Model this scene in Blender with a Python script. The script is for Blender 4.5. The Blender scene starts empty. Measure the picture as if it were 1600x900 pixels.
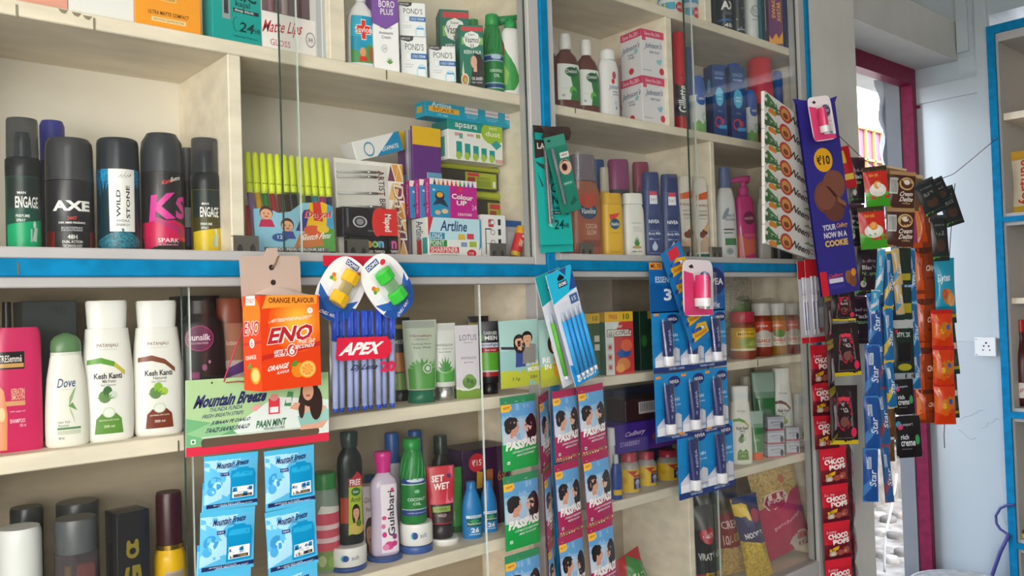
import bpy, math, random
from math import sin, cos, pi, sqrt, radians, atan2
from mathutils import Vector, Matrix
from mathutils.geometry import tessellate_polygon
SC = bpy.context.scene
COL = SC.collection
random.seed(7)

# ---------------------------------------------------------------- camera
FPX = 1308.5
CAM = Vector((0, -1.15, 1.5))
YAW, PIT, ROL = radians(40.84), radians(1.264), radians(1.805)
fw = Vector((sin(YAW)*cos(PIT), cos(YAW)*cos(PIT), sin(PIT)))
rt0 = Vector((cos(YAW), -sin(YAW), 0))
dn0 = fw.cross(rt0)
RT = cos(ROL)*rt0 + sin(ROL)*dn0
DN = -sin(ROL)*rt0 + cos(ROL)*dn0
cd = bpy.data.cameras.new('camera')
cam = bpy.data.objects.new('camera', cd)
COL.objects.link(cam)
cd.sensor_width = 36; cd.lens = FPX/1600*36; cd.clip_start = .02; cd.clip_end = 200
M3 = Matrix((RT, -DN, -fw)).transposed()
cam.matrix_world = Matrix.Translation(CAM) @ M3.to_4x4()
SC.camera = cam

# ---------------------------------------------------------------- light, world, exposure
vs = SC.view_settings
vs.view_transform = 'Standard'; vs.look = 'None'; vs.gamma = 1; vs.use_curve_mapping = False
vs.exposure = 0.25
w = bpy.data.worlds.new('sky'); SC.world = w; w.use_nodes = True
nt = w.node_tree; bg = nt.nodes['Background']
sky = nt.nodes.new('ShaderNodeTexSky'); sky.sky_type = 'NISHITA'; sky.sun_disc = False
sky.sun_elevation = radians(50); sky.sun_rotation = radians(200); sky.air_density = 1.0; sky.dust_density = 4.0
mxw = nt.nodes.new('ShaderNodeMixRGB'); mxw.inputs[0].default_value = .88
mxw.inputs[2].default_value = (.30, .31, .33, 1)
nt.links.new(sky.outputs[0], mxw.inputs[1]); nt.links.new(mxw.outputs[0], bg.inputs[0])
bg.inputs[1].default_value = 5.5
def lamp(name, kind, loc, target, power, color, size=1, size_y=None):
    l = bpy.data.lights.new(name, kind); l.energy = power; l.color = color
    if kind == 'AREA':
        l.shape = 'RECTANGLE'; l.size = size; l.size_y = size_y or size
    if kind == 'SUN': l.angle = size
    o = bpy.data.objects.new(name, l); COL.objects.link(o); o.location = loc
    o.rotation_euler = (Vector(target)-Vector(loc)).to_track_quat('-Z', 'Y').to_euler()
    return o
# daylight through the open shop front behind the camera, and through the doorway at the far end
lamp('shop_front_daylight', 'AREA', (-1.3, -1.6, 1.5), (.3, .2, 3.4), 53, (1, .955, .91), 1.4, .9)
lamp('sun', 'SUN', (2, -6, 12), (2.3, -5.55, 11), .8, (.90, .97, 1), radians(6))

# ---------------------------------------------------------------- pixel <-> place
def ray(px, py): return RT*((px-800)/FPX) + DN*((py-450)/FPX) + fw
def at(px, py, y=0.):
    d = ray(px, py); return CAM + d*((y-CAM.y)/d.y)
def atx(px, py, x):
    d = ray(px, py); return CAM + d*((x-CAM.x)/d.x)
def proj(p):
    q = Vector(p)-CAM; z = q.dot(fw)
    return 800+FPX*q.dot(RT)/z, 450+FPX*q.dot(DN)/z
def pxm(p, d):
    a = proj(p); b = proj(Vector(p)+Vector(d)*.01)
    return sqrt((a[0]-b[0])**2+(a[1]-b[1])**2)/.01
def facing(x, y): return -atan2(x, y-CAM.y)

# ---------------------------------------------------------------- materials
def lin(c): return c/12.92 if c <= .04045 else ((c+.055)/1.055)**2.4
def rgb(h):
    h = h.lstrip('#')
    if len(h) == 3: h = ''.join(c*2 for c in h)
    return tuple(lin(int(h[i:i+2], 16)/255) for i in (0, 2, 4)) + (1,)
MATS = {}
def mat(h, rough=.45, kind='plain'):
    k = (h, rough, kind)
    if k in MATS: return MATS[k]
    m = bpy.data.materials.new(kind+'_'+h.lstrip('#')); m.use_nodes = True
    N = m.node_tree.nodes; L = m.node_tree.links
    b = N['Principled BSDF']; c = rgb(h)
    b.inputs['Base Color'].default_value = c; b.inputs['Roughness'].default_value = rough
    b.inputs['Specular IOR Level'].default_value = .35
    if kind in ('wood', 'plaster', 'stone', 'worn', 'glitter', 'noodle'):
        tc = N.new('ShaderNodeTexCoord'); nz = N.new('ShaderNodeTexNoise'); rp = N.new('ShaderNodeValToRGB')
        mp = N.new('ShaderNodeMapping'); L.new(tc.outputs['Object'], mp.inputs[0]); L.new(mp.outputs[0], nz.inputs[0])
        sc, lo, hi = dict(wood=(26, .88, 1.06), plaster=(7, .93, 1.04), stone=(9, .45, 1.2), worn=(40, .8, 1.12), glitter=(420, .35, 1.9), noodle=(150, .55, 1.25))[kind]
        if kind == 'wood': mp.inputs['Scale'].default_value = (.35, 1, 1.6)
        nz.inputs['Scale'].default_value = sc; nz.inputs['Detail'].default_value = 6
        rp.color_ramp.elements[0].position = .32; rp.color_ramp.elements[1].position = .68
        rp.color_ramp.elements[0].color = tuple(min(1, v*lo) for v in c[:3])+(1,)
        rp.color_ramp.elements[1].color = tuple(min(1, v*hi) for v in c[:3])+(1,)
        L.new(nz.outputs[0], rp.inputs[0]); L.new(rp.outputs[0], b.inputs['Base Color'])
        bp = N.new('ShaderNodeBump'); bp.inputs['Strength'].default_value = .12; bp.inputs['Distance'].default_value = .004
        L.new(nz.outputs[0], bp.inputs['Height']); L.new(bp.outputs[0], b.inputs['Normal'])
    if kind == 'worn': b.inputs['Specular IOR Level'].default_value = .12
    if kind == 'gloss':
        b.inputs['Roughness'].default_value = .25; b.inputs['Coat Weight'].default_value = 1; b.inputs['Coat Roughness'].default_value = .18; b.inputs['Coat IOR'].default_value = 2.1
    if kind == 'foil':
        b.inputs['Metallic'].default_value = .45; b.inputs['Roughness'].default_value = .3
    if kind == 'metal':
        b.inputs['Metallic'].default_value = .9; b.inputs['Roughness'].default_value = rough
    if kind == 'glow':
        b.inputs['Emission Color'].default_value = c; b.inputs['Emission Strength'].default_value = 1
    if kind in ('clear', 'glass', 'tint'):
        out = N['Material Output']; tr = N.new('ShaderNodeBsdfTransparent'); mx = N.new('ShaderNodeMixShader')
        lw = N.new('ShaderNodeLayerWeight'); lw.inputs[0].default_value = .25
        if kind == 'glass':
            tr.inputs[0].default_value = (.955, .965, .955, 1)
            b.inputs['Base Color'].default_value = (1, 1, 1, 1); b.inputs['Metallic'].default_value = 1; b.inputs['Roughness'].default_value = .03
            mr = N.new('ShaderNodeMapRange'); mr.inputs[3].default_value = .015; mr.inputs[4].default_value = .22
        elif kind == 'tint':
            tr.inputs[0].default_value = tuple(.45+.55*v for v in c[:3])+(1,)
            mr = N.new('ShaderNodeMapRange'); mr.inputs[3].default_value = .34; mr.inputs[4].default_value = .88
        else:
            mr = N.new('ShaderNodeMapRange'); mr.inputs[3].default_value = .035; mr.inputs[4].default_value = .34
            b.inputs['Roughness'].default_value = .14; b.inputs['Metallic'].default_value = 1
        L.new(lw.outputs['Facing'], mr.inputs[0]); L.new(mr.outputs[0], mx.inputs[0])
        L.new(tr.outputs[0], mx.inputs[1]); L.new(b.outputs[0], mx.inputs[2]); L.new(mx.outputs[0], out.inputs[0])
    MATS[k] = m
    return m
def asmat(c, rough=.45):
    if not isinstance(c, str): return c
    if ':' in c:
        k, h = c.split(':'); return mat(h, rough, k)
    return mat(c, rough)
CLEAR = mat('#f4f6f8', .1, 'clear')

# ---------------------------------------------------------------- mesh builder
class MB:
    def __init__(s): s.v = []; s.f = []; s.m = []; s.s = []; s.mats = []
    def mi(s, c, rough=.45):
        m = asmat(c, rough)
        if m not in s.mats: s.mats.append(m)
        return s.mats.index(m)
    def add(s, vs, fs, c, smooth=False, rough=.45):
        o = len(s.v); i = s.mi(c, rough); s.v += [tuple(p) for p in vs]
        for f in fs: s.f.append([o+k for k in f]); s.m.append(i); s.s.append(smooth)
        return s
    def box(s, x0, y0, z0, x1, y1, z1, c, rough=.45, b=0):
        if b:
            xs, ys = (x0, x1), (y0, y1); P = []
            prof = [(z0, b), (z0+b, 0), (z1-b, 0), (z1, b)]
            rings = []
            for z, k in prof:
                e = b if k == 0 else b*1.0
                q = k
                r = [(x0+b, y0+q), (x1-b, y0+q), (x1-q, y0+b), (x1-q, y1-b), (x1-b, y1-q), (x0+b, y1-q), (x0+q, y1-b), (x0+q, y0+b)]
                rings.append([(x, y, z) for x, y in r])
            vs = sum(rings, []); fs = [list(range(7, -1, -1)), list(range(24, 32))]
            for k in range(3):
                for i in range(8): fs.append([k*8+i, k*8+(i+1) % 8, k*8+8+(i+1) % 8, k*8+8+i])
            return s.add(vs, fs, c, False, rough)
        vs = [(x, y, z) for z in (z0, z1) for y in (y0, y1) for x in (x0, x1)]
        return s.add(vs, [(0, 2, 3, 1), (4, 5, 7, 6), (0, 1, 5, 4), (2, 6, 7, 3), (0, 4, 6, 2), (1, 3, 7, 5)], c, False, rough)
    def prism(s, poly, y0, y1, c, rough=.45):
        n = len(poly)
        t = tessellate_polygon([[Vector((x, z, 0)) for x, z in poly]])
        vs = [(x, y0, z) for x, z in poly]+[(x, y1, z) for x, z in poly]
        fs = [tuple(f) for f in t]+[tuple(n+i for i in reversed(f)) for f in t]
        fs += [(i, (i+1) % n, n+(i+1) % n, n+i) for i in range(n)]
        return s.add(vs, fs, c, False, rough)
    def lathe(s, prof, c, seg=28, ex=1., n=2., cx=0, cy=0, rough=.35, cap=True, smooth=True):
        def ring(z, rx, ry):
            o = []
            for i in range(seg):
                a = 2*pi*i/seg; ca, sa = cos(a), sin(a)
                o.append((cx+rx*math.copysign(abs(ca)**(2/n), ca), cy+ry*math.copysign(abs(sa)**(2/n), sa), z))
            return o
        P = [(p[0], p[1], p[2] if len(p) > 2 else p[1]*ex) for p in prof]
        vs = []; fs = []
        for p in P: vs += ring(*p)
        for k in range(len(P)-1):
            for i in range(seg):
                j = (i+1) % seg; fs.append((k*seg+i, k*seg+j, (k+1)*seg+j, (k+1)*seg+i))
        s.add(vs, fs, c, smooth, rough)
        if cap:
            for k, rv in ((0, True), (len(P)-1, False)):
                r = ring(*P[k]); idx = list(range(seg)); s.add(r, [idx[::-1] if rv else idx], c, False, rough)
        return s
    def grid(s, fn, nu, nv, c, rough=.45, smooth=True):
        vs = [fn(i/nu, j/nv) for j in range(nv+1) for i in range(nu+1)]
        fs = [(j*(nu+1)+i, j*(nu+1)+i+1, (j+1)*(nu+1)+i+1, (j+1)*(nu+1)+i) for j in range(nv) for i in range(nu)]
        return s.add(vs, fs, c, smooth, rough)
    def tube(s, pts, r, c, seg=8, rough=.45, r2=None):
        pts = [Vector(p) for p in pts]; vs = []; fs = []; n = len(pts)
        for k, p in enumerate(pts):
            t = (pts[min(k+1, n-1)]-pts[max(k-1, 0)]).normalized()
            a = t.cross(Vector((0, 0, 1)) if abs(t.z) < .9 else Vector((1, 0, 0))).normalized(); b = t.cross(a)
            rr = r if r2 is None else r+(r2-r)*k/(n-1)
            for i in range(seg):
                q = 2*pi*i/seg; vs.append(p+a*(rr*cos(q))+b*(rr*sin(q)))
        for k in range(n-1):
            for i in range(seg):
                j = (i+1) % seg; fs.append((k*seg+i, k*seg+j, (k+1)*seg+j, (k+1)*seg+i))
        fs += [tuple(range(seg-1, -1, -1)), tuple((n-1)*seg+i for i in range(seg))]
        return s.add(vs, fs, c, True, rough)
    def build(s, name, parent=None, loc=None, rot=None):
        me = bpy.data.meshes.new(name); me.from_pydata(s.v, [], s.f)
        for m in s.mats: me.materials.append(m)
        me.polygons.foreach_set('material_index', s.m); me.polygons.foreach_set('use_smooth', s.s); me.update()
        o = bpy.data.objects.new(name, me); COL.objects.link(o)
        if parent: o.parent = parent
        if loc is not None: o.location = loc
        if rot is not None: o.rotation_euler = rot
        return o

# ---------------------------------------------------------------- printing: 2D pictures and lettering laid on a surface
TXT = {}
def text2d(t, bold):
    k = (t, bold)
    if k not in TXT:
        cu = bpy.data.curves.new('lettering', 'FONT'); cu.body = t; cu.resolution_u = 2; cu.offset = bold; cu.fill_mode = 'FRONT'
        ob = bpy.data.objects.new('lettering', cu); me = bpy.data.meshes.new_from_object(ob)
        vs = [(v.co.x, v.co.y) for v in me.vertices]; fs = [tuple(p.vertices) for p in me.polygons]
        bpy.data.objects.remove(ob); bpy.data.curves.remove(cu); bpy.data.meshes.remove(me)
        if not vs: vs = [(0, 0), (1, 0), (1, 1)]; fs = []
        x0 = min(v[0] for v in vs); x1 = max(v[0] for v in vs); y0 = min(v[1] for v in vs); y1 = max(v[1] for v in vs)
        sx = max(x1-x0, 1e-6); sy = max(y1-y0, 1e-6)
        TXT[k] = ([((x-x0)/sx-.5, (y-y0)/sy-.5) for x, y in vs], fs)
    return TXT[k]
def R(u0, v0, u1, v1, c): return ('p', [(u0, v0), (u1, v0), (u1, v1), (u0, v1)], c)
def E(cx, cy, rx, ry, c, rot=0, n=18): return ('e', cx, cy, rx, ry, c, rot, n)
def P(pts, c): return ('p', pts, c)
def T(t, cx, cy, w, h, c, rot=0, sl=0, bold=.012): return ('t', t, cx, cy, w, h, c, rot, sl, bold)
def sub(ops, x0, y0, x1, y1):
    X = lambda u: x0+u*(x1-x0); Y = lambda v: y0+v*(y1-y0); a, b = x1-x0, y1-y0; o = []
    for p in ops:
        if p[0] == 'p': o.append(('p', [(X(u), Y(v)) for u, v in p[1]], p[2]))
        elif p[0] == 'e': o.append(('e', X(p[1]), Y(p[2]), p[3]*a, p[4]*b)+p[5:])
        else: o.append(('t', p[1], X(p[2]), Y(p[3]), p[4]*a, p[5]*b)+p[6:])
    return o
def clip(poly, ax, lo, hi):
    for sgn, lim in ((1, lo), (-1, -hi)):
        out = []
        for i in range(len(poly)):
            a, b = poly[i-1], poly[i]; da, db = sgn*a[ax]-lim, sgn*b[ax]-lim
            if (da >= 0) != (db >= 0):
                t = da/(da-db); out.append((a[0]+(b[0]-a[0])*t, a[1]+(b[1]-a[1])*t))
            if db >= 0: out.append(b)
        poly = out
        if len(poly) < 3: return []
    return poly
def slices(poly, ax, st):
    lo = min(p[ax] for p in poly); hi = max(p[ax] for p in poly)
    k0 = math.floor(lo/st+1e-6); k1 = math.ceil(hi/st-1e-6)
    if k1-k0 <= 1: return [poly]
    return [q for q in (clip(poly, ax, k*st, (k+1)*st) for k in range(k0, k1)) if len(q) > 2]
EPS0, EPS = .0002, .00003
def pr(mb, ops, smap, W, H, su=0, sv=0, rough=.45, crop=True):
    for k, op in enumerate(ops):
        off = EPS0+EPS*k; polys = []
        if op[0] == 'p':
            pts = op[1]
            if len(pts) <= 4: polys = [pts]
            else: polys = [[pts[i] for i in t] for t in tessellate_polygon([[Vector((u*W, v*H, 0)) for u, v in pts]])]
            c = op[2]
        elif op[0] == 'e':
            _, cx, cy, rx, ry, c, rot, n = op; ca, sa = cos(rot), sin(rot)
            polys = [[(cx+(rx*W*cos(a)*ca-ry*H*sin(a)*sa)/W, cy+(rx*W*cos(a)*sa+ry*H*sin(a)*ca)/H) for a in (2*pi*i/n for i in range(n))]]
        else:
            _, t, cx, cy, w, h, c, rot, sl, bold = op; vs, fs = text2d(t, bold); ca, sa = cos(rot), sin(rot); q = []
            vert = abs(ca) < .5
            for x, y in vs:
                X = (x+sl*y*.5)*w*(H if vert else W); Y = y*h*(W if vert else H)
                q.append((cx+(X*ca-Y*sa)/W, cy+(X*sa+Y*ca)/H))
            polys = [[q[i] for i in f] for f in fs]
        if crop and op[0] != 't':
            polys = [p for p in (clip(clip(p, 0, 0, 1) or [], 1, 0, 1) if p else [] for p in polys) if len(p) > 2]
        if su: polys = [z for p in polys for z in slices(p, 0, su)]
        if sv: polys = [z for p in polys for z in slices(p, 1, sv)]
        D = {}; V = []; Fc = []
        for p in polys:
            f = []
            for u, v in p:
                kk = (round(u, 5), round(v, 5))
                if kk not in D: D[kk] = len(V); V.append(smap(u, v, off))
                if not f or f[-1] != D[kk]: f.append(D[kk])
            if len(f) > 1 and f[0] == f[-1]: f.pop()
            if len(set(f)) > 2: Fc.append(f)
        if Fc: mb.add(V, Fc, c, bool(su or sv), rough)
def front(W, D, H): return lambda u, v, o: ((u-.5)*W, -D/2-o, v*H)
def leftside(W, D, H): return lambda u, v, o: (-W/2-o, D/2-u*D, v*H)
def rightside(W, D, H): return lambda u, v, o: (W/2+o, -D/2+u*D, v*H)
def topside(W, D, H): return lambda u, v, o: ((u-.5)*W, -D/2+v*D, H+o)

# ---------------------------------------------------------------- things
def tag(o, label, cat, group=None):
    o['label'] = label; o['category'] = cat
    if group: o['group'] = group
    return o
def thing(name, label, cat, loc=(0, 0, 0), rot=(0, 0, 0), group=None):
    o = bpy.data.objects.new(name, None); COL.objects.link(o); o.empty_display_size = .02
    o.location = loc; o.rotation_euler = rot
    return tag(o, label, cat, group)
def struct(o, label=None, cat='room'):
    o['kind'] = 'structure'
    if label: o['label'] = label; o['category'] = cat
    return o
def dup(root, loc, rot, label):
    r = root.copy(); COL.objects.link(r); r.location = loc; r.rotation_euler = rot; r['label'] = label
    for ch in list(root.children):
        c = ch.copy(); COL.objects.link(c); c.parent = r
        for g in ch.children:
            d = g.copy(); COL.objects.link(d); d.parent = c
    return r
def stand(cx, pyt, wpx, zs, y, yaw=None):
    """a thing on the shelf at height zs: mid-height pixel cx, top pixel pyt, width wpx -> (location, yaw, width, height)"""
    x = at(cx, pyt, y).x; H = .1
    for _ in range(4):
        yw = facing(x, y)*.5 if yaw is None else radians(yaw)
        H = at(proj((x, y, zs+H))[0], pyt, y).z-zs
        x += (cx-proj((x, y, zs+H/2))[0])/pxm((x, y, zs), (1, 0, 0))
    a = facing(x, y)
    W = wpx/pxm((x, y, zs+H/2), (cos(a), sin(a), 0))
    return (x, y, zs), yw, W, H
def place(cx, cy, wpx, hpx, y, yaw=0, tilt=0):
    """a thing hanging in the plane y: centre pixel, size in pixels -> (base location, rotation, width, height)"""
    c = at(cx, cy, y); yw = radians(yaw); tl = radians(tilt)
    u = Vector((cos(yw)*cos(tl), sin(yw)*cos(tl), -sin(tl))); n = Vector((cos(yw)*sin(tl), sin(yw)*sin(tl), cos(tl)))
    W = wpx/pxm(c, u); H = hpx/pxm(c, n)
    return c-n*(H/2), (0, tl, yw), W, H
def carton(name, label, cat, W, D, H, loc, rot, col, ops, left=None, top=None, right=None, group=None, rough=.4, extra=None):
    m = MB(); m.box(-W/2, -D/2, 0, W/2, D/2, H, col, rough, min(.0008, W*.02))
    pr(m, ops, front(W, D, H), W, H, rough=rough)
    if left: pr(m, left, leftside(W, D, H), D, H, rough=rough)
    if right: pr(m, right, rightside(W, D, H), D, H, rough=rough)
    if top: pr(m, top, topside(W, D, H), W, D, rough=rough)
    if extra: extra(m, W, D, H)
    o = m.build(name, None, loc, rot)
    return tag(o, label, cat, group)
def radius(prof, z):
    for a, b in zip(prof, prof[1:]):
        if a[0] <= z <= b[0] and b[0] > a[0]:
            t = (z-a[0])/(b[0]-a[0]); a2 = a[2] if len(a) > 2 else None
            return a[1]+(b[1]-a[1])*t, (a[2]+(b[2]-a[2])*t if a2 is not None else None)
    return prof[-1][1], (prof[-1][2] if len(prof[-1]) > 2 else None)
def smoothprof(pr_, n=3):
    """Catmull-Rom through the profile's points; a repeated height stays a hard step"""
    out = []
    for i in range(len(pr_)-1):
        p0, p1, p2, p3 = pr_[max(i-1, 0)], pr_[i], pr_[i+1], pr_[min(i+2, len(pr_)-1)]
        if abs(p2[0]-p1[0]) < .012: out.append(p1); continue
        for k in range(n):
            t = k/n; q = []
            for d in range(len(p1)):
                m1 = (p2[d]-p0[d])/2; m2 = (p3[d]-p1[d])/2
                q.append((2*t**3-3*t*t+1)*p1[d]+(t**3-2*t*t+t)*m1+(-2*t**3+3*t*t)*p2[d]+(t**3-t*t)*m2)
            q[0] = p1[0]+(p2[0]-p1[0])*t
            out.append(tuple(q))
    out.append(pr_[-1]); return out
def bottle(name, label, cat, st, body, bcol, caps, ops=None, lab=(.1, .7), span=110, lbg=None, ex=.6, n=2.4, group=None, rough=.3, tilt=0, smooth=True, extra=None, su=.06, turn=0):
    """st = stand(...); body and caps: profiles of (height fraction, radius fraction[, depth radius fraction]); ops: printed label"""
    loc, yw, W, H = st; dl = yw-facing(loc[0], loc[1])
    W /= sqrt(cos(dl)**2+(ex*sin(dl))**2)
    t = thing(name, label, cat, loc, (0, radians(tilt), yw), group)
    sc = lambda p: [(q[0]*H,)+tuple(r*W/2 for r in q[1:]) for q in p]
    bp = sc(smoothprof(body) if smooth else body)
    m = MB(); m.lathe(bp, bcol, 32, ex, n, rough=rough)
    if extra: extra(m, W, H)
    m.build('body', t)
    for cname, cp, cc, cex, cn in caps:
        q = MB(); q.lathe(sc(cp), cc, 28, cex, cn, rough=rough); q.build(cname, t)
    if ops:
        z0, z1 = lab[0]*H, lab[1]*H; sp = radians(span); lh = z1-z0; lw = sp*W/2; flat = n > 2.2 and not turn; sm = sin(min(sp/2, pi/2))**(2/n)
        if flat: lw = sm*W
        def smap(u, v, o):
            z = z0+v*lh; rx, ry = radius(bp, z); ry = rx*ex if ry is None else ry
            if flat:
                q = (u-.5)*2*sm; return ((rx+o*abs(q))*q, -(ry+o)*max(1-abs(q)**n, 0)**(1/n), z)
            a = (u-.5)*sp+radians(turn); ca, sa = sin(a), -cos(a)
            return ((rx+o)*math.copysign(abs(ca)**(2/n), ca), (ry+o)*math.copysign(abs(sa)**(2/n), sa), z)
        if lbg: ops = [R(0, 0, 1, 1, lbg)]+ops
        q = MB(); pr(q, ops, smap, lw, lh, su, .045 if smooth else 0, rough=rough); q.build('label', t)
    return t
def pillow(m, W, H, t, col, ops=None, back=None, crimp=.08, wr=.0, seed=0, z0=0, y0=0, rough=.3, side=.0, n=12):
    """a filled sachet: two bulged faces between crimped ends, printed in front"""
    rnd = random.Random(seed); ph = [rnd.uniform(0, 6.28) for _ in range(6)]
    def b(u, v):
        e = min(max((v-crimp)/(1-2*crimp), 0), 1); s = min(max((u-side)/(1-2*side), 0), 1)
        q = (max(0, sin(pi*e))**.55)*(max(0, sin(pi*s))**.6)
        return q*t/2+wr*q*(sin(9*u+ph[0]+5*v)*.5+sin(17*v+ph[1]-6*u)*.35+sin(23*u+11*v+ph[2])*.25)
    def xw(u, v):
        e = sin(pi*min(max(v, 0), 1)); return (u-.5)*W*(1-.05*e*(t/ max(W, 1e-4))*3)
    f = lambda u, v, o=0: (xw(u, v), y0-b(u, v)-o-.0003, z0+v*H)
    g = lambda u, v: (xw(1-u, v), y0+b(1-u, v)+.0003, z0+v*H)
    m.grid(f, n, n, col, rough); m.grid(g, n, n, back or col, rough)
    if ops: pr(m, ops, lambda u, v, o: f(u, v, o+min(.0011, t*.09)), W, H, 1/n, 1/n, rough=rough)
    return m
def tubeprof(h0=.16): return [(0, .62, .62), (h0, .66, .62), (h0+.01, .78, .66), (.5, .9, .5), (.8, .98, .25), (.95, 1, .06), (1, 1, .05)]

# ================================================================ the room
WALL = mat('#d9d8d2', .75, 'plaster'); WALLR = mat('#a9b5bb', .22, 'gloss'); CREAM = mat('#eee2cc', .6, 'wood'); BACK = mat('#e4dccd', .7, 'plaster')
BLUE = mat('#0678a8', .6, 'worn'); WSTRIP = mat('#aeacaa', .5, 'plaster'); MAG = mat('#77203f', .4, 'worn')
XR = 3.2
def sbox(name, x0, y0, z0, x1, y1, z1, m, parent=None):
    o = MB().box(x0, y0, z0, x1, y1, z1, m).build(name, parent)
    if not parent: struct(o)
    return o
sbox('floor', -1.7, -3.1, -.06, XR+.3, .45, 0, mat('#4c4842', .6, 'stone'))
sbox('ceiling', -1.7, -3.1, 2.95, XR+.3, .45, 3.0, WALL)
sbox('wall_back', -1.7, .255, 0, 2.325, .45, 2.95, WALL)                    # behind the shelves, up to the doorway
struct(MB().box(2.1275, 0, 0, 2.325, .254, 2.95, mat('#c9c8c2', .75, 'plaster')).box(2.066, 0, 0, 2.1275, .03, 2.95, mat('#c9c8c2', .75, 'plaster')).build('wall_pillar'))
sbox('wall_left', -1.8, -3.1, 0, -1.7, .45, 2.95, WALL)
m = MB()
m.box(XR, -.055, 0, XR+.3, .24, 2.95, WALLR); m.box(XR, -1.35, 2.47, XR+.3, -.055, 2.95, WALLR); m.box(XR, -3.1, 0, XR+.3, -1.35, 2.95, WALLR)
m.box(XR-.004, -.0115, 1.325, XR-.0005, .2045, 2.2045, mat('#b0bbc0', .22, 'gloss'))
struct(m.build('wall_right'))
sbox('wall_front', -.3, -3.2, 0, XR+.3, -3.1, 2.95, WALL)  # unseen; extended leftwards to cut sky light entering the open front
sbox('wall_lintel', 2.325, .245, 2.335, XR+.3, .45, 2.95, WALL)
sbox('trim_1', 2.326, .055, 2.335, XR-.001, .244, 2.475, mat('#bfbfbb', .8, 'plaster'))     # the beam over the doorway
# boarded panel that finishes the right wall beside the doorway
PB = mat('#b0bbc0', .22, 'gloss')
m = MB()
m.box(XR-.016, -.05, 1.335, XR-.0005, -.012, 2.9, PB)
m.box(XR-.016, .0125, 2.36, XR-.0005, .05, 2.9, PB)
m.box(XR-.013, -.0115, 2.205, XR-.0005, .236, 2.262, PB)
m.box(XR-.010, .205, 1.335, XR-.0005, .236, 2.2045, PB)
m.box(XR-.006, -.0115, 2.29, XR-.0005, .05, 2.34, PB)
struct(m.build('trim_2'))
m = MB()                                                                   # hairline cracks and a stain in the plaster
rnd = random.Random(3)
for y0, z0, n in ((.02, 1.08, 9), (-.03, 1.05, 6), (.11, 1.10, 7), (.05, .98, 6)):
    y, z = y0, z0; pts = []
    for k in range(n): pts.append((XR-.0002, y, z)); y += rnd.uniform(.004, .016); z += rnd.uniform(-.018, .012)
    m.tube(pts, .0006, '#7e8b92', 5)
struct(m.build('trim_3'))
# magenta door frame, and the plastered reveal outside it
d = bpy.data.objects.new('door_1', None); COL.objects.link(d); struct(d)
MB().box(2.326, .2, 2.275, XR-.014, .244, 2.3345, MAG).box(XR-.045, .2, 0, XR-.0145, .244, 2.2745, MAG).build('door_frame', d)
MB().box(XR-.0142, .19, 2.19, XR-.0005, .204, 2.2, MAG).build('hinge', d)
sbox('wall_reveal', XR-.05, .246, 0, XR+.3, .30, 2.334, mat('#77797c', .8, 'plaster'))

# ================================================================ outside the doorway
struct(MB().box(-3, .46, -.3, 12, 12, -.1, mat('#6f6e6a', .9, 'stone')).build('ground_street'))
h = thing('neighbour_house', 'sunlit white house across the street seen through the magenta doorway', 'house', (0, 0, 0))
MB().box(2.5, 3.2, -.1, 11, 3.5, 2.3, mat('#f2f1ee', .9, 'plaster')).build('facade', h)
c0 = at(1338, 200, 3.19); c1 = at(1386, 285, 3.19)
wz1 = c0.z; wz0 = at(1360, 300, 3.19).z; wx0, wx1 = c0.x-.25, c1.x+.02
wi = MB().box(wx0, 3.17, wz0, wx1, 3.199, wz1, mat('#8d6278', .35)).build('window', h)
g = MB(); OR = mat('#d89a5a', .4)
for k in range(6):
    x = wx0+(wx1-wx0)*k/5; g.box(x-.012, 3.14, wz0, x+.012, 3.165, wz1, OR)
for k in range(3):
    z = wz0+(wz1-wz0)*k/2; g.box(wx0, 3.14, z-.012, wx1, 3.165, z+.012, OR)
g.build('window_grille', wi)
tag(MB().box(2.3, 1.9, -.1, 7, 2.4, .28, mat('#6a6762', .9, 'stone')).build('stone_step'), 'low grey stone step across the lane outside the doorway', 'step')
rnd = random.Random(5)
for k in range(8):
    px, py = ((1372, 800), (1388, 806), (1404, 799), (1378, 826), (1397, 831), (1376, 860), (1392, 868), (1407, 857))[k]
    d_ = ray(px, py); p = CAM+d_*((-.06-CAM.z)/d_.z); r = rnd.uniform(.05, .06)*(1, 1, 1, 1, 1, .85, .85, .85)[k]; m = MB()
    m.lathe([(0, r), (.025, r*1.02), (.036, r*.86), (.04, r*.3)], mat(['#8d8c88', '#62615e', '#77746f'][k % 3], .9, 'stone'), 9, rnd.uniform(.7, .95))
    tag(m.build('paving_stone', None, (p.x, p.y, -.0995), (0, 0, rnd.uniform(0, 3))), 'flat pale paving stone lying on the lane outside the doorway', 'stone', 'paving stones outside the door')
m = MB(); pts = [at(1401+2*sin(k*.5)-k*2.2+k*k*.055, 740+k*11, 1.1) for k in range(15)]
m.tube(pts, .007, '#8f9292', 8); tag(m.build('water_hose'), 'thin white hose hanging down outside the doorway', 'hose')
m = MB()
a, b = at(1368, 735, 2.1), at(1412, 735, 2.1)
m.grid(lambda u, v: (a.x+(b.x-a.x)*u, 2.05-.12*sin(pi*v), .2805+.16*v+.012*sin(u*7)*v), 10, 8, mat('#5a6aa0', .8)).grid(lambda u, v: (a.x+(b.x-a.x)*u, 2.06+.1*v, .2805+.16*v*(1-v)*4+.0), 10, 4, mat('#5a6aa0', .8))
for k in range(4):
    m.grid(lambda u, v, k=k: (a.x+(b.x-a.x)*u, 2.047-.12*sin(pi*(v*.1+.2*k+.12)), .2805+.16*(v*.1+.2*k+.12)+.012*sin(u*7)*(v*.1+.2*k+.12)), 10, 2, mat('#c9cbe0', .8))
tag(m.build('folded_cloth'), 'blue and white striped cloth lying outside the doorway', 'cloth')

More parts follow.
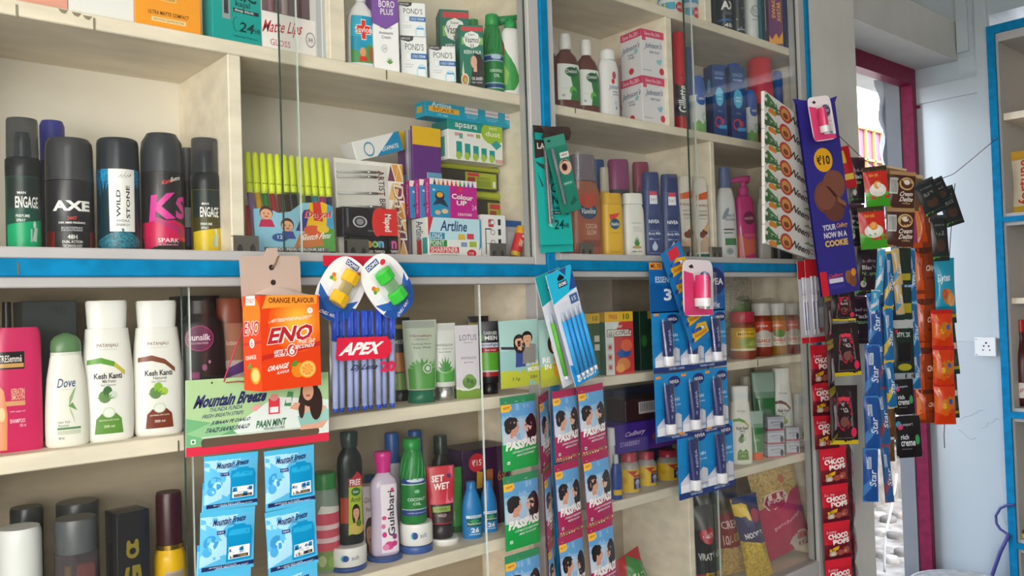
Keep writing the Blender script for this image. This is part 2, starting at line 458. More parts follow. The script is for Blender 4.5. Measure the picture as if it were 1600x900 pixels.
m = MB()                                                                    # plastic sheet hung outside against the jamb
a, b = at(1381, 116, .34), at(1412, 345, .34)
m.grid(lambda u, v: (a.x+(XR-.02-a.x)*u, .335+.012*sin(9*u+5*v)+.008*sin(23*v+4*u), b.z+(2.33-b.z)*v), 14, 24, mat('#aeb3b7', .35))
tag(m.build('plastic_sheet'), 'crumpled pale grey plastic sheet hanging in the doorway outside the magenta jamb', 'sheet')
# ================================================================ the wall cabinet with sliding glass
cab = thing('wall_cabinet', 'cream built-in wall cabinet with bright blue rails and glass sliding fronts', 'cabinet')
def part(name, x0, y0, z0, x1, y1, z1, c, b=.0015): return MB().box(x0, y0, z0, x1, y1, z1, c, .5, b).build(name, cab)
YB, YF = .232, .03
part('back_panel', .08, YB, 1.5575, 2.127, .25, 2.6, BACK, 0)
for x0, x1 in ((.08, .62), (.6205, 1.345), (1.3455, 2.127)): part('lower_back_panel', x0, YB, .3, x1, .25, 1.557, mat('#b3a38c', .7, 'wood'), .0008)
ZA, ZB, ZC, ZD, ZE = 1.902, 1.590, 1.337, 1.080, .80
ZR1, ZR2, ZRB, ZR3, ZR4 = 2.164, 1.896, 1.598, 1.350, 1.092
part('side_panel', .08, .0, .3, .112, YB, 2.6, CREAM)
for zt, tk in ((2.21, .02), (ZA, .0205), (ZC, .022), (ZD, .021), (ZE, .02)): part('shelf', .1125, YF, zt-tk, 1.0875, YB, zt, CREAM)  # highest shelf is out of view, added to block light from above
for zt, tk in ((2.45, .02), (ZR1, .0205), (ZR2, .0195), (ZR3, .0195), (ZR4, .0205), (ZE, .02)): part('shelf', 1.1055, YF, zt-tk, 2.1095, YB, zt, CREAM)
part('middle_board', .1125, .028, 1.553, 1.0875, YB, ZB, CREAM); part('middle_board', 1.1055, .028, 1.562, 2.1095, YB, ZRB, CREAM)
for x0, x1, z0, z1 in ((.487, .507, ZB, ZA-.0205), (.655, .683, ZA, 2.19), (1.503, 1.524, ZR2, ZR1-.0205), (1.654, 1.670, ZRB, ZR2-.0195), (1.655, 1.68, ZR1, 2.43), (1.524, 1.543, ZE, ZR4-.0205)):
    part('divider', x0, YF+.001, z0, x1, YB, z1, CREAM)
part('divider', 1.088, .031, .3, 1.105, YB, 2.6, CREAM); part('divider', 2.11, .031, .3, 2.127, YB, 2.6, CREAM)
part('post', 1.081, -.006, .3, 1.101, .0305, 2.6, BLUE); part('post', 2.048, -.006, .3, 2.065, .0305, 2.6, BLUE)
for x0, x1 in ((1.053, 1.0808), (1.1012, 1.1185), (2.018, 2.0478)): part('frame_strip', x0, -.001, .3, x1, .0305, 2.6, WSTRIP)
part('rail', .08, -.006, 1.5545, 1.0805, .0278, 1.5765, BLUE); part('rail', 1.1015, -.006, 1.5655, 2.0478, .0278, 1.5855, BLUE)
for x0, x1, a, b in ((.113, 1.0525, 1.5767, 1.591), (.113, 1.0525, 1.541, 1.5543), (1.119, 2.0175, 1.5857, 1.599), (1.119, 2.0175, 1.553, 1.5653)):
    part('glass_track', x0, -.001, a, x1, .0278, b, WSTRIP)
for x0, x1 in ((.113, 1.0525), (1.119, 2.0175)): part('glass_track', x0, -.001, .78, x1, .0295, .815, WSTRIP)
m = MB()                                                                    # chipped paint and nail marks on the shelf edges
CH = mat('#8f8672', .9)
for px, py, l in ((26, 12, 16), (147, 33, 15)):
    p = at(px, py, .0293); m.box(p.x-.0012, .0288, p.z-.012, p.x+.0012, .0298, p.z+.004, CH)
for px, py in ((98, 17), (119, 22), (136, 27)):
    p = at(px, py, .0293); m.prism([(p.x-.005, p.z+.002), (p.x+.006, p.z+.002), (p.x+.002, p.z-.003), (p.x-.002, p.z-.002)], .0289, .0299, CH)
for px, py in ((604, 117), (899, 171), (1184, 567), (279, 697), (29, 419)):
    p = at(px, py, .0293 if px != 29 else -.007); yy = .0288 if px != 29 else -.0066
    m.box(p.x-.0009, yy, p.z-.0075, p.x+.0009, yy+.001, p.z+.0075, '#6b5a46')
m.build('chipped_paint', cab)
GL = mat('#eef6f2', .03, 'glass'); GE = mat('#2e4038', .25); GB = mat('#dfe9e6', .15)
STEEL = mat('#8b8781', .35, 'metal'); DK = '#15130f'
def clip_ops(): return None
def pane(label, x0, x1, y, z0, z1, le, re, clips=()):
    t = thing('sliding_glass_panel', label, 'glass panel', ((x0+x1)/2, y, z0), group=None)
    w2 = (x1-x0)/2; h = z1-z0
    MB().box(-w2+.0012, -.002, 0, w2-.0012, .002, h, GL).build('pane', t)
    MB().box(-w2, -.002, 0, -w2+.0011, .002, h, le).build('ground_edge', t); MB().box(w2-.0011, -.002, 0, w2, .002, h, re).build('ground_edge', t)
    for cx in clips:
        X = cx-(x0+x1)/2; m = MB(); a = .019
        pts = [(-a, 0), (-.014, 0)]+[(-.0095+.0045*cos(pi-pi*k/8), .0095*sin(pi*k/8)+.001) for k in range(9)]+[(-.005, 0), (.005, 0)]+[(.0095+.0045*cos(pi-pi*k/8), .0095*sin(pi*k/8)+.001) for k in range(9)]+[(.014, 0), (a, 0), (a, .022), (-a, .022)]
        m.prism([(X+p, q) for p, q in pts], -.0052, -.0035, STEEL)
        m.box(X-.018, -.0034, .0003, X+.018, -.0021, .0205, '#3a3733'); m.box(X-a, -.0052, .022, X+a, .0045, .0232, STEEL)
        m.build('roller_bracket', t)
    return t
X = lambda px, py, y: at(px, py, y).x
pane('clear glass sliding panel covering the deodorant cans at the upper left', .114, .592, .020, 1.5915, 2.5, GE, GB, [X(385, 380, .015), X(560, 385, .015)])
pane('clear glass sliding panel in front of the sketch pens and sharpener box', .557, 1.052, .009, 1.5915, 2.5, GE, GE, [X(778, 385, .005)])
pane('clear glass sliding panel before the soap cartons and white body lotions', 1.12, 1.585, .020, 1.5995, 2.5, GE, GB, [X(917, 391, .015), X(1070, 394, .015)])
pane('clear glass sliding panel with a faint reflection before the razor foam and pink pump bottle', 1.541, 2.017, .009, 1.5995, 2.5, GE, GE, [X(1120, 393, .005)])
pane('clear glass sliding panel in front of the white shampoo bottles', .114, .42, .020, .816, 1.5405, GE, GB)
pane('clear glass sliding panel in front of the face wash tubes', .405, .925, .009, .816, 1.5405, GE, GB)
pane('clear glass sliding panel in front of the chocolate and jar shelves', 1.12, 1.62, .020, .816, 1.5525, GE, GB)
pane('clear glass sliding panel in front of the pickle jars and noodle packets', 1.585, 2.017, .009, .816, 1.5525, GE, GE)

# ================================================================ blue cupboard on the right wall
cup = thing('wall_cupboard', 'tall blue framed cupboard with cream shelves set in the right wall', 'cupboard')
def cpart(name, y0, z0, y1, z1, x0, x1, c): return MB().box(x0, y0, z0, x1, y1, z1, c).build(name, cup)
cy0 = atx(1541, 60, XR-.03).y; cy1 = atx(1553.5, 60, XR-.03).y; cy2 = atx(1560, 120, XR-.03).y
yend = -1.34
ztop = atx(1541, 42, XR-.03).z; zt2 = atx(1553, 52, XR-.03).z
cpart('stile', cy1, .1, cy0, ztop, XR-.03, XR+.02, BLUE); cpart('rail', yend, zt2, cy1-.0003, ztop, XR-.03, XR+.02, BLUE)
cpart('lining', cy2, .1, cy1-.0003, zt2-.0003, XR-.02, XR+.27, WSTRIP); cpart('lining', yend, zt2-.03, cy2-.0003, zt2-.0003, XR-.02, XR+.27, WSTRIP)
cpart('back_panel', yend, .1, cy2-.0003, zt2-.031, XR+.25, XR+.28, CREAM)
zs = [atx(1590, q, XR-.03).z for q in (337, 345.5, 644, 654, 849, 858)]
for a, b in ((0, 1), (2, 3), (4, 5)):
    cpart('rail', yend, zs[b], cy1-.0003, zs[a], XR-.03, XR-.0205, BLUE)
    cpart('shelf', yend, zs[b]-.012, cy2-.0005, zs[a]+.012, XR-.0202, XR+.2495, WSTRIP)
zq = atx(1585, 180, XR).z
cpart('shelf', yend, zq-.012, cy2-.0005, zq+.012, XR+.0, XR+.2495, CREAM)
zq = atx(1590, 470, XR).z
cpart('shelf', yend, zq-.010, cy2-.0005, zq+.010, XR+.0, XR+.2495, CREAM)
# things on its shelves
def cupitem(cy, d): return atx(1590, cy, XR+d)
p = atx(1597, 280, XR+.05); zb = zs[0]+.0125
m = MB(); pillow(m, .16, atx(1590, 236, XR+.05).z-zb, .05, '#e8dcc0', [R(0, 0, 1, .12, '#d8b23a'), R(0, .86, 1, 1, '#d8a83a'), T('fortune', .25, .5, .7, .26, '#d8402a', pi/2)], seed=1)
tag(m.build('flour_packet', None, (XR+.06, atx(1581, 280, XR+.06).y-.08, zb), (0, 0, radians(-90))), 'cream packet with vertical red lettering inside the blue cupboard', 'packet')
zb = zs[2]+.0125
bottle('syrup_bottle', 'dark red bottle standing on a middle shelf of the blue cupboard', 'bottle', ((XR+.07, atx(1597, 570, XR+.07).y, zb), radians(-80), .075, atx(1590, 500, XR+.05).z-zb),
       [(0, .9), (.05, 1), (.45, 1), (.6, .85), (.75, .35), (.86, .33)], '#4a1418', [('cap', [(.86, .38), (1, .38)], '#b02020', 1, 2)],
       [E(.5, .3, .35, .2, '#e8e0d8'), T('Roy', .5, .3, .4, .14, '#a02828', .5)], lab=(.05, .5), ex=1, n=2)
zb = zs[4]+.0125
m = MB(); m.box(-.05, -.03, 0, .05, .03, .016, '#d8cc4a'); m.box(-.05, -.03, .0163, .05, .03, .026, '#6a3a2a')
tag(m.build('stacked_soap', None, (XR+.03, atx(1588, 838, XR+.03).y-.05, zb), (0, 0, radians(-90))), 'yellow and brown bar wrapper lying low in the blue cupboard', 'soap')
zb = zs[1]-.0125
# socket plate and cable on the right wall
t = thing('wall_socket', 'white round-pin wall socket plate beside the blue cupboard', 'socket', (XR-.0165, 0, 0))
a, b = atx(1523.5, 527, XR-.02), atx(1558, 557, XR-.02)
MB().box(-.012, b.y, b.z, 0, a.y, a.z, '#e4e6e4', .35, .002).build('plate', t)
m = MB(); yc, zc = (a.y+b.y)/2-.004, (a.z+b.z)/2
for dy, dz, r in ((0, .014, .0035), (.008, .003, .003), (-.008, .003, .003), (.011, -.011, .0025), (-.011, -.011, .0025)):
    q = MB(); n = 12
    m.add([(-.0124, yc+dy+r*cos(2*pi*k/n), zc+dz+r*sin(2*pi*k/n)) for k in range(n)], [tuple(range(n))], '#1a1a1a')
m.build('pin_holes', t)
m = MB()
for y, z in ((a.y-.006, a.z-.006), (a.y-.006, b.z+.006)):
    m.add([(-.0125, y+.002*cos(2*pi*k/10), z+.002*sin(2*pi*k/10)) for k in range(10)], [tuple(range(10))], '#55585a')
m.build('screw', t)
pts = [(1585, 789), (1574, 789), (1563, 794), (1556, 806), (1557, 818), (1563, 827), (1572, 833), (1578, 838)]
cab1 = [atx(px, py, XR-.035) for px, py in pts]
m = MB(); sm = []
for i in range(len(cab1)-1):
    for k in range(3):
        t_ = k/3; sm.append(cab1[i].lerp(cab1[i+1], t_))
sm.append(cab1[-1])
m.tube(sm, .0045, '#4a4a86', 8)
m.tube([atx(1576, 836, XR-.036), atx(1563, 862, XR-.036), atx(1550, 899, XR-.036), atx(1545, 915, XR-.036)], .0065, '#4a4a8c', 8)
tag(m.build('electric_cable'), 'purple cable looping out from behind the blue cupboard frame', 'cable')
# grey round drum lid at the bottom edge
p = at(1475, 890, -.02)
t = thing('drum', 'grey dusty round tin drum standing below the hanging sachets', 'drum', (2.86, -.02, 0))
r = .16; zt = at(1475, 886, .1).z
MB().lathe([(0, r*.97), (zt-.03, r*.97), (zt-.029, r), (zt-.008, r), (zt, r*.985)], mat('#8d8f8c', .5, 'worn'), 40).build('body', t)
m = MB(); m.lathe([(zt+.0005, r*.98), (zt+.004, r*.98), (zt+.004, r*.93), (zt+.001, r*.9)], mat('#a3a5a2', .5, 'worn'), 40, cap=True); m.build('lid', t)

# ================================================================ goods: helpers
def boxst(px0, px1, pyt, zs, y, D, yaw=0):
    """a carton whose front face's left edge stands at depth y: pixels of its left, right and top -> (location, rotation, W, H)"""
    yw = radians(yaw); x = at(px0, pyt, y).x; H = .1
    for _ in range(4):
        a = proj((x, y, zs+H/2)); x += (px0-a[0])/pxm((x, y, zs), (1, 0, 0)); H = at(proj((x, y, zs+H))[0]+2, pyt, y).z-zs
    d = ray(px1, proj((x, y, zs+H/2))[1]); u = (cos(yw), sin(yw))
    det = d.x*(-u[1])+u[0]*d.y
    W = (d.x*(y-CAM.y)-d.y*(x-CAM.x))/(d.y*u[0]-d.x*u[1])
    W = abs(W); cx = x+u[0]*W/2-sin(yw)*D/2; cy = y+u[1]*W/2+cos(yw)*D/2
    H = at(proj((x+u[0]*W/2, y+u[1]*W/2, zs+H))[0], pyt, y+u[1]*W/2).z-zs
    return (cx, cy, zs), (0, 0, yw), W, H
def cbox(name, label, cat, px0, px1, pyt, zs, y, D, yaw, col, ops, left=None, top=None, group=None, rough=.4, right=None, extra=None):
    loc, rot, W, H = boxst(px0, px1, pyt, zs, y, D, yaw)
    return carton(name, label, cat, W, D, H, loc, rot, col, ops, left, top, right, group, rough, extra)
def zabove(o): return o.location.z+max(v.co.z for v in o.data.vertices)+.0006
WH, BK, RED = '#eceae6', '#1c1b1c', '#d02a2e'
CAN = [(0, .88), (.02, 1), (.70, 1)]
def leafy(cx, cy, s, c='#4c8a34', n=5, a0=.3, a1=2.84, asp=1.):
    o = []
    for k in range(n):
        a = a0+(a1-a0)*k/max(n-1, 1); dx, dy = cos(a)*s, sin(a)*s*asp
        o.append(P([(cx, cy), (cx+dx*.5-dy*.13/asp, cy+dy*.5+dx*.13*asp), (cx+dx, cy+dy), (cx+dx*.5+dy*.13/asp, cy+dy*.5-dx*.13*asp)], c))
    return o
def head(cx, cy, s, asp, skin='#d8a284', hair='#2a201e', long=False, turn=0):
    """a generic printed head: hair, face, neck; s is the head's half height in v, asp = H/W"""
    w = s*.78*asp; o = []
    if long: o.append(E(cx-turn*w*.3, cy-s*.45, w*1.15, s*1.55, hair))
    o += [E(cx-turn*w*.15, cy+s*.15, w*1.12, s*1.05, hair), R(cx-w*.35, cy-s*1.5, cx+w*.35, cy-s*.5, skin), E(cx+turn*w*.18, cy-s*.08, w*.85, s*.92, skin)]
    if turn: o.append(P([(cx+turn*w*.95, cy+s*.05), (cx+turn*w*1.2, cy-s*.22), (cx+turn*w*.9, cy-s*.3)], skin))
    o += [E(cx+turn*w*.45-w*.28, cy+s*.08, w*.09, s*.07, '#2a201e', 0, 8), E(cx+turn*w*.45+w*.28, cy+s*.08, w*.09, s*.07, '#2a201e', 0, 8), E(cx+turn*w*.35, cy-s*.48, w*.25, s*.08, '#b04a48', 0, 10)]
    o.append(P([(cx-w*1.0, cy+s*.3), (cx-w*.7, cy+s*.98), (cx+w*.5, cy+s*1.02), (cx+w*.95, cy+s*.35), (cx+w*.3, cy+s*.55), (cx-w*.4, cy+s*.5)], hair))
    return o
# ---------------------------------------------------------------- top shelf of the left bay
cbox('cosmetic_box', 'salmon pink box at the far end of the top shelf', 'box', -60, 105, -70, ZA, .05, .06, 0, '#e0a08c', [])
cbox('cosmetic_box', 'plain white box between a salmon and an orange box', 'box', 107, 209, -70, ZA, .048, .06, 0, '#e9e8e6', [R(.985, 0, 1, 1, '#b9a9b0')])
cbox('compact_box', 'orange powder compact box with small black lettering', 'box', 210.5, 313, -60, ZA, .045, .06, 0, '#f5a02c',
     [T('ULTRA MATTE COMPACT', .5, .245, .62, .055, '#5a3510'), R(.24, .12, .76, .18, '#f6d9a0'), T('NON STICKY SUN PROTECTION', .5, .15, .46, .035, '#6a4a20'), R(.38, .42, .62, .5, '#f7c46a'), T('KAROKA', .5, .46, .2, .05, '#6a4a20')])
cbox('kajal_card', 'dark green blister pack squeezed between orange and teal packs', 'blister pack', 316, 330, -50, ZA, .075, .012, -20, '#2a6a5a', [R(.3, .3, .7, 1, '#c9d2d0')])
cbox('kajal_box', 'teal eye pencil box with a silver pencil window and a big 24', 'box', 331, 407, -62, ZA, .042, .03, 4, '#14a29c',
     [R(.2, .28, .36, 1, '#9aa3a3'), R(.235, .34, .325, 1, '#3b4043'), T('NIC', .66, .6, .5, .15, '#123433', 0, 0, .03), T('kajal', .62, .48, .3, .09, '#123433'), R(.42, .385, .95, .43, '#22312f'), T('deep black', .65, .407, .4, .04, '#e8efee'),
      E(.48, .24, .075, .09, '#0f7f7b'), E(.495, .24, .06, .08, '#14a29c'), T('24', .7, .22, .3, .12, '#10403e', 0, .25, .02), T('HR', .92, .2, .12, .06, '#10403e'), T('makeup intense', .66, .1, .5, .03, '#0c5c58')])
def gloss(m, W, D, H):
    for k in range(3):
        x = -W*.36+W*.2*k
        m.lathe([(H*.42, .006), (H*.8, .006), (H*.81, .0045), (H*1.0, .0045)], ['#7d5a60', '#a08a8e', '#5a4348'][k], 12, 1, 2, x, -D/2+.002)
cbox('lip_gloss_set', 'silver and white lip gloss gift box with red script', 'box', 409, 511, -55, ZA, .045, .03, 0, '#d9d4d4',
     [R(0, .4, .72, 1, '#6f5d62'), R(0, 0, .8, .42, '#f3ece8'), R(.82, 0, 1, 1, '#b4b7ba'), R(.9, 0, .915, 1, '#e6e8ea'), T('Matte Lips', .3, .26, .58, .17, '#c23540', .1, .3), T('GLOSS', .26, .1, .3, .07, '#c9747c'), E(.72, .2, .075, .085, '#8a8588'), E(.72, .2, .063, .072, '#ece6e4'), T('24HR', .72, .2, .08, .05, '#5a5558')], extra=gloss)
# ---------------------------------------------------------------- right of the divider: antiseptic, creams, hair colour
bottle('handwash_bottle', 'white antiseptic hand wash bottle with a red cross label', 'bottle', stand(564, -16, 47, ZA, .075, -14),
       [(0, .88), (.02, .98), (.3, 1), (.6, .94), (.74, .72), (.82, .4), (.84, .3)], '#eeeceb', [('cap', [(.84, .34), (1, .34)], '#eeeceb', 1, 2)],
       [R(0, 0, 1, 1, '#1f9fc4'), R(0, .55, .45, 1, '#3bb4d4'), P([(0, 0), (1, 0), (1, .3), (.7, .42), (.4, .2), (0, .3)], '#4f9c58'), R(.4, .48, .6, .92, WH), R(.2, .6, .8, .8, WH), R(.42, .5, .58, .9, '#e2352c'), R(.22, .62, .78, .78, '#e2352c'),
        T('Savlon', .5, .7, .7, .13, WH, .05), E(.45, .22, .12, .1, '#e3a071'), R(.3, .03, .62, .13, '#d8402a'), E(.8, .2, .13, .17, '#a06a3a')], lab=(.1, .66), span=105, ex=.6, n=2.5)
BOR = [P([(0, .62), (.5, .55), (1, .66), (1, 1), (0, 1)], '#7a4aa0'), T('BORO', .55, .88, .62, .09, WH), T('PLUS', .55, .78, .5, .08, WH), T('Ayurvedic', .5, .57, .5, .03, '#6a6a72'), T('Antiseptic', .5, .5, .56, .045, '#4a4a55'), T('Cream', .5, .45, .36, .04, '#4a4a55'),
       E(.42, .3, .12, .05, '#9a9aa4'), E(.42, .3, .1, .042, WH), T('24', .42, .3, .12, .035, '#7a7a85')]+leafy(.62, .1, .16, '#5f9648', 5, .5, 2.6, .6)
cbox('cream_carton', 'purple and white antiseptic cream carton beside the hand wash', 'carton', 583, 623, -8, ZA, .05, .035, -22, '#f1eff0', BOR, [P([(0, .66), (1, .6), (1, 1), (0, 1)], '#7a4aa0'), R(0, 0, 1, .3, '#c9b8d6')])
cbox('cream_carton', 'second purple cream carton half hidden behind the first', 'carton', 573, 590, -2, ZA, .105, .035, -22, '#efedf0', [R(0, .6, 1, 1, '#7a4aa0'), T('BORO', .5, .85, .8, .08, WH)])
PON = [P([(0, 1), (.5, 1), (.46, .9), (.3, .86), (0, .9)], '#3d3a3e'), T('NEW LOOK', .2, .94, .34, .05, WH), T("POND'S", .52, .74, .72, .17, '#3c4048', 0, 0, .0), E(.26, .5, .1, .12, '#d5dae0'), E(.26, .5, .085, .1, '#f2f3f4'), R(.38, .44, 1, .58, '#1f6ab0'), T('COLD CREAM', .68, .51, .5, .07, WH),
       T('moisturising', .3, .3, .34, .03, '#8a9098'), T('soft glow', .3, .24, .3, .03, '#8a9098'), E(.78, .12, .2, .2, '#bfe0f0'), E(.78, .1, .15, .17, '#eef3f6'), R(.65, .2, .92, .25, '#5aa0d8')]
PL = [T("POND'S", .5, .7, .8, .12, '#6a6e76', 0, 0, .0), R(0, .44, 1, .56, '#9fc0dc')]
p1 = cbox('cream_carton', 'white cold cream carton under an identical one', 'carton', 627, 667, 57, ZA, .05, .045, -24, '#f0f0f0', PON, PL)
cbox('cream_carton', 'white cold cream carton stacked on top of another', 'carton', 624, 665, 4, zabove(p1), .05, .045, -24, '#f0f0f0', PON, PL)
cbox('cream_carton', 'white cold cream carton standing alone before the green hair dye boxes', 'carton', 671, 712, 72, ZA, .046, .045, -24, '#f0f0f0', PON, PL)
VAS = [R(.1, .9, .98, .97, '#c8404a'), R(.1, .68, .98, .8, '#88b85a'), E(.52, .76, .36, .14, WH, 0, 8), T('Super', .52, .84, .3, .04, '#3a6a5a'), T('Vasmol', .52, .76, .6, .1, '#3b3a40'), T('33', .52, .66, .16, .06, '#3b3a40'), T('KESH KALA', .54, .56, .7, .06, WH),
       P([(.42, .05), (.55, .4), (.6, .55), (.85, .52), (1, .4), (1, 0), (.4, 0)], '#2e2426'), E(.58, .4, .13, .1, '#dba98c'), P([(.44, .38), (.48, .42), (.48, .36)], '#dba98c'), R(.56, .24, .7, .34, '#dba98c'), E(.2, .11, .16, .1, '#e8dfc0'), E(.2, .11, .12, .075, '#c8764a'), E(.22, .1, .06, .04, '#a8b04a'), P([(.08, .2), (.14, .42), (.18, .2)], '#d8e0c0'), T('OIL BASED', .7, .13, .44, .05, WH), T('hair colour', .7, .07, .44, .03, '#c8d0cc')]
cbox('hair_dye_box', 'green hair dye box at the back, only its upper half showing', 'box', 688, 734, 15, ZA, .105, .05, -28, '#1e7460', VAS, [R(0, .6, 1, .72, '#2c8a70')])
cbox('hair_dye_box', 'green hair dye box with a dark haired woman, in front', 'box', 718, 756, 39, ZA, .046, .045, -28, '#1e7460', VAS, [R(0, .6, 1, .72, '#2c8a70'), R(0, 0, 1, .1, '#164c40')])
def ridges(m, W, H):
    for k in range(14):
        a = 2*pi*k/14
        m.tube([(W/2*r*cos(a+z*1.4)*1.0, W/2*r*sin(a+z*1.4), z*H) for z, r in ((.52, .97), (.6, .93), (.68, .87), (.76, .76), (.84, .62))], .0016, '#35934f', 5)
OILB = [(0, .93), (.02, 1), (.5, 1), (.6, .93), (.76, .76), (.86, .58)]
OILL = [R(0, .82, 1, .92, '#2e4a8c'), R(0, .93, 1, .97, '#a8c0d8'), R(0, .78, 1, .81, '#a8c0d8'), E(.5, .9, .2, .07, '#b8d0e0'), T('coconut', .5, .52, .5, .1, '#dfeee0'), T('OIL', .5, .38, .22, .09, '#dfeee0'), R(0, .06, 1, .14, '#2e4a8c'), R(0, .16, 1, .19, '#a8c0d8'), R(0, .02, 1, .045, '#a8c0d8')]
bottle('hair_oil_bottle', 'green spiral ridged hair oil bottle on the top shelf', 'bottle', stand(770, 24, 33, ZA, .07), OILB, '#2c8547', [('cap', [(.86, .6), (.87, .66), (.99, .62), (1, .55)], '#2f9a4e', 1, 2)], OILL, lab=(.06, .5), span=150, ex=1, n=2, extra=ridges)
bottle('hair_oil_bottle', 'green capped bottle mostly hidden behind the spiral one', 'bottle', stand(741, 32, 27, ZA, .17), OILB, '#3a7d4c', [('cap', [(.86, .62), (1, .6)], '#3f9556', 1, 2)], ex=1, n=2)
def pumphead(m, W, H): pass
t = bottle('pump_bottle', 'white pump dispenser bottle with a green nozzle and red tag', 'bottle', stand(799, 30, 37, ZA, .062, -25),
       [(0, .93), (.02, 1), (.6, .95), (.8, .86), (.87, .6), (.88, .42)], '#edeae8', [('pump_collar', [(.88, .5), (.895, .52), (.955, .5), (.965, .3)], '#2aa257', 1, 2)],
       [P([(0, 0), (.75, .0), (.95, .2), (.7, .55), (.3, .8), (0, .9)], '#3e9a46'), P([(0, .1), (.5, .1), (.6, .3), (.3, .5), (0, .6)], '#8cc055'), E(.15, .72, .26, .17, '#d0303a'), T('SAVE', .18, .74, .26, .07, WH)], lab=(.08, .8), span=120, ex=.62, n=2.6, turn=-30)
loc, yw, W, H = stand(799, 30, 37, ZA, .062, -25)
m = MB(); m.tube([(0, 0, H*.955), (0, 0, H*.985)], W*.16, '#2aa257', 10); m.tube([(-W*.5, 0, H*.965), (-W*.2, 0, H*.99), (W*.2, 0, H*1.02), (W*.46, 0, H*1.05)], W*.2, '#2a8a50', 10, r2=W*.08); m.build('nozzle', t)
# ---------------------------------------------------------------- deodorants
def cancap(m, W, H): pass
ENL = lambda c: [R(0, 0, 1, 1, '#25302f'), P([(0, 0), (1, 0), (1, .42), (0, .34)], c), P([(0, .34), (1, .42), (1, .62), (0, .56)], '#1d4a40' if c[1] == '1' else '#4a4420'), T('MAN', .38, .78, .18, .035, WH), T('ENGAGE', .5, .65, .52, .16, WH, 0, 0, .02), T('PERFUME', .4, .46, .3, .04, '#d8dcd8'), T('SPRAY', .36, .4, .2, .04, '#d8dcd8'), E(.66, .34, .035, .05, '#c8d8d0'), P([(.6, .12), (.66, .3), (.74, .3), (.7, .1)], '#b8ccc4'), R(.56, .1, .6, .28, '#a0b8b0')]
def engage(label, cx, pyt, wpx, col, bc, y=.07, yaw=-6):
    st = stand(cx, pyt, wpx, ZB, y, yaw)
    t = bottle('perfume_spray', label, 'spray can', st, [(0, .94), (.012, 1), (.555, 1)], bc, [('collar', [(.556, 1.0), (.62, 1.01), (.69, 1.0), (.7, .86)], '#23262a', 1, 2)],
           ENL(col), lab=(.01, .55), span=150, ex=1, n=2, smooth=False, turn=8)
    loc, yw, W, H = st
    MB().lathe([(.7*H, .93*W/2), (.985*H, .9*W/2), (H, .86*W/2)], mat('#50545a', .12, 'tint'), 28).build('clear_cap', t)
    MB().lathe([(.7*H, .5*W/2), (.86*H, .48*W/2), (.87*H, .4*W/2), (.9*H, .38*W/2)], '#2c3034', 20).build('nozzle', t)
    return t
engage('green and black perfume spray can with a clear grey cap', 36, 187, 56, '#12a06c', '#1a5a48')
engage('yellow and black perfume spray can next to the divider', 321, 218, 46, '#d8bc24', '#6a5c1c', .085, -12)
bottle('deodorant_can', 'blue topped can peeking out behind the black deodorant', 'spray can', stand(83, 190, 42, ZB, .14), CAN, '#24264a', [('cap', [(.70, .97), (.96, .97), (1, .8)], '#3a3c8c', 1, 2)], ex=1, n=2)
bottle('deodorant_can', 'stout black deodorant can with wide white letters and red claw marks', 'spray can', stand(109, 219, 77, ZB, .085, -6),
       [(0, .92), (.02, 1), (.62, 1)], '#2d2c31', [('cap', [(.625, 1), (.9, .98), (.96, .95), (1, .82)], '#3e3e42', 1, 2)],
       [R(0, .02, .2, .26, '#8a2a20'), R(.74, .02, 1, .26, '#8a2a20')]+[P([(.02+.04*k, .02), (.04+.04*k, .02), (.1+.04*k, .26), (.08+.04*k, .26)], '#3a1a18') for k in range(3)]+[P([(.76+.05*k, .02), (.78+.05*k, .02), (.84+.05*k, .26), (.82+.05*k, .26)], '#3a1a18') for k in range(4)]+
       [R(.22, 0, .72, .26, '#26252a'), T('AXE', .46, .63, .56, .15, WH, 0, 0, .045), T('24X7', .46, .45, .13, .05, '#e04a34'), T('DARK AMBER FRAGRANCE', .46, .385, .38, .03, WH), T('BODYSPRAY', .46, .31, .3, .03, '#c8c8cc'), T('DEODORANT', .46, .275, .3, .028, '#c8c8cc'), T('48H', .46, .18, .13, .065, WH), T('DUAL ACTION', .46, .11, .28, .04, WH), T('TECHNOLOGY', .46, .05, .28, .04, WH)],
       lab=(.02, .62), span=165, ex=1, n=2, smooth=False, turn=4)
rnd = random.Random(2)
bottle('deodorant_can', 'dark blue glittering can with an upright white label panel', 'spray can', stand(185, 219, 68, ZB, .08, -7),
       [(0, .92), (.02, 1), (.72, 1)], '#14303e', [('cap', [(.722, 1), (.95, .98), (.985, .94), (1, .85)], '#2c3036', 1, 2)],
       [R(0, 0, 1, 1, mat('#1f7ba8', .3, 'glitter')), R(0, 0, .14, 1, mat('#1c5a80', .3, 'glitter')), R(.88, 0, 1, 1, mat('#1c5a80', .3, 'glitter')), P([(0, 0), (1, 0), (1, .1), (.5, .28), (0, .12)], mat('#2a6c80', .3, 'glitter')), P([(.3, .24), (.72, .24), (.73, 1), (.29, 1)], WH), T('WILD', .445, .58, .33, .065, BK, pi/2, 0, .02), T('STONE', .6, .6, .4, .065, BK, pi/2, 0, .02), T('HYDRA', .52, .37, .2, .028, '#55555a'), T('ENERGY', .52, .32, .22, .028, '#55555a')]+
       [P([(.42+.05*k, .88), (.5+.05*k, .92), (.56+.04*k, 1), (.51+.05*k, .935)], '#3a3a40') for k in range(4)], lab=(.01, .72), span=165, ex=1, n=2, smooth=False)
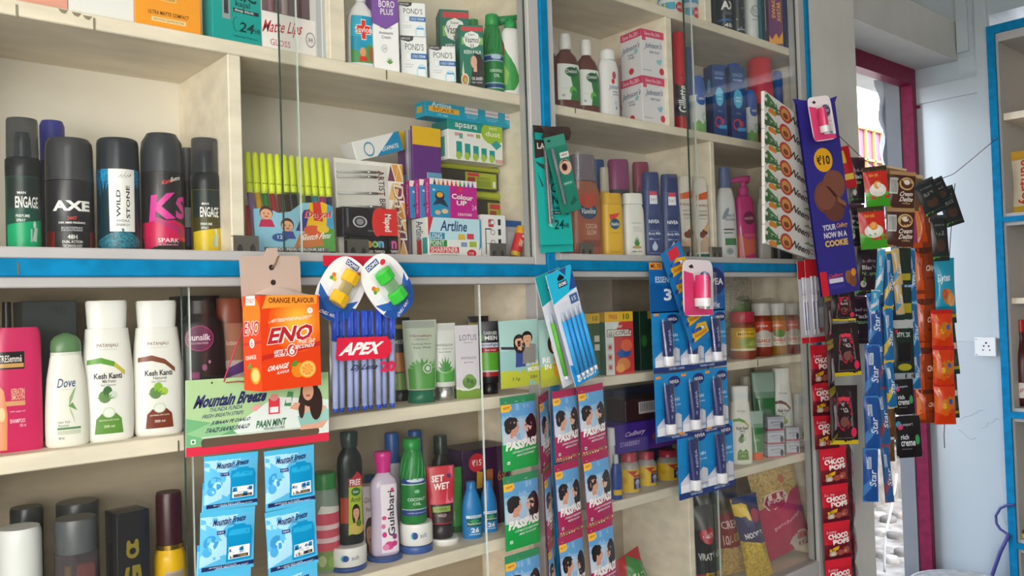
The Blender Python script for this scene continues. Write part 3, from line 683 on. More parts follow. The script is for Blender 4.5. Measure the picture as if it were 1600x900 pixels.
bottle('deodorant_can', 'black can fading to bright pink with big slanting pink letters', 'spray can', stand(254, 211, 68, ZB, .08, -9),
       [(0, .92), (.02, 1), (.67, 1)], '#2b2a2d', [('cap', [(.672, 1), (.84, 1), (.93, .94), (.985, .74), (1, .7)], '#37393f', 1, 2)],
       [R(0, 0, 1, 1, '#2b2a2d'), P([(0, 0), (1, 0), (1, .3), (.6, .4), (0, .36)], '#c81e54'), P([(0, 0), (1, 0), (1, .18), (0, .24)], '#dc2058'), T('K', .42, .56, .46, .32, '#d63c96', .15, .5, .04), T('S', .76, .56, .26, .28, '#d63c96', .1, .4, .04), P([(.26, .38), (.3, .44), (.9, .24), (.86, .2)], '#b02a6a'), T('Kama', .5, .88, .2, .05, '#e04a4a', .3, .4), T('Sutra', .64, .92, .2, .05, WH, .3, .4), T('SPARK', .5, .145, .36, .055, '#f4d0da'), T('DEODORANT SPRAY', .5, .09, .34, .022, '#f0a0b8')],
       lab=(.01, .67), span=160, ex=1, n=2, smooth=False, turn=5)
bottle('deodorant_can', 'slim dark can wedged behind the pink and the yellow sprays', 'spray can', stand(293, 232, 22, ZB, .17), CAN, '#2a2a2e', [('cap', [(.7, .97), (1, .93)], '#4a4a50', 1, 2)], [R(.2, .3, .8, .6, '#c8c8d2'), R(.2, .02, .8, .28, '#5a4a8a')], ex=1, n=2)
# ---------------------------------------------------------------- stationery
loc, rot, W, H = boxst(391, 527, 238, ZB, .06, .016, -4)
t = thing('sketch_pen_pack', 'wallet of twelve sketch pens with neon yellow caps', 'pens', loc, (radians(-6), 0, rot[2]))
PC = ['#8a6a9c', '#e0ac20', '#3f8a3c', '#b02a34', '#6a3f38', '#dc642a', '#2e5f4c', '#b8cc3a', '#2a3c34', '#2f96a0', '#c82a80', '#33306a']
for k in range(12):
    x = -W/2+W*(k+.5)/12; r = W/26; tw = -.10*(1-k/11)
    q = MB(); q.tube([(x-tw*.11, 0, .004), (x, 0, H*.6)], r*.86, PC[k], 10); pb = q.build('pen', t)
    q = MB(); q.lathe([(H*.6, r*.95), (H*.66, r*.95), (H*.665, r*1.02), (H*.97, r*.82), (H*.985, r*.7), (H, r*.5)], '#d4e42e', 12, 1, 2, x, 0)
    for e in range(3): q.box(x-.0035+.003*e, -r*1.0-.0004, H*.69, x-.0022+.003*e, -r*.6, H*.698, '#3a3c1a')
    q.build('pen_cap', pb)
kid = lambda cx, cy, s, shirt: [E(cx, cy+s*.1, s*.62, s*1.05, '#5a3326'), E(cx, cy-s*.1, s*.55, s*.8, '#e8b08a'), E(cx-s*.2, cy, s*.07, s*.1, BK, 0, 8), E(cx+s*.2, cy, s*.07, s*.1, BK, 0, 8), E(cx, cy-s*.45, s*.2, s*.12, '#c0504a', 0, 10), P([(cx-s*.5, cy-s*.9), (cx+s*.5, cy-s*.9), (cx+s*.75, cy-s*2), (cx-s*.75, cy-s*2)], shirt)]
lb = [P([(.0, .0), (1, 0), (1, .92), (.86, 1), (.6, .96), (.45, .78), (.3, .74), (.15, .84), (0, .8)], '#8fc4dc'), P([(.62, .5), (1, .4), (1, .92), (.86, 1), (.7, .97)], '#e8b820'), P([(.74, .62), (.86, .6), (.84, 1), (.74, .98)], '#d03a30'), P([(.9, .5), (1, .4), (1, .92), (.93, .96)], '#4a9ac0'), P([(.55, 0), (1, 0), (1, .45), (.85, .5), (.6, .35)], '#5a9c4a')]
lb += kid(.15, .72, .13, '#c22a58')+kid(.4, .5, .13, '#3a4a9c')+[P([(.5, .4), (.62, .82), (.7, .84), (.62, .4)], '#3d3a8c'), P([(.45, .02), (.85, .12), (.82, .42), (.55, .35)], '#c87848'), E(.72, .42, .12, .1, '#d85a3a'), E(.85, .45, .08, .08, '#e8c03a'), E(.3, .26, .1, .08, '#2f5a9a'), T('12', .3, .27, .06, .07, WH), T('Dayal', .8, .72, .34, .18, '#f2ece6', .04, .2, .02), T('Dayal', .796, .726, .34, .18, '#cc3034', .04, .2, .02), T('Sketch Pens', .76, .3, .38, .12, '#f4f0e8', .1, .3), R(.1, 0, .9, .07, '#6a6f72'), T('SKETCH PENS COLOUR SET', .5, .035, .7, .05, WH)]
q = MB(); q.box(-W*.49, -W/24-.0016, .004, W*.5, -W/24-.0008, H*.62, CLEAR)
pr(q, lb, lambda u, v, o: ((u-.5)*W*.92+W*.01, -W/24-.0018-o, .006+v*H*.5), W*.92, H*.5)
q.build('wallet', t)
cbox('ruler_pack', 'thin red and white pack tucked in the corner by the divider', 'pack', 384.5, 391, 312, ZB, .10, .02, -30, '#b9b4ae', [R(0, .2, 1, .9, '#c42a34')])
# brush set card
loc, rot, W, H = boxst(529, 636, 250, ZB, .075, .004, 0)
t = thing('paint_brush_set', 'paint brush set card with orange and maroon triangles', 'brush set', loc, (radians(-4), 0, 0))
q = MB(); q.box(-W/2, -.002, 0, W/2, .002, H, '#e9e4dc')
tri = [R(.74, 0, 1, 1, '#f1ece2')]
TC = ['#e09a2c', '#e8b870', '#8a2454', '#7a3a5a', '#e0a04a']
for r_ in range(5):
    for k in range(2):
        v0 = r_*.2
        tri += [P([(.76+k*.12, v0+.01), (.87+k*.12, v0+.01), (.815+k*.12, v0+.18)], TC[(r_*2+k) % 5]), P([(.83+k*.12, v0+.19), (.93+k*.12, v0+.19), (.88+k*.12, v0+.03)], TC[(r_*3+k+2) % 5])]
tri += [R(.36, .02, .74, .99, '#efe9e2'), T('ARTIST BRUSHES', .66, .6, .62, .09, '#4a3b38', -pi/2), T('Dayal', .88, .52, .5, .2, '#8a6448', -pi/2, .1, .03), T('Dayal', .884, .523, .5, .2, '#e8dcc8', -pi/2, .1, .0)]
pr(q, tri, front(W, .004, H), W, H); q.build('card', t)
for k, z in enumerate((.88, .83, .66, .52)):
    q = MB(); q.tube([(-W*.48, -.0045, H*(z-.02)), (-W*.05, -.0045, H*z)], .0022, '#d8d6d2', 8); q.tube([(-W*.05, -.0045, H*z), (W*.08, -.0045, H*(z+.004))], .0024, mat('#a8a6a2', .3, 'metal'), 8); q.tube([(W*.08, -.0045, H*(z+.004)), (W*.2, -.0045, H*(z+.008))], .0018, '#a85048', 8, r2=.0004)
    q.build('brush', t)
MB().box(-W*.5, -.0075, H*.3, W*.24, -.007, H*.95, CLEAR).build('plastic_window', t)
# slanted instrument box on top
loc, rot_, W, H = place(583, 229, 76, 30, .12, 0, 0)
m = MB(); m.box(-W/2, -.02, 0, W/2, .02, H, '#e6e4e2', .4, .001)
pr(m, [P([(.42, 0), (1, 0), (1, 1), (.9, 1)], '#1b86b8'), T('EXAMATE', .74, .3, .36, .22, WH), E(.3, .45, .11, .38, '#5a98b0'), E(.3, .45, .085, .28, '#e6e4e2')], front(W, .04, H), W, H)
c = at(583, 236, .12)
tag(m.build('instrument_box', None, (c.x, .115, c.z-.012), (0, radians(-17), 0)), 'white and blue box lying aslant behind the brush set', 'box')
mp = [R(.6, .05, 1, 1, '#d83230'), E(.62, .5, .1, .5, '#d83230'), T('Maped', .8, .5, .62, .16, WH, -pi/2, 0, .02), E(.3, .5, .13, .2, '#b8b8ba'), E(.3, .5, .1, .16, '#262428'), E(.3, .5, .07, .11, '#8a8a90'), R(.06, .3, .1, .95, '#5a565a'), T('0.5mm', .5, .2, .12, .06, '#a8a8aa')]
o1 = cbox('eraser_pencil_box', 'black pencil box with rainbow letters under the red tabbed box', 'box', 548, 606, 370, ZB, .045, .022, 0, '#232024', [T('neon', .58, .62, .62, .34, '#e8e0d8', 0, 0, .03), T('n', .34, .62, .14, .3, '#e85a9a', 0, 0, .04), T('e', .5, .62, .14, .3, '#e8a83a', 0, 0, .04), T('o', .65, .62, .14, .3, '#7ac04a', 0, 0, .04), T('n', .81, .62, .14, .3, '#4aa8d8', 0, 0, .04), T('ERASER TIPPED', .6, .24, .62, .15, WH)])
cbox('eraser_pencil_box', 'black pencil box behind the rainbow lettered one, showing only its end', 'box', 607.5, 626, 370, ZB, .05, .022, 0, '#29262a', [T('n', .45, .6, .45, .4, '#c85a9a', 0, 0, .04), T('TIPPED', .5, .25, .7, .15, WH), R(.8, 0, 1, 1, '#b08a5a')])
cbox('lead_box', 'black box with a red tab lying on the black pencil boxes', 'box', 536, 621, 325, zabove(o1), .046, .024, 0, '#28232a', mp)
PUR = [R(0, .86, 1, 1, '#e8b81e'), R(.48, .3, 1, .66, '#6aa8c8'), E(.9, .36, .12, .08, '#d8702a'), R(.48, .3, .5, .66, '#d8e0e8')]
for k, (a, b, yy, lb_) in enumerate(((626, 637, .135, 'purple notebook farthest back, with a yellow band'), (638, 646, .12, 'slim lilac notebook between purple ones'), (646.5, 691, .10, 'purple notebook with a yellow band and blue picture, foremost'))):
    cbox('notebook', lb_, 'notebook', a, b, (205, 203, 199)[k], ZB, yy, .006, 0, ('#6d4a78', '#a8a0b4', '#643080')[k], PUR if k != 1 else [R(0, 0, .2, 1, '#d8d2dc')])
# Artline, crayons, apsara, tubs
ART = [R(0, .45, 1, 1, '#bfe0ec'), P([(0, .5), (.1, 1), (0, 1)], '#d02a3c'), P([(.95, .2), (1, .3), (1, 1), (.97, 1), (.97, .5)], '#2a9ac0'), T('Artline', .48, .8, .5, .27, '#1d4a80', 0, .1, .02), R(.02, .46, .3, .62, '#1f8fb8'), T('LONG', .14, .54, .22, .13, WH), R(.02, .28, .34, .44, '#2a8a4a'), T('POINT', .16, .36, .26, .13, WH), R(.02, .12, .56, .27, '#d6303a'), T('SHARPENER', .29, .195, .5, .125, WH), T('SUPERIOR QUALITY BLADE PROVIDES', .3, .07, .5, .03, '#3a4048'), T('LONG POINT', .16, .025, .24, .03, '#3a4048'),
       R(.55, .46, .68, .6, '#e0b83a'), R(.72, .48, .85, .62, '#d83a4c'), R(.6, .28, .72, .4, '#8a9ac0'), R(.76, .28, .9, .42, '#a8c03a'), E(.8, .12, .09, .1, '#d6303a'), T('10', .8, .12, .08, .06, WH)]
ars = cbox('sharpener_box', 'white and blue sharpener box with red, green and blue lettering bars', 'box', 669, 752, 341, ZB, .045, .05, 0, '#e8e8e6', ART, [T('Artline', .5, .68, .5, .45, '#3b4a68', -pi/2), R(.3, .02, .6, .45, '#b03a3c'), R(.65, .1, .95, .5, '#3a9a9a')])
CRA = [R(.4, 0, 1, 1, '#c4208c'), R(0, 0, .42, .84, '#2a8fc0'), R(0, .84, 1, 1, '#efe6e0')]+[P([(.07+.09*k, .84), (.13+.09*k, .84), (.1+.09*k, 1)], ['#2a2a5a', '#e08a2a', '#b02a3a', '#e8402a', '#d82a4a', '#d85a20', '#5a9a3a', '#3a8a8a', '#4a6ac8', '#8a4aa8'][k]) for k in range(10)]+[R(.41, 0, 1, .82, '#c4208c'), E(.2, .55, .1, .12, '#1d2a3c'), E(.2, .58, .07, .07, '#e8a83a'), P([(.05, .3), (.15, .5), (.3, .45), (.38, .25), (.3, .3), (.2, .35)], '#22344c'), E(.15, .12, .06, .06, '#d8b08a'), E(.3, .16, .07, .06, '#e0c090'), E(.08, .7, .03, .03, '#bfe0ee'), T('Colour', .68, .56, .46, .14, WH, -.03, 0, .03), T('UP', .66, .4, .22, .13, WH, 0, 0, .03), R(.6, .7, .68, .8, '#e03a4a'), T('24', .93, .3, .1, .13, '#f0b8d8'), T('CRAYONS', .72, .1, .3, .07, WH)]
zt = zabove(ars)
for k in range(3):
    x0 = (672, 664.5, 658)[k]
    loc, rot, W, H = boxst(672-7*k, 745-7*k, 281, zt, .046+.0172*k*0, .0165, 0)
    carton('crayon_box', ('magenta crayon box with a diver picture on top of the sharpener box', 'middle crayon box, magenta edge showing behind the diver one', 'rearmost crayon box, magenta edge showing beside the notebook')[k], 'crayons', W, .0165, H, (loc[0]+.0, .0545+.0172*k, zt), (0, 0, 0), '#b01c7c', CRA, [T('Colour Up', .5, .5, .8, .4, '#f0b8d8', -pi/2)], group=None)
tubop = [R(0, 0, 1, 1, '#3c3830'), R(.38, .06, .97, .94, '#a8b42c'), R(.42, .72, .64, .9, '#c8343c'), R(.42, .1, .56, .66, '#a83a3c'), R(.6, .12, .86, .5, '#8a9a28'), R(.9, .15, .95, .5, '#e8e8d8')]+[R(.6, .56+.06*k, .84, .58+.06*k, '#5a6a1c') for k in range(3)]
def tubthing(label, a, b, pyt, zb, y, pyl):
    loc, rot, W, H = boxst(a, b, pyt, zb, y, .07, 0)
    t = thing('stationery_tub', label, 'tub', loc, rot)
    q = MB(); q.box(-W*.47, -.033, 0, W*.47, .033, H*.8, '#55503f', .2, .004); pr(q, tubop, lambda u, v, o: ((u-.5)*W*.9, -.0332-o, H*.04+v*H*.72), W*.9, H*.72); q.build('box', t)
    MB().box(-W/2, -.035, H*.8, W/2, .035, H, '#b4bc30', .3, .004).build('lid', t)
    return t, H
t1, h1 = tubthing('clear stationery tub with a yellow green lid, lower one', 730, 812, 300, ZB+.062, .135, 0)
MB().box(-.05, -.03, -.062, .05, .03, -.0005, '#3a3a42', .5, .003).build('base_tray', t1)
t2, h2 = tubthing('clear stationery tub with a yellow green lid under the eraser box', 690, 783, 258, ZB+.062+h1+.0005, .13, 0)
APS = [R(0, .76, 1, 1, '#18988c'), T('apsara', .33, .87, .4, .16, WH, 0, 0, .01), E(.82, .8, .22, .3, '#a4c438'), T('non', .82, .92, .14, .07, '#e4eeb0'), T('dust', .82, .78, .28, .14, '#f0f4d8'), E(.88, .5, .1, .13, '#3aa49c', 0, 4), R(.12, .62, .26, .7, '#d8a0a0'), R(.34, .64, .46, .7, '#dca8a8'), R(.2, .56, .26, .68, '#6ab0a0'), R(.5, .62, .58, .72, '#a8bc4a'), R(.85, .02, 1, .12, '#dca8a0')]
for k in range(5):
    x = .12+.15*k; hh = .4-.035*k
    APS += [R(x, .08, x+.12, .12+hh, '#f4f2ee'), R(x+.02, .1, x+.12, .08+hh, '#1f9c98'), E(x+.06, .12, .05, .1, '#a8c84a')]
zt = ZB+.062+h1+.0005+h2+.0005
aps = cbox('eraser_box', 'white and teal non dust eraser box below the scale box', 'box', 700, 785, 193, zt, .10, .05, 0, '#efeeea', APS, [R(0, .76, 1, 1, '#0f7a74'), R(.2, .1, .8, .6, '#4aa8a4')])
SCA = [T('Artline', .16, .8, .2, .3, WH), R(.03, .34, .34, .66, '#f0b83a'), T('SCALE', .18, .5, .22, .2, '#a0501e'), T('15 cm', .17, .18, .1, .12, '#d0ecf4')]+[x for k in range(3) for x in (R(.4+.22*k, .52, .54+.22*k, .92, '#dcd4dc'), R(.4+.22*k, .7, .54+.22*k, .74, '#6a6a78'), T('unbreakable', .47+.22*k, .4, .14, .06, '#bfe6f0'), T('flexible', .47+.22*k, .28, .1, .06, '#bfe6f0'))]
cbox('scale_box', 'long turquoise ruler box lying on the eraser box', 'box', 665, 810, 168, zabove(aps), .10, .035, 0, '#18a0c4', SCA, [R(.2, .3, .7, .7, '#d8a83a')])
CLP = [R(0, 0, 1, 1, '#ebe8e8'), R(.28, .72, .5, .9, '#d0304a'), T('cello', .39, .81, .16, .06, WH)]+[R(.68, .08+.23*k, .8, .22+.23*k, '#2a282c') for k in range(4)]+[E(.45, .14+.23*k, .1, .06, '#77767c') for k in range(4)]+[E(.45, .14+.23*k, .075, .042, '#ebe8e8') for k in range(4)]+[R(.14, .66, .4, .69, '#2a282c'), R(.14, .1, .17, .68, '#2a282c')]
cbox('binder_clip_box', 'white box printed with black binder clips', 'box', 753, 790, 336, ZB, .048, .035, 0, '#e8e6e6', CLP)
cbox('stapler_box', 'grey box with a blue top edge behind the glue stick', 'box', 791, 816, 345, ZB, .075, .05, 0, '#b9b5bc', [R(0, .84, 1, 1, '#2a5aa0'), R(.1, .1, .9, .7, '#c6c2c8')])
# glue stick leaning
c = at(815, 372, .04); L = .072
t = thing('glue_stick', 'red and yellow glue stick leaning against the cabinet side', 'glue', (at(804, 397, .045).x, .045, ZB+.0045), (0, radians(21), 0)); t.scale = (.86, .86, .86)
q = MB(); q.lathe([(.010, .0122), (.052, .0122)], '#c9252e', 20)
pr(q, [R(0, .3, 1, .92, '#c9252e'), T('KORES', .55, .5, .34, .3, WH, pi/2, 0, .02), R(.3, .3, .36, .7, '#e8c04a'), E(.5, .88, .12, .07, WH)], lambda u, v, o: ((.0124+o)*sin((u-.5)*2.4), -(.0124+o)*cos((u-.5)*2.4), .010+v*.042), .0298, .042, .08)
q.build('tube', t)
MB().lathe([(0, .0112), (.0099, .0118)], '#c8a02a', 20).build('base_knob', t)
MB().lathe([(.0525, .0125), (.066, .0122), (.070, .0108), (.0715, .007)], '#dda11c', 20).build('cap', t)

# ================================================================ upper right bay
# top shelf
for lb_, cx, wpx, pyt, c in (('small white and red tub at the left of the top right shelf', 1047, 38, -14, '#d8dce0'), ('small pale tub with a red badge beside another tub on the high shelf', 1076, 30, -10, '#cfd6da')):
    bottle('balm_tub', lb_, 'tub', stand(cx, pyt, wpx, ZR1, .07), [(0, .92), (.05, 1), (.6, 1)], c, [('lid', [(.6, 1.06), (.95, 1.06), (1, 1)], '#5a9ac0', 1, 2)], [R(0, .25, .5, .75, '#4aa0b8'), E(.7, .45, .2, .35, RED), T('Jelly', .7, .45, .3, .3, WH), R(.1, .3, .16, .7, '#e0c04a')], lab=(.05, .58), span=140, ex=1, n=2)
hi = [('dark bottle with an orange foot beside the divider of the high shelf', 1115, 16, -60, '#2a3430', [R(0, 0, 1, .3, '#c8782a')], .15),
      ('black deodorant with a bright blue corner on the high shelf', 1130, 25, -62, '#1e1f22', [R(.0, 0, .9, .26, '#2a7ac8'), T('AX', .6, .52, .8, .16, WH, 0, 0, .04), R(.4, .34, .9, .4, '#5a5f64'), T('48h', .6, .14, .5, .08, WH)], .07),
      ('black speckled deodorant can on the high shelf', 1151, 23, -64, '#26272b', [E(.3, .3, .05, .02, '#8a8c92'), E(.6, .5, .05, .02, '#8a8c92'), E(.5, .15, .05, .02, '#8a8c92'), E(.7, .35, .04, .02, '#8a8c92'), R(.3, .1, .8, .13, '#9a9ca2')], .065),
      ('white can with a grey wreath emblem on the high shelf', 1172, 23, -64, '#d4d6d6', [E(.62, .5, .3, .1, '#8a9094'), E(.62, .5, .25, .08, '#d4d6d6'), T('L', .62, .5, .14, .07, '#8a9094'), R(.35, .34, .9, .36, '#a8acb0')], .065),
      ('teal glittering can between white and grey cans on the high shelf', 1187, 10, -66, '#1a8a98', [R(0, 0, 1, 1, mat('#1a8a98', .3, 'glitter'))], .09),
      ('slim can with a pale label panel on the high shelf', 1197, 14, -66, '#2a3c46', [R(.2, .25, 1, 1, '#b8bcbe'), T('WILD', .7, .6, .3, .1, '#4a4c52', pi/2)], .065)]
for lb_, cx, wpx, pyt, c, ops, y in hi:
    bottle('deodorant_can', lb_, 'spray can', stand(cx, pyt, wpx, ZR1, y), CAN, c, [('cap', [(.7, .97), (.97, .95), (1, .85)], '#2a2c30', 1, 2)], ops, lab=(.01, .7), span=160, ex=1, n=2, smooth=False, su=.1)
cbox('deodorant_box', 'purple carton with white and upright orange letters on the high shelf', 'carton', 1200, 1221, -70, ZR1, .042, .024, -40, '#6b2a62', [T('SET', .52, .78, .8, .1, WH, 0, 0, .03), T('WET', .54, .65, .8, .1, WH, 0, 0, .03), R(.15, .565, .9, .58, '#c878b8'), T('SWAG', .38, .4, .22, .26, '#f0a82a', pi/2, 0, .02), T('AVATAR', .76, .36, .22, .3, '#f0a82a', pi/2, 0, .02), P([(0, 0), (1, 0), (1, .14), (.7, .06), (.5, .12), (.2, .05), (0, .1)], '#e8a02a')])
bottle('deodorant_can', 'tall blue can with upright grey lettering at the shelf end', 'spray can', stand(1232, -72, 20, ZR1, .062), CAN, '#2c3c90', [('cap', [(.7, .97), (1, .93)], '#24306c', 1, 2)], [R(.6, 0, 1, 1, '#2a2c4a'), T('FOGG', .62, .55, .3, .62, '#a8acb8', pi/2, 0, .02)], lab=(.01, .7), span=160, ex=1, n=2, smooth=False, su=.1)
# ---------------------------------------------------------------- middle shelf
DET = [R(0, 0, 1, 1, '#dfe2dc'), P([(.5, 0), (1, 0), (1, .8), (.8, .95), (.5, .7), (.6, .4)], '#2f7a3c'), E(.58, .78, .3, .14, '#1f5a3a'), T('Dettol', .58, .8, .5, .1, WH, .06), E(.62, .26, .16, .12, '#6ab04a'), E(.66, .2, .1, .08, '#2f7a3c'), E(.2, .12, .06, .04, '#a8aca8'), T('chloroxylenol', .28, .32, .3, .02, '#9a9e9a')]
DB = [(0, .93), (.03, 1), (.5, 1), (.62, .95), (.72, .74), (.78, .45), (.8, .36)]
for k, (lb_, cx, pyt, wpx, y) in enumerate((('brown antiseptic bottle with white cap, taller of the pair', 884, 55, 42, .07), ('brown antiseptic bottle with white cap nearer the powder bottle', 917, 64, 37, .08), ('third brown antiseptic bottle half hidden by the blue post', 861, 60, 34, .14))):
    bottle('antiseptic_bottle', lb_, 'bottle', stand(cx, pyt, wpx, ZR2, y, -16), DB, '#63352c', [('cap', [(.8, .4), (.82, .44), (.995, .42), (1, .38)], '#e4e0dd', 1, 2)], DET, lab=(.14, .6), span=112, ex=.6, n=2.4)
JB = [R(0, 0, 1, 1, '#e2dfdf'), E(.55, .76, .1, .06, RED), E(.62, .9, .12, .09, '#b05060'), T('Johnson', .62, .62, .62, .13, '#2f4f9c', .05, .2), T('baby', .7, .52, .36, .06, '#2f4f9c'), T('powder', .72, .46, .4, .06, '#2f4f9c'), E(.7, .26, .12, .06, '#c0d4dc'), E(.7, .15, .05, .04, '#7a8a9a')]
bottle('powder_bottle', 'white baby powder bottle between brown bottles and soap cartons', 'bottle', stand(950, 79, 33, ZR2, .07, -14), [(0, .92), (.02, .98), (.4, .97), (.72, .98), (.82, .82), (.85, .66)], '#e4e1e0', [('cap', [(.85, .66), (.9, .7), (.97, .68), (1, .5)], '#e8e6e4', 1, 2)], JB, lab=(.06, .68), span=120, ex=.7, n=2.3)
bottle('powder_bottle', 'pale pink bottle mostly hidden behind the powder bottle', 'bottle', stand(971, 92, 20, ZR2, .16), [(0, .95), (.8, .95), (.9, .6)], '#d8aeb4', [('cap', [(.9, .6), (1, .55)], '#e0c0c4', 1, 2)], [E(.5, .4, .3, .1, '#c03a50')], ex=.8)
JS = [R(0, .84, 1, 1, '#d83a66'), T("Save Rs.20/-", .5, .92, .7, .07, '#f4d0d8'), R(.04, .76, .2, .84, '#e2455c'), T("Johnson's", .52, .66, .72, .16, '#2f4f7c', .06, .2), T('BABY SOAP', .56, .53, .4, .05, '#4a5a78'), E(.78, .35, .1, .04, '#8fc8c8', .6), E(.72, .33, .1, .04, '#8fc8c8', -.6), E(.85, .14, .1, .075, RED), R(.05, .12, .4, .135, '#8a929c')]
JL = [R(0, .84, 1, 1, '#d83a66'), T('Save Rs.20/-', .5, .92, .8, .09, '#f4d0d8'), T("Johnson's", .5, .64, .84, .16, '#2f4f7c', .06, .2), T('baby', .5, .5, .28, .06, '#4a5a78'), T('soap', .52, .43, .28, .06, '#4a5a78'), E(.75, .55, .1, .05, '#8fc8c8', .5), E(.5, .15, .12, .07, RED)]
loc, rot, W, H = boxst(1004, 1040, 121, ZR2, .045, .066, -4)
sp1 = carton('soap_carton', 'lower pink topped white baby soap carton of the stacked two', 'soap', W, .066, H, loc, rot, '#e3dfe2', JS, JL)
loc2, rot2, W2, H2 = boxst(1002, 1038, 48, ZR2+H+.0006, .045, .066, -6)
carton('soap_carton', 'upper pink topped white baby soap carton, lying on another', 'soap', W2, .066, H2, loc2, rot2, '#e3dfe2', JS, JL)
GIL = [R(0, 0, 1, .26, '#b01c28'), P([(0, .26), (1, .26), (1, .92), (0, .86)], '#2c2a2c'), T('Gillette', .5, .58, .5, .56, WH, pi/2, .1, .02), R(0, .92, 1, 1, '#c8202c')]
def foam(label, cx, pyt, wpx, y, turn=0):
    return bottle('shaving_foam_can', label, 'spray can', stand(cx, pyt, wpx, ZR2, y), [(0, .95), (.02, 1), (.55, 1)], '#b01c28', [('cap', [(.553, 1), (.98, .97), (1, .9)], '#c41c2c', 1, 2)], [R(0, 0, 1, 1, '#2c2a2c')]+GIL+[P([(0, .9), (.4, .8), (1, 1), (0, 1)], '#c41c2c')], lab=(.01, .55), span=150, ex=1, n=2, smooth=False, turn=turn)
foam('slim red and black shaving foam can right of the divider', 1062, 52, 21, .065)
foam('big red and black shaving foam can near the green leaf strip', 1189, 94, 40, .085, 30)
bottle('deodorant_can', 'blue can behind the slim red shaving foam', 'spray can', stand(1077, 75, 16, ZR2, .15), CAN, '#2f4f9c', [('cap', [(.7, .97), (1, .93)], '#2a4088', 1, 2)], ex=1, n=2)
NIL = [P([(0, 0), (1, 0), (1, .28), (.8, .36), (.6, .26), (.4, .38), (.2, .28), (0, .34)], '#7cb06a'), E(.72, .45, .16, .1, '#a8c8a4'), E(.74, .44, .1, .06, '#d8e4dc')]
NIP = [(0, .93), (.02, 1), (.5, 1), (.68, .98)]
for lb_, cx, pyt, wpx, y in (('white and green roll-on bottle with a blue cap beside the blue cartons', 1090, 120, 25, .075), ('white and green roll-on bottle close behind its twin, left of the blue cartons', 1104, 122, 15, .15), ('white and green roll-on bottle between blue carton and big red can', 1173, 142, 21, .065)):
    bottle('roll_on_bottle', lb_, 'deodorant', stand(cx, pyt, wpx, ZR2, y), NIP, '#d6dada', [('cap', [(.68, .96), (.8, 1), (.92, .9), (1, .62)], '#3c5fae', .8, 2)], [E(.6, .9, .3, .16, '#3c5fae'), T('NIVEA', .62, .9, .34, .06, WH)]+NIL, lab=(.02, .68), span=130, ex=.7, n=2.2)
DSP = [R(0, 0, 1, 1, '#25427c'), T('VIWASH', .5, .88, .7, .06, '#8a9cc0'), T('Intimate', .5, .82, .6, .04, '#a8bce0'), E(.5, .56, .3, .13, '#5ab4d8'), T('clean', .5, .58, .3, .03, '#dceef4'), T('care', .5, .53, .3, .03, '#dceef4'), E(.4, .21, .3, .08, '#c83a48'), E(.4, .21, .22, .055, '#25427c'), T('50', .66, .22, .3, .07, '#d84a58'), R(.4, .12, .95, .17, '#4a9ad0'), T('100 ml', .5, .36, .3, .025, '#8a9cc0')]
cbox('wash_carton', 'dark blue carton with a pale blue oval, left of the pair', 'carton', 1114, 1135, 101, ZR2, .055, .04, -24, '#25427c', DSP, [R(0, 0, 1, 1, '#1d3566'), E(.6, .72, .2, .1, '#4a9ad0')])
cbox('wash_carton', 'dark blue carton with a pale blue oval beside the roll-on bottle', 'carton', 1142, 1165, 104, ZR2, .052, .04, -24, '#25427c', DSP, [R(0, 0, 1, 1, '#1d3566')])
bottle('blue_cap_bottle', 'blue topped bottle rising behind the dark blue cartons', 'bottle', stand(1147, 100, 26, ZR2, .17), [(0, .95), (.7, .95)], '#2c50a0', [('cap', [(.7, .95), (.94, .95), (1, .7)], '#2f5ab4', 1, 2)], ex=1, n=2)
bottle('blue_cap_bottle', 'blue bottle showing between the red can and the leafy strip', 'bottle', stand(1217, 112, 16, ZR2, .11), [(0, .95), (.7, .95)], '#d0d8dc', [('cap', [(.4, .97), (.94, .95), (1, .7)], '#2f5ab4', 1, 2)], ex=1, n=2)
# ---------------------------------------------------------------- lowest shelf of the upper right bay
LOT = [(0, .9), (.02, .98), (.3, 1), (.6, .96), (.78, .8), (.8, .62)]
vas = lambda c, s: [R(0, 0, 1, 1, c), E(.5, .62, .3*s, .12*s, '#1d4a6a'), T('Vaseline', .5, .62, .5*s, .08*s, WH, 0, .15), P([(.2, .8), (.8, .84), (.6, .74), (.25, .7)], '#d03a28')]
st = stand(911, 243, 53, ZRB, .08, -14)
t = bottle('body_lotion_bottle', 'large cocoa brown lotion bottle wrapped in clear film', 'lotion', st, [(0, .92), (.02, 1), (.4, 1), (.62, .96), (.72, .78), (.74, .7)], '#a85a3c', [('cap', [(.745, .72), (.8, .76), (.96, .74), (1, .66)], '#7a6a76', .6, 2.6)], vas('#a85a3c', 1)[1:]+[T('COCOA', .58, .4, .4, .07, '#e8c0a8'), T('GLOW', .58, .31, .34, .07, '#e8c0a8'), E(.5, .78, .28, .12, '#c84a2c'), R(.3, .1, .9, .2, '#8a4430')], lab=(.03, .7), span=120, ex=.55, n=2.6)
W, H = st[2], st[3]
q = MB(); q.lathe([(.002, W*.53, W*.32), (.3*H, W*.535, W*.33), (.62*H, W*.52, W*.31), (.8*H, W*.45, W*.28), (1.02*H, W*.43, W*.27)], CLEAR, 20, rough=.1, cap=False); q.build('clear_wrap', t)
bottle('body_lotion_bottle', 'yellow lotion bottle behind, its pale cap above the others', 'lotion', stand(946, 262, 24, ZRB, .15), [(0, .92), (.3, 1), (.6, .96), (.74, .6)], '#d8b04a', [('cap', [(.74, .6), (1, .55)], '#c8bea8', .7, 2)], [E(.5, .5, .4, .14, '#2a4a5a')], ex=.6)
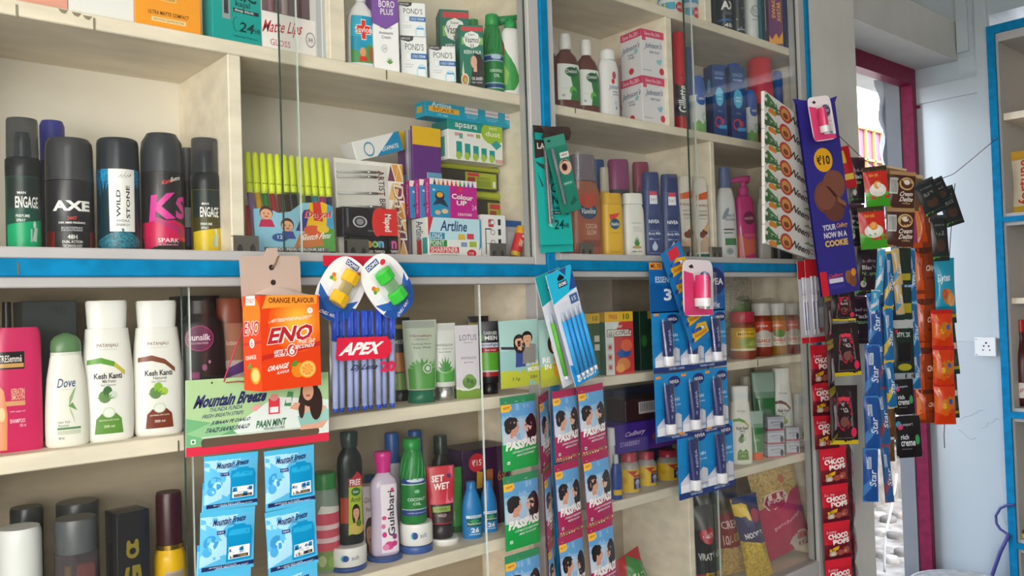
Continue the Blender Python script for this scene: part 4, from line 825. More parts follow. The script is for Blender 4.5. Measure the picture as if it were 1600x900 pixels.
bottle('body_lotion_bottle', 'bright yellow lotion bottle with a dark blue oval', 'lotion', stand(956, 303, 34, ZRB, .065, -18), [(0, .9), (.02, .98), (.4, .98), (.8, .94), (.83, .92)], '#e0b020', [('cap', [(.832, .92), (.96, .9), (1, .84)], '#d8a81c', .6, 2.8)], vas('#e0b020', .9)[1:]+[T('deep restore', .5, .44, .4, .03, '#8a6a1a'), R(.2, .05, .8, .08, '#c8981a')], lab=(.03, .82), span=116, ex=.55, n=2.8)
ALO = [T('wellness', .5, .66, .5, .03, '#8a9a8a'), T('BODY', .55, .56, .4, .05, '#b0b8b0'), T('LOTION', .55, .5, .44, .05, '#b0b8b0'), R(.2, .15, .8, .152, '#7a9a5a')]+leafy(.5, .17, .2, '#3f8a3a', 7, .5, 2.6, 1.2)+[E(.5, .17, .24, .03, '#b89a5a'), T('aloe vera', .5, .09, .5, .04, '#4a5a4a')]
bottle('body_lotion_bottle', 'white aloe vera lotion bottle with square shoulders', 'lotion', stand(989, 303, 35, ZRB, .065, -18), [(0, .9), (.02, .98), (.5, .97), (.74, .94), (.82, .82), (.83, .8)], '#e4e1da', [('cap', [(.832, .88), (.97, .86), (1, .8)], '#e6e3dc', .6, 2.8)], ALO, lab=(.03, .8), span=116, ex=.55, n=2.8)
for lb_, cx, pyt, wpx, c, cc, y in (('dark shampoo bottle with magenta top behind the aloe lotion', 968, 250, 36, '#3c2f38', '#8a3a6a', .15), ('dark wine coloured bottle behind the blue milk lotions', 1003, 254, 28, '#4a3038', '#8a2f4a', .155), ('dark red capped bottle at the back between lotions', 937, 250, 20, '#5a2a3a', '#2a4a90', .185)):
    bottle('shampoo_bottle', lb_, 'shampoo', stand(cx, pyt, wpx, ZRB, y), [(0, .93), (.4, 1), (.66, .98), (.7, .9)], c, [('cap', [(.7, .92), (.97, .9), (1, .8)], cc, .6, 2.6)], [T('TRES', .5, .6, .5, .06, '#b8b0b4')], ex=.6)
NVL = [E(.5, .52, .4, .1, '#1d2f66'), T('NIVEA', .5, .52, .6, .055, '#e8ecf4', 0, 0, .02), T('nourishing', .5, .38, .5, .025, '#9aa8d0'), T('Body Milk', .52, .335, .66, .05, '#e0e6f0'), T('48H', .3, .26, .2, .03, '#c0cce4'), R(.4, .25, .8, .26, '#7a8ac0'), E(.5, .14, .15, .055, '#b8c6dc'), P([(.38, .165), (.5, .235), (.62, .165)], '#b8c6dc'), T('deep moisture', .5, .05, .6, .025, '#9aa8d0')]
NB = [(0, .9), (.02, .98), (.3, 1), (.62, .9), (.75, .84), (.8, .82)]
for lb_, cx, pyt, wpx, y in (('dark blue body milk bottle with a drop, left of the twin pair', 1018, 270, 33, .07), ('dark blue body milk bottle with a drop, beside the cream shea bottle', 1047, 273, 33, .066)):
    bottle('body_milk_bottle', lb_, 'lotion', stand(cx, pyt, wpx, ZRB, y, -26), NB, '#2b3a72', [('cap', [(.802, .82), (.97, .78), (1, .7)], '#27346a', .6, 2.6)], NVL+[R(.28, .78, .76, .97, '#e6e4ea'), R(.28, .91, .76, .97, '#d03a58'), T('5 in 1', .52, .85, .34, .04, '#4a4a5a')], lab=(.02, .97 if False else .8), span=116, ex=.55, n=2.5)
HIM = [P([(.05, .86), (.95, .92), (.9, .8), (.08, .78)], '#d8602c'), T('Himalaya', .5, .7, .86, .06, '#8a4a3a'), T('cocoa butter', .5, .62, .7, .035, '#7a7068'), T('intensive', .5, .56, .6, .04, '#5a524c'), T('body lotion', .5, .5, .5, .03, '#8a8078'), P([(0, 0), (1, 0), (1, .2), (.6, .26), (.3, .16), (0, .22)], '#c8a890'), E(.6, .3, .2, .05, '#6a3a2c', .5), E(.42, .26, .22, .05, '#7a4432', -.3), P([(.5, .34), (.9, .46), (.8, .3)], '#d8a070')]
for lb_, cx, pyt, wpx, y in (('cream cocoa butter lotion bottle next to the blue body milk', 1072, 276, 30, .075), ('cream cocoa butter lotion bottle at the divider, farther right', 1095, 279, 24, .043)):
    bottle('body_lotion_bottle', lb_, 'lotion', stand(cx, pyt, wpx, ZRB, y, -26), [(0, .88), (.03, .95), (.06, 1), (.5, 1), (.85, .96), (.95, .85), (1, .6)], '#d9d0c6', [('cap', [(0, .9), (.055, .96)], '#2f6a5a' if cx > 1080 else '#cfc4b8', .6, 2.6)], HIM, lab=(.08, .9), span=120, ex=.55, n=2.6)
HS = [T('head &', .6, .62, .5, .05, '#5a6a7c'), T('shoulders', .6, .56, .6, .05, '#5a6a7c'), E(.34, .64, .12, .1, '#8a98a8', -.5), R(.2, .4, .8, .42, '#4a5a5a'), R(.2, .35, .7, .37, '#7a8a8a'), R(.25, .18, .9, .28, '#4a8a5a'), E(.5, .09, .2, .05, '#a0b0b8'), T('400 ml', .5, .09, .2, .03, '#5a6a6a')]
bottle('shampoo_bottle', 'white dandruff shampoo bottle with a dusky blue cap', 'shampoo', stand(1134, 262, 32, ZRB, .085, -28), [(0, .92), (.02, 1), (.4, 1), (.64, .9), (.76, .66), (.78, .5)], '#dcdcdc', [('cap', [(.782, .6), (.95, .56), (1, .48)], '#5f6f98', .7, 2)], HS, lab=(.03, .76), span=120, ex=.6, n=2.4)
st = stand(1163, 288, 33, ZRB, .08, -28)
t = bottle('pump_bottle', 'bright pink pump shampoo bottle on the lowest upper shelf', 'shampoo', st, [(0, .93), (.02, 1), (.5, 1), (.74, .9), (.84, .72), (.85, .4)], '#d23c86', [('pump_collar', [(.85, .46), (.95, .46), (.97, .25)], '#d0468e', 1, 2)],
       [E(.6, .66, .32, .11, '#7a2a50'), T('sunsilk', .6, .66, .54, .06, '#e8c0d4'), P([(0, 0), (1, .1), (1, .34), (.5, .3), (0, .4)], '#e0705a'), R(.3, .35, .95, .4, '#e86a8a'), P([(.2, 0), (.3, 0), (.15, .55), (.1, .5)], '#f0b8c8')], lab=(.03, .82), span=125, ex=.62, n=2.5)
W, H = st[2], st[3]
MB().tube([(0, 0, H*.96), (0, 0, H*1.03)], W*.15, '#d0468e', 10).tube([(W*.3, 0, H*1.06), (0, 0, H*1.07), (-W*.4, 0, H*1.055), (-W*.85, 0, H*1.02)], W*.2, '#cf4a90', 10, r2=W*.1).build('nozzle', t)
bottle('body_lotion_bottle', 'white bottle beside the pink pump, half behind the leafy strip', 'lotion', stand(1193, 292, 22, ZRB, .085), [(0, .92), (.3, 1), (.7, .95), (.84, .6)], '#d6d4cf', [('cap', [(.84, .6), (1, .55)], '#b8b6ae', .7, 2)], [R(.2, .3, .9, .36, '#9ab09a')], ex=.6)
bottle('shampoo_bottle', 'dark bottle with a green band low behind the leafy strip', 'shampoo', stand(1222, 318, 30, ZRB, .09), [(0, .92), (.5, 1), (.8, .8)], '#38323a', [('cap', [(.8, .7), (1, .6)], '#2a2a2e', .7, 2)], [R(0, .2, 1, .4, '#e0dcd8'), R(0, .7, 1, .85, '#2f6a48')], ex=.6)

# ================================================================ lower left bay, shampoo shelf
bottle('shampoo_bottle', 'pink salon shampoo bottle with a black name plate, at the left end', 'shampoo', stand(28, 512, 76, ZC, .075, -2), [(0, .96), (.01, 1), (.86, .99), (.96, .95), (1, .86)], '#cc2860', [('cap', [(1.0, .8), (1.002, .8), (1.003, .3)], '#b8245a', .5, 4)],
    [R(.0, .68, .62, .83, '#2a2226'), R(.02, .69, .6, .82, '#171417'), T('TRESemmé', .3, .77, .52, .06, '#e8dcd8'), R(.02, .695, .6, .73, '#c89a5a'), T('KERATIN', .46, .49, .3, .05, '#f0c8a0'), T('SMOOTH', .46, .44, .3, .045, '#f0c8a0'), R(.1, .37, .62, .41, '#d8a070'), T('SHAMPOO', .44, .24, .34, .035, '#f0d0d8'), T('185 ml', .56, .2, .14, .025, '#f0b8c8'), P([(0, 0), (.2, 0), (.22, .3), (.15, .5), (0, .56)], '#e08a5a'), E(.1, .3, .07, .06, '#f0c08a'), T('with argan oil', .44, .32, .34, .02, '#f0c0d0')], lab=(.02, .97), span=110, ex=.5, n=4, smooth=False)
bottle('shampoo_bottle', 'small cream white shampoo bottle with a domed green cap', 'shampoo', stand(104, 520, 68, ZC, .065, -4), [(0, .92), (.02, 1), (.3, 1), (.6, .9), (.78, .74), (.82, .7), (.83, .68)], '#e9e7dc', [('cap', [(.832, .7), (.87, .72), (.93, .68), (.97, .5), (1, .12)], '#5d8258', .7, 2.2), ('neck_band', [(.8, .72), (.83, .715)], '#d4d6cc', .62, 2.4)],
    [T('Dove', .46, .7, .5, .11, '#2f4a7c', .03, .2), R(.26, .615, .7, .62, '#c8ccc0'), P([(.5, .42), (.6, .5), (.72, .66), (.62, .6), (.52, .52)], '#9ab08a'), P([(.48, .42), (.6, .46), (.72, .36), (.56, .4)], '#6a9a58'), P([(.5, .44), (.62, .3), (.66, .2), (.54, .34)], '#b8c4a4'), T('Hair Fall', .36, .23, .3, .03, '#8a9084'), T('Rescue', .36, .19, .26, .03, '#8a9084'), R(.2, .14, .8, .165, '#5a8a5a'), R(.2, .08, .8, .13, '#c8cdb8'), T('80 ml', .3, .04, .14, .03, '#6a7068')], lab=(.05, .78), span=118, ex=.58, n=2.5)
PB_ = [(0, .88), (.015, .95), (.08, .98), (.3, 1), (.5, .99), (.68, .9), (.78, .84), (.8, .82)]
def waves(m, W, H):
    pass
def pat(label, cx, pyt, wpx, zs, y, c1, c2, cap_c, txt2, yaw=-6):
    ops = [T('PATANJALI', .46, .85, .52, .04, '#6a3a34', 0, 0, .005), R(.24, .815, .7, .817, '#9a8a84'), P([(0, .72), (.3, .74), (.6, .7), (.84, .61), (.84, .565), (.6, .65), (.3, .685), (0, .675)], c1), P([(.62, .695), (.84, .61), (.84, .565), (.6, .65)], '#c8b84a' if c1 == '#5f9a34' else c1), T('Kesh Kanti', .46, .565, .62, .055, '#2a2a2a', 0, 0, .03), T(txt2, .48, .515, .3, .03, '#5a5a58'), T('Hair Cleanser', .46, .48, .34, .02, '#8a8a86')]
    ops += [E(.38, .37, .14, .06, '#6a8a5a'), E(.44, .42, .1, .05, '#86b83a' if c2 == '#7a3524' else '#3f6a3a'), E(.56, .38, .1, .04, '#a8c84a' if c2 == '#7a3524' else '#d0d8cc')]+leafy(.4, .35, .22, '#5a8f3a', 5, .2, 2.9, .25)+[P([(.14, .02), (.78, .02), (.74, .16), (.62, .21), (.3, .21), (.18, .16)], c2), E(.46, .22, .14, .05, '#cfd8c4'), E(.46, .22, .11, .04, '#e6ebe0'), T('200 ml', .46, .09, .24, .025, '#e8e4d8'), T('enriched with herbs', .46, .15, .44, .018, '#e0dccc')]
    return bottle('shampoo_bottle', label, 'shampoo', stand(cx, pyt, wpx, zs, y, yaw), PB_, '#ebe9e2', [('cap', [(.801, .74), (.83, .755), (.985, .8), (1, .76)], '#f0efea', .62, 2.8), ('flip_top', [(.972, .34), (1.006, .34)], cap_c, .5, 2.4)], ops, lab=(.04, .79), span=112, ex=.58, n=2.5)
pat('white herbal shampoo bottle with a green swoosh, beside the small cream bottle', 168, 470, 81, ZC, .072, '#5f9a34', '#5f8f3a', '#8a8a3a', 'Milk Protein')
pat('white herbal shampoo bottle with a brown swoosh and brown foot label', 246, 470, 79, ZC, .072, '#7d4630', '#7a3524', '#6a2a28', 'Natural')
def flatbox(name, label, cat, px0, px1, pyt, zs, y, D, col, ops=[], yaw=0, **k): return cbox(name, label, cat, px0, px1, pyt, zs, y, D, yaw, col, ops, **k)
flatbox('shampoo_carton', 'dark slate box standing behind the pink and cream bottles', 'box', 36, 122, 470, ZC, .135, .06, '#3d4446', [T('TRES', .65, .93, .3, .05, '#2a3030')])
bottle('shampoo_bottle', 'black bottle with a red collar behind the pink shampoo', 'shampoo', stand(12, 472, 26, ZC, .15), [(0, .9), (.5, 1), (.8, .7)], '#2a2024', [('cap', [(.8, .6), (1, .55)], '#2a2424', 1, 2)], [R(0, .9, 1, 1, RED)], ex=1, n=2)
flatbox('conditioner_carton', 'black box behind the white herbal shampoo bottles', 'box', 284, 345, 462, ZC, .14, .05, '#2c2729')
bottle('shampoo_bottle', 'black shampoo bottle with a round maroon badge', 'shampoo', stand(316, 470, 74, ZC, .075, -10), [(0, .92), (.02, 1), (.6, .98), (.82, .9), (.9, .6)], '#292528', [('cap', [(.9, .6), (1, .55)], '#2a2628', .7, 2)],
    [E(.4, .77, .34, .12, '#b04a7a'), E(.4, .77, .32, .112, '#6d2a50'), T('sunsilk', .4, .78, .52, .06, '#f0dce8', 0, 0, .02), T('CO-CREATIONS', .4, .725, .4, .018, '#e0b8d0'), E(.5, .5, .06, .03, '#a05a88'), E(.62, .55, .03, .016, '#c080a8'), R(.15, .4, .38, .46, '#8a3a6a')], lab=(.06, .9), span=125, ex=.55, n=2.6)
bottle('lotion_bottle', 'peach and brown bottle standing behind the orange sachet box', 'lotion', stand(360, 466, 46, ZC, .085), [(0, .92), (.02, 1), (.5, 1), (.8, .94)], '#cdbbb4', [('cap', [(.8, .94), (.98, .9), (1, .8)], '#8a4a38', .7, 2.4)], [R(0, 0, 1, .42, '#e2dad6'), P([(0, .42), (1, .5), (1, .62), (0, .5)], '#6a4a8a'), R(0, .62, 1, 1, '#b0785e'), T('lotion', .5, .8, .4, .05, '#e8d0c0')], lab=(.03, .8), span=130, ex=.6, n=2.4)
bottle('lotion_bottle', 'dark bottle farther back behind the orange sachet box', 'lotion', stand(414, 500, 46, ZC, .12), [(0, .92), (.5, 1), (.8, .94)], '#3a3236', [('cap', [(.8, .9), (1, .8)], '#2a2628', .7, 2.4)], ex=.6)
# face wash tubes
def ftube(label, cx, pyt, wpx, zs, y, col, capc, ops, h0=.16, yaw=None, caph=None, cat='tube', name='face_wash_tube'):
    st = stand(cx, pyt, wpx, zs, y, yaw)
    bp = [(h0+.005, .78, .62), (h0+.02, .84, .66), (.4, .9, .54), (.7, .97, .34), (.93, 1, .08), (.985, 1, .045), (1, 1, .045)]
    return bottle(name, label, cat, st, bp, col, [('cap', [(0, .74, .62), (.01, .78, .65), (h0-.005, .74, .62), (h0, .7, .58)], capc, 1, 2.1)], ops, lab=(h0+.02, .985), span=120, ex=.6, n=2.1, smooth=False, su=.05)
NEEM = leafy(.5, .12, .5, '#4f9c3e', 9, .15, 3, .7)
ftube('green herbal neem face wash tube, largest of the middle shelf tubes', 657, 500, 54, ZC, .075, '#c3cdb8', '#1f6d50', [R(0, 0, 1, .3, '#5aa048'), P([(0, .3), (.3, .42), (.6, .3), (1, .44), (1, .3)], '#8abc78'), R(0, .9, 1, 1, '#aab0a4'), T('Himalaya', .52, .78, .62, .05, '#8a3a30'), T('HERBALS', .54, .73, .4, .025, '#7a8478'), T('Purifying Neem', .52, .66, .56, .03, '#4a5a4a'), T('Face Wash', .54, .61, .5, .03, '#4a5a4a')]+sub(NEEM, 0, .2, 1, .75)+[E(.66, .3, .15, .075, '#e0e6da'), E(.66, .3, .12, .06, '#5a9a50'), E(.66, .3, .07, .035, '#e0e6da')], .15, -24)
ftube('white aloe face wash tube with a silver cap', 694, 505, 38, ZC, .07, '#dcdcd6', mat('#b9b7b4', .25, 'metal'), [R(0, .9, 1, 1, '#d0d0ca'), T('WHITEGLOW', .5, .66, .74, .04, '#5a6a5a'), T('skin whitening', .5, .6, .7, .025, '#7a847a'), T('face wash', .5, .55, .5, .025, '#4a544a'), P([(0, .06), (1, .06), (1, .26), (.5, .2), (0, .26)], '#4f9c40'), P([(0, .26), (.5, .2), (1, .26), (1, .29), (.5, .23), (0, .29)], '#a0c890')]+leafy(.5, .22, .36, '#3f8a3a', 7, .35, 2.8, .75), .17, -24)
cbox('face_cream_carton', 'pale lilac face cream carton with a green artichoke picture', 'carton', 712, 749, 508, ZC, .06, .035, -22, '#dcd3dc', [T('LOTUS', .55, .83, .72, .08, '#5a5060', 0, 0, 0), T('HERBALS', .55, .76, .4, .018, '#8a8290'), T('WHITEGLOW', .55, .55, .66, .035, '#7a7280'), T('gel creme', .55, .49, .4, .025, '#5a5460'), P([(0, 0), (1, 0), (1, .12), (.6, .14), (.3, .1), (0, .14)], '#7a9a3a'), P([(0, .13), (.5, .1), (1, .14), (1, .17), (.5, .12), (0, .17)], '#e4e6d8'), E(.56, .22, .3, .09, '#5f8a3f'), E(.56, .26, .22, .07, '#7aa050'), E(.5, .24, .08, .04, '#4a7030'), E(.66, .22, .08, .04, '#4a7030')], [R(0, 0, 1, .14, '#6a8a34')])
ftube('black, red and green MEN face wash tube on the middle shelf', 764, 502, 34, ZC, .08, '#232024', '#1c1a1c', [T('GARNIER', .6, .82, .66, .06, '#c8ccc8', 0, 0, .02), T('MEN', .62, .74, .6, .07, WH, 0, 0, .03), R(0, .58, 1, .66, '#d8dce4'), T('acnoFight', .56, .62, .8, .055, '#3a5aa0', 0, 0, .02), R(0, .5, 1, .575, '#b02830'), T('face wash', .56, .54, .5, .03, WH), R(0, .18, 1, .5, '#5fae34'), R(.1, .2, .3, .5, '#86c850'), R(0, .1, 1, .18, '#a82a30'), R(0, .175, 1, .2, '#e0e4e0'), E(.15, .75, .16, .06, '#4a9a3a')], .14, -30)
ftube('black and orange tube behind the pens bag on the middle shelf', 625, 514, 28, ZC, .125, '#2a2628', '#1f1d1f', [R(0, .3, 1, .62, '#c87838'), P([(0, 0), (1, 0), (1, .3), (0, .26)], '#7a9a4a'), T('MEN', .5, .8, .6, .07, '#c8c8c8', 0, 0, .02)], .14, -20)
for lb_, cx, wpx, y, pyt in (('dark tube with a gold crimp behind the lilac carton', 748, 34, .17, 494), ('dark tube with a gold crimp behind the couple sachet bag', 808, 36, .17, 491), ('dark tube with a black crimp at the back behind the neem tube', 630, 24, .17, 496)):
    ftube(lb_, cx, pyt, wpx, ZC, y, '#2d2526', '#2a2424', [R(0, .84, 1, .91, '#b8a03a')], .14)
# ---------------------------------------------------------------- oil shelf
def softjar(label, cx, pyt, wpx, zs, y, body=WH, lid=None, brand=True):
    st = stand(cx, pyt, wpx, zs, y, None)
    ops = [E(.34, .5, .07, .22, '#3ab0c8'), E(.37, .5, .06, .2, '#2a3f80'), T('soft', .56, .5, .16, .28, '#7a7f90')] if brand else None
    return bottle('cream_jar', label, 'jar', st, [(0, .9), (.06, 1), (.86, 1), (1, .95)], body, [], ops, lab=(.1, .9), span=150, ex=1, n=2, smooth=False), st
def topz(st): return st[0][2]+st[3]+.0006
rows = []
def stackjar(cx, y, wpx, specs, zs):
    """specs: (label, top pixel, colour, printed?) from the bottom up"""
    z = zs
    for lb_, pyt, c, b in specs:
        o, st = softjar(lb_, cx, pyt, wpx, z, y, c, None, b); z = topz(st)
    return z
NB_ = '#34508f'
z1 = stackjar(543, .085, 61, [('blue cream jar under the white jar at the left of the oil shelf', 880, NB_, False), ('white cream jar carrying the dark amla oil bottle', 850, WH, True)], ZD)
z2 = stackjar(601, .085, 56, [('blue cream jar carrying the clear rose water bottle', 866, NB_, False)], ZD)
z3 = stackjar(650, .085, 53, [('blue cream jar at the bottom of the stack under the coconut oil', 865, NB_, False), ('blue cream jar in the middle of the coconut oil stack', 848, '#3d5a9a', False), ('white cream jar directly under the green coconut oil bottle', 814, WH, True)], ZD)
z4 = stackjar(695, .085, 45, [('low white jar under the red gel tube', 838, '#e6e4e0', False)], ZD)
bottle('amla_oil_bottle', 'dark amla hair oil bottle with a red FREE tag and woman label', 'bottle', stand(547, 674, 40, z1, .085, -16), [(0, .9), (.02, 1), (.3, .96), (.5, .94), (.66, 1), (.78, .9), (.86, .5)], '#1d2322', [('cap', [(.862, .62), (.9, .66), (.985, .7), (1, .62)], '#2b3c38', 1, 2)],
    [R(0, .2, .36, .5, '#a03a22'), P([(.3, .06), (.95, .1), (1, .62), (.36, .66)], '#a8bc3a'), R(.36, .62, 1, .72, '#b8303c'), T('FREE', .66, .67, .5, .07, WH, 0, 0, .02), P([(.5, .72), (.75, .8), (1, .72)], '#b8303c'), E(.68, .56, .22, .05, '#2f6a3a'), T('Dabur', .68, .56, .26, .03, WH), T('Amla', .66, .47, .46, .06, '#3a5a2a', .03, .2)]+head(.66, .32, .08, 2.6, '#d8a284', '#2a1a18', True)+[E(.66, .13, .34, .07, '#c8b05a'), E(.76, .19, .12, .04, '#5a7a2a')], lab=(.04, .8), span=125, ex=.62, n=2.4)
st = stand(600, 705, 44, z2, .085, -20)
bottle('rose_water_bottle', 'clear pale violet rose water bottle with a bright pink cap', 'bottle', st, [(0, .9), (.02, 1), (.25, .96), (.45, .9), (.62, .98), (.72, .86), (.8, .42)], mat('#c8b8cc', .15, 'plain'), [('cap', [(.8, .52), (.83, .5), (.95, .62), (.985, .64), (1, .56)], '#cf2f86', 1, 2)],
    [R(.3, .0, 1, .98, '#ece2ea'), T('Gulabari', .72, .56, .66, .3, '#3a3a44', pi/2, 0, .02), E(.42, .5, .1, .03, '#d84a8a'), E(.38, .38, .09, .035, '#e070a0'), E(.42, .26, .1, .04, '#d8408a'), E(.6, .1, .2, .06, '#d84a90'), E(.46, .08, .14, .045, '#e888b4'), E(.82, .12, .12, .04, '#c83a80'), E(.84, .22, .1, .04, '#9a3a7a'), E(.78, .9, .07, .03, '#d83a80')], lab=(.03, .7), span=120, ex=.6, n=2.4, rough=.15)
bottle('coconut_oil_bottle', 'green spiral ridged coconut oil bottle standing on a jar stack', 'bottle', stand(645, 684, 41, z3, .085), [(0, .94), (.02, 1), (.5, 1), (.62, .92), (.78, .78), (.87, .62)], '#1f7a35', [('cap', [(.872, .66), (.9, .7), (.99, .66), (1, .58)], '#1f8a3c', 1, 2)],
    [R(0, .86, 1, .97, '#2a3f86'), E(.5, .93, .3, .04, '#c8d4e0'), R(0, .83, 1, .85, '#c0d0d8'), E(.5, .68, .08, .04, '#8ac09a'), T('COCONUT', .5, .5, .56, .07, '#d8ece0'), T('OIL', .5, .4, .24, .06, '#d8ece0'), R(0, .13, 1, .25, '#2a3f86'), T('cold pressed', .5, .19, .6, .04, '#c8d4e0'), R(0, .26, 1, .28, '#c0d0d8')], lab=(.03, .55), span=150, ex=1, n=2, extra=ridges)
ftube('red and pink hair gel tube with a dark cap', 689, 728, 44, z4, .085, '#c8283c', '#2a2224', [R(0, 0, 1, .34, '#3a2024'), R(0, .34, 1, 1, '#d03a48'), P([(.6, .34), (1, .34), (1, 1), (.8, 1)], '#e8708a'), T('SET', .38, .8, .44, .12, WH, .04, .1, .03), T('WET', .5, .66, .56, .12, WH, .04, .1, .03), E(.8, .84, .1, .05, '#5a2a5a'), R(.1, .2, .8, .3, '#8aa84a'), T('COOL', .46, .25, .4, .05, '#2a2a2a'), T('HOLD', .46, .14, .3, .05, '#e0d0d0')], .2, -22)
bottle('hair_gel_tube', 'green tube standing behind the red hair gel tube', 'tube', stand(712, 730, 22, ZD, .13), [(0, .9, .7), (.1, .9, .7), (.11, .8, .6), (.9, 1, .2), (1, 1, .1)], '#3f9a3c', [('cap', [(0, .92), (.1, .92)], '#2a6a34', 1, 2)], ex=.8)
PRC = [(0, .92), (.02, 1), (.5, 1), (.68, .84), (.86, .5), (.87, .46)]
PLB = [R(.16, .52, .96, .6, '#dce6ec'), T('PARA', .56, .56, .4, .05, '#3a6a9a'), R(.2, .28, .9, .5, '#1c5a4a'), P([(.34, .44), (.55, .5), (.76, .44), (.6, .38), (.5, .36)], '#3f9a6a'), T('Parachute', .55, .36, .62, .06, WH), T('26', .55, .17, .34, .14, WH, 0, 0, .03), R(.3, .04, .8, .06, '#d0e0ec')]
for lb_, cx, pyt, wpx, y in (('small blue coconut oil bottle, nearer of the pair', 737, 752, 31, .075), ('small blue coconut oil bottle with a brown cap behind it', 763, 750, 27, .085)):
    bottle('coconut_oil_bottle', lb_, 'bottle', stand(cx, pyt, wpx, ZD, y, -24), PRC, '#2a7ec0', [('cap', [(.872, .5), (.985, .46), (1, .38)], '#2a78b8', 1, 2)], PLB, lab=(.05, .66), span=130, ex=.75, n=2.2)
for lb_, cx, pyt, wpx, y, c in (('dark brown bottle with a black cap behind the red gel tube', 690, 680, 32, .17, '#2a1f20'),):
    bottle('hair_oil_bottle', lb_, 'bottle', stand(cx, pyt, wpx, ZD, y), [(0, 1), (.5, 1), (.72, .85), (.8, .55)], c, [('cap', [(.8, .66), (.98, .66), (1, .6)], '#27332c', 1, 2)], [R(.1, .2, .9, .5, '#b89a4a')], ex=.7)
flatbox('gift_box', 'dark purple offer box with a red price dot and 6x', 'box', 724, 796, 700, ZD, .12, .08, '#3c1d40', [E(.3, .83, .17, .12, '#c8283c'), T('₹15', .3, .83, .2, .08, WH), P([(.28, .5), (.4, .5), (.42, .7), (.3, .72)], '#c89a3a'), T('6x', .84, .62, .2, .14, '#b8682a'), R(.5, .4, .64, .72, '#a86a3a')], yaw=-4)
for lb_, cx, pyt in (('blue capped bottle behind the rose water, left of two', 614, 676), ('blue capped bottle behind the green coconut oil', 650, 672)):
    bottle('blue_cap_bottle', lb_, 'bottle', stand(cx, pyt, 24, ZD, .17), [(0, 1.2), (.6, 1.2), (.72, .9)], '#c8c4cc', [('cap', [(.722, .98), (.98, .95), (1, .85)], '#25559c', 1, 2)], ex=1, n=2)
flatbox('soap_carton', 'pale pink carton with a smiling woman behind the amla oil', 'carton', 566, 590, 760, ZD, .13, .03, '#e4d2d4', [T('Glow', .5, .8, .7, .08, '#8a5a6a', .1, .2), T('fair', .5, .66, .5, .06, '#8a5a6a')]+sub(head(.5, .3, .2, 1.9, '#d8a284', '#3a1f1c', True), 0, 0, 1, 1), yaw=-20)
bottle('bottle_of_oil', 'dark bottle with a blue cap at the back beside the amla oil', 'bottle', stand(579, 742, 24, ZD, .18), [(0, 1), (.7, 1), (.8, .7)], '#2a3c4a', [('cap', [(.8, .75), (1, .7)], '#2a4a7a', 1, 2)], ex=1, n=2)
bottle('sweet_jar', 'clear green lidded jar with a red and white label', 'jar', stand(507, 738, 46, ZD, .10, -12), [(0, .95), (.03, 1), (.74, 1), (.84, .8)], '#8a9a8c', [('lid', [(.84, .85), (.98, .85), (1, .78)], '#3a8a48', 1, 2)], [R(0, 0, 1, .24, '#7f9a5a'), E(.3, .12, .12, .07, '#b8c48a'), E(.6, .1, .14, .07, '#8fae5a'), R(0, .24, 1, .7, '#d8586a'), R(0, .5, 1, .56, '#f0d0d4'), R(0, .34, 1, .4, '#f0d0d4'), P([(.2, .7), (1, .7), (1, .76), (.3, .8)], '#e8e4dc')], lab=(.03, .85), span=140, ex=1, n=2)
# ---------------------------------------------------------------- bottom left corner
bottle('talc_tin', 'plain white round tin at the bottom left corner', 'tin', stand(32, 823, 74, ZD-.06, .075), [(0, .97), (.02, 1), (.9, 1), (.97, .98), (1, .9)], '#dfe0de', [], ex=1, n=2)
bottle('black_tin', 'black lidded tin behind the white round tin', 'tin', stand(43, 792, 52, ZD, .17), [(0, 1), (.8, 1)], '#2b2d2f', [('lid', [(.8, 1.03), (.98, 1.03), (1, .98)], '#36393a', 1, 2)], ex=1, n=2)
bottle('black_tin', 'taller black lidded tin behind the clear tumbler', 'tin', stand(123, 783, 68, ZD, .175), [(0, 1), (.78, 1)], '#26282a', [('lid', [(.78, 1.02), (.98, 1.02), (1, .98)], '#3c3e3e', 1, 2)], ex=1, n=2)
st = stand(121, 808, 70, ZD-.06, .075)
t = bottle('perfume_bottle', 'smoky clear bottle with a grey cap and a toy inside view', 'bottle', st, [(0, .95), (.05, 1), (.8, 1)], mat('#70686c', .08, 'tint'), [('cap', [(.802, .96), (.97, 1), (1, .94)], '#55575a', 1, 2)], ex=.8, n=2.4)
W, H = st[2], st[3]
q = MB(); q.lathe([(.1*H, .16*W/2), (.2*H, .26*W/2), (.5*H, .3*W/2), (.66*H, .16*W/2), (.7*H, .03)][:4]+[(.72*H, .004)], '#d8a83a', 14, 1, 2, -W*.2, 0); q.lathe([(.3*H, .31*W/2), (.38*H, .31*W/2)], '#d83a3a', 14, 1, 2, -W*.2, 0); q.lathe([(.5*H, .31*W/2), (.64*H, .2*W/2)], '#d83a6a', 14, 1, 2, -W*.2, 0)
q.build('bead_stack', t)
MB().box(-W*.1, -.012, H*.3, W*.4, .012, H*.6, '#3f7a50', .4, .002).box(-.0, -.008, H*.6, W*.42, .010, H*.72, '#d8502c', .4, .002).build('paper_slip', t)
st = stand(205, 790, 66, ZD-.06, .075, 8)
loc, rot, W, H = boxst(178, 240, 793, ZD-.06, .045, .05, 6)
t = thing('perfume_box', 'tall black perfume box in a clear plastic case, with gold letters', 'box', loc, rot)
q = MB(); q.box(-W*.36, -.02, 0, W*.48, .02, H*.97, '#1d1c22', .35, .001)
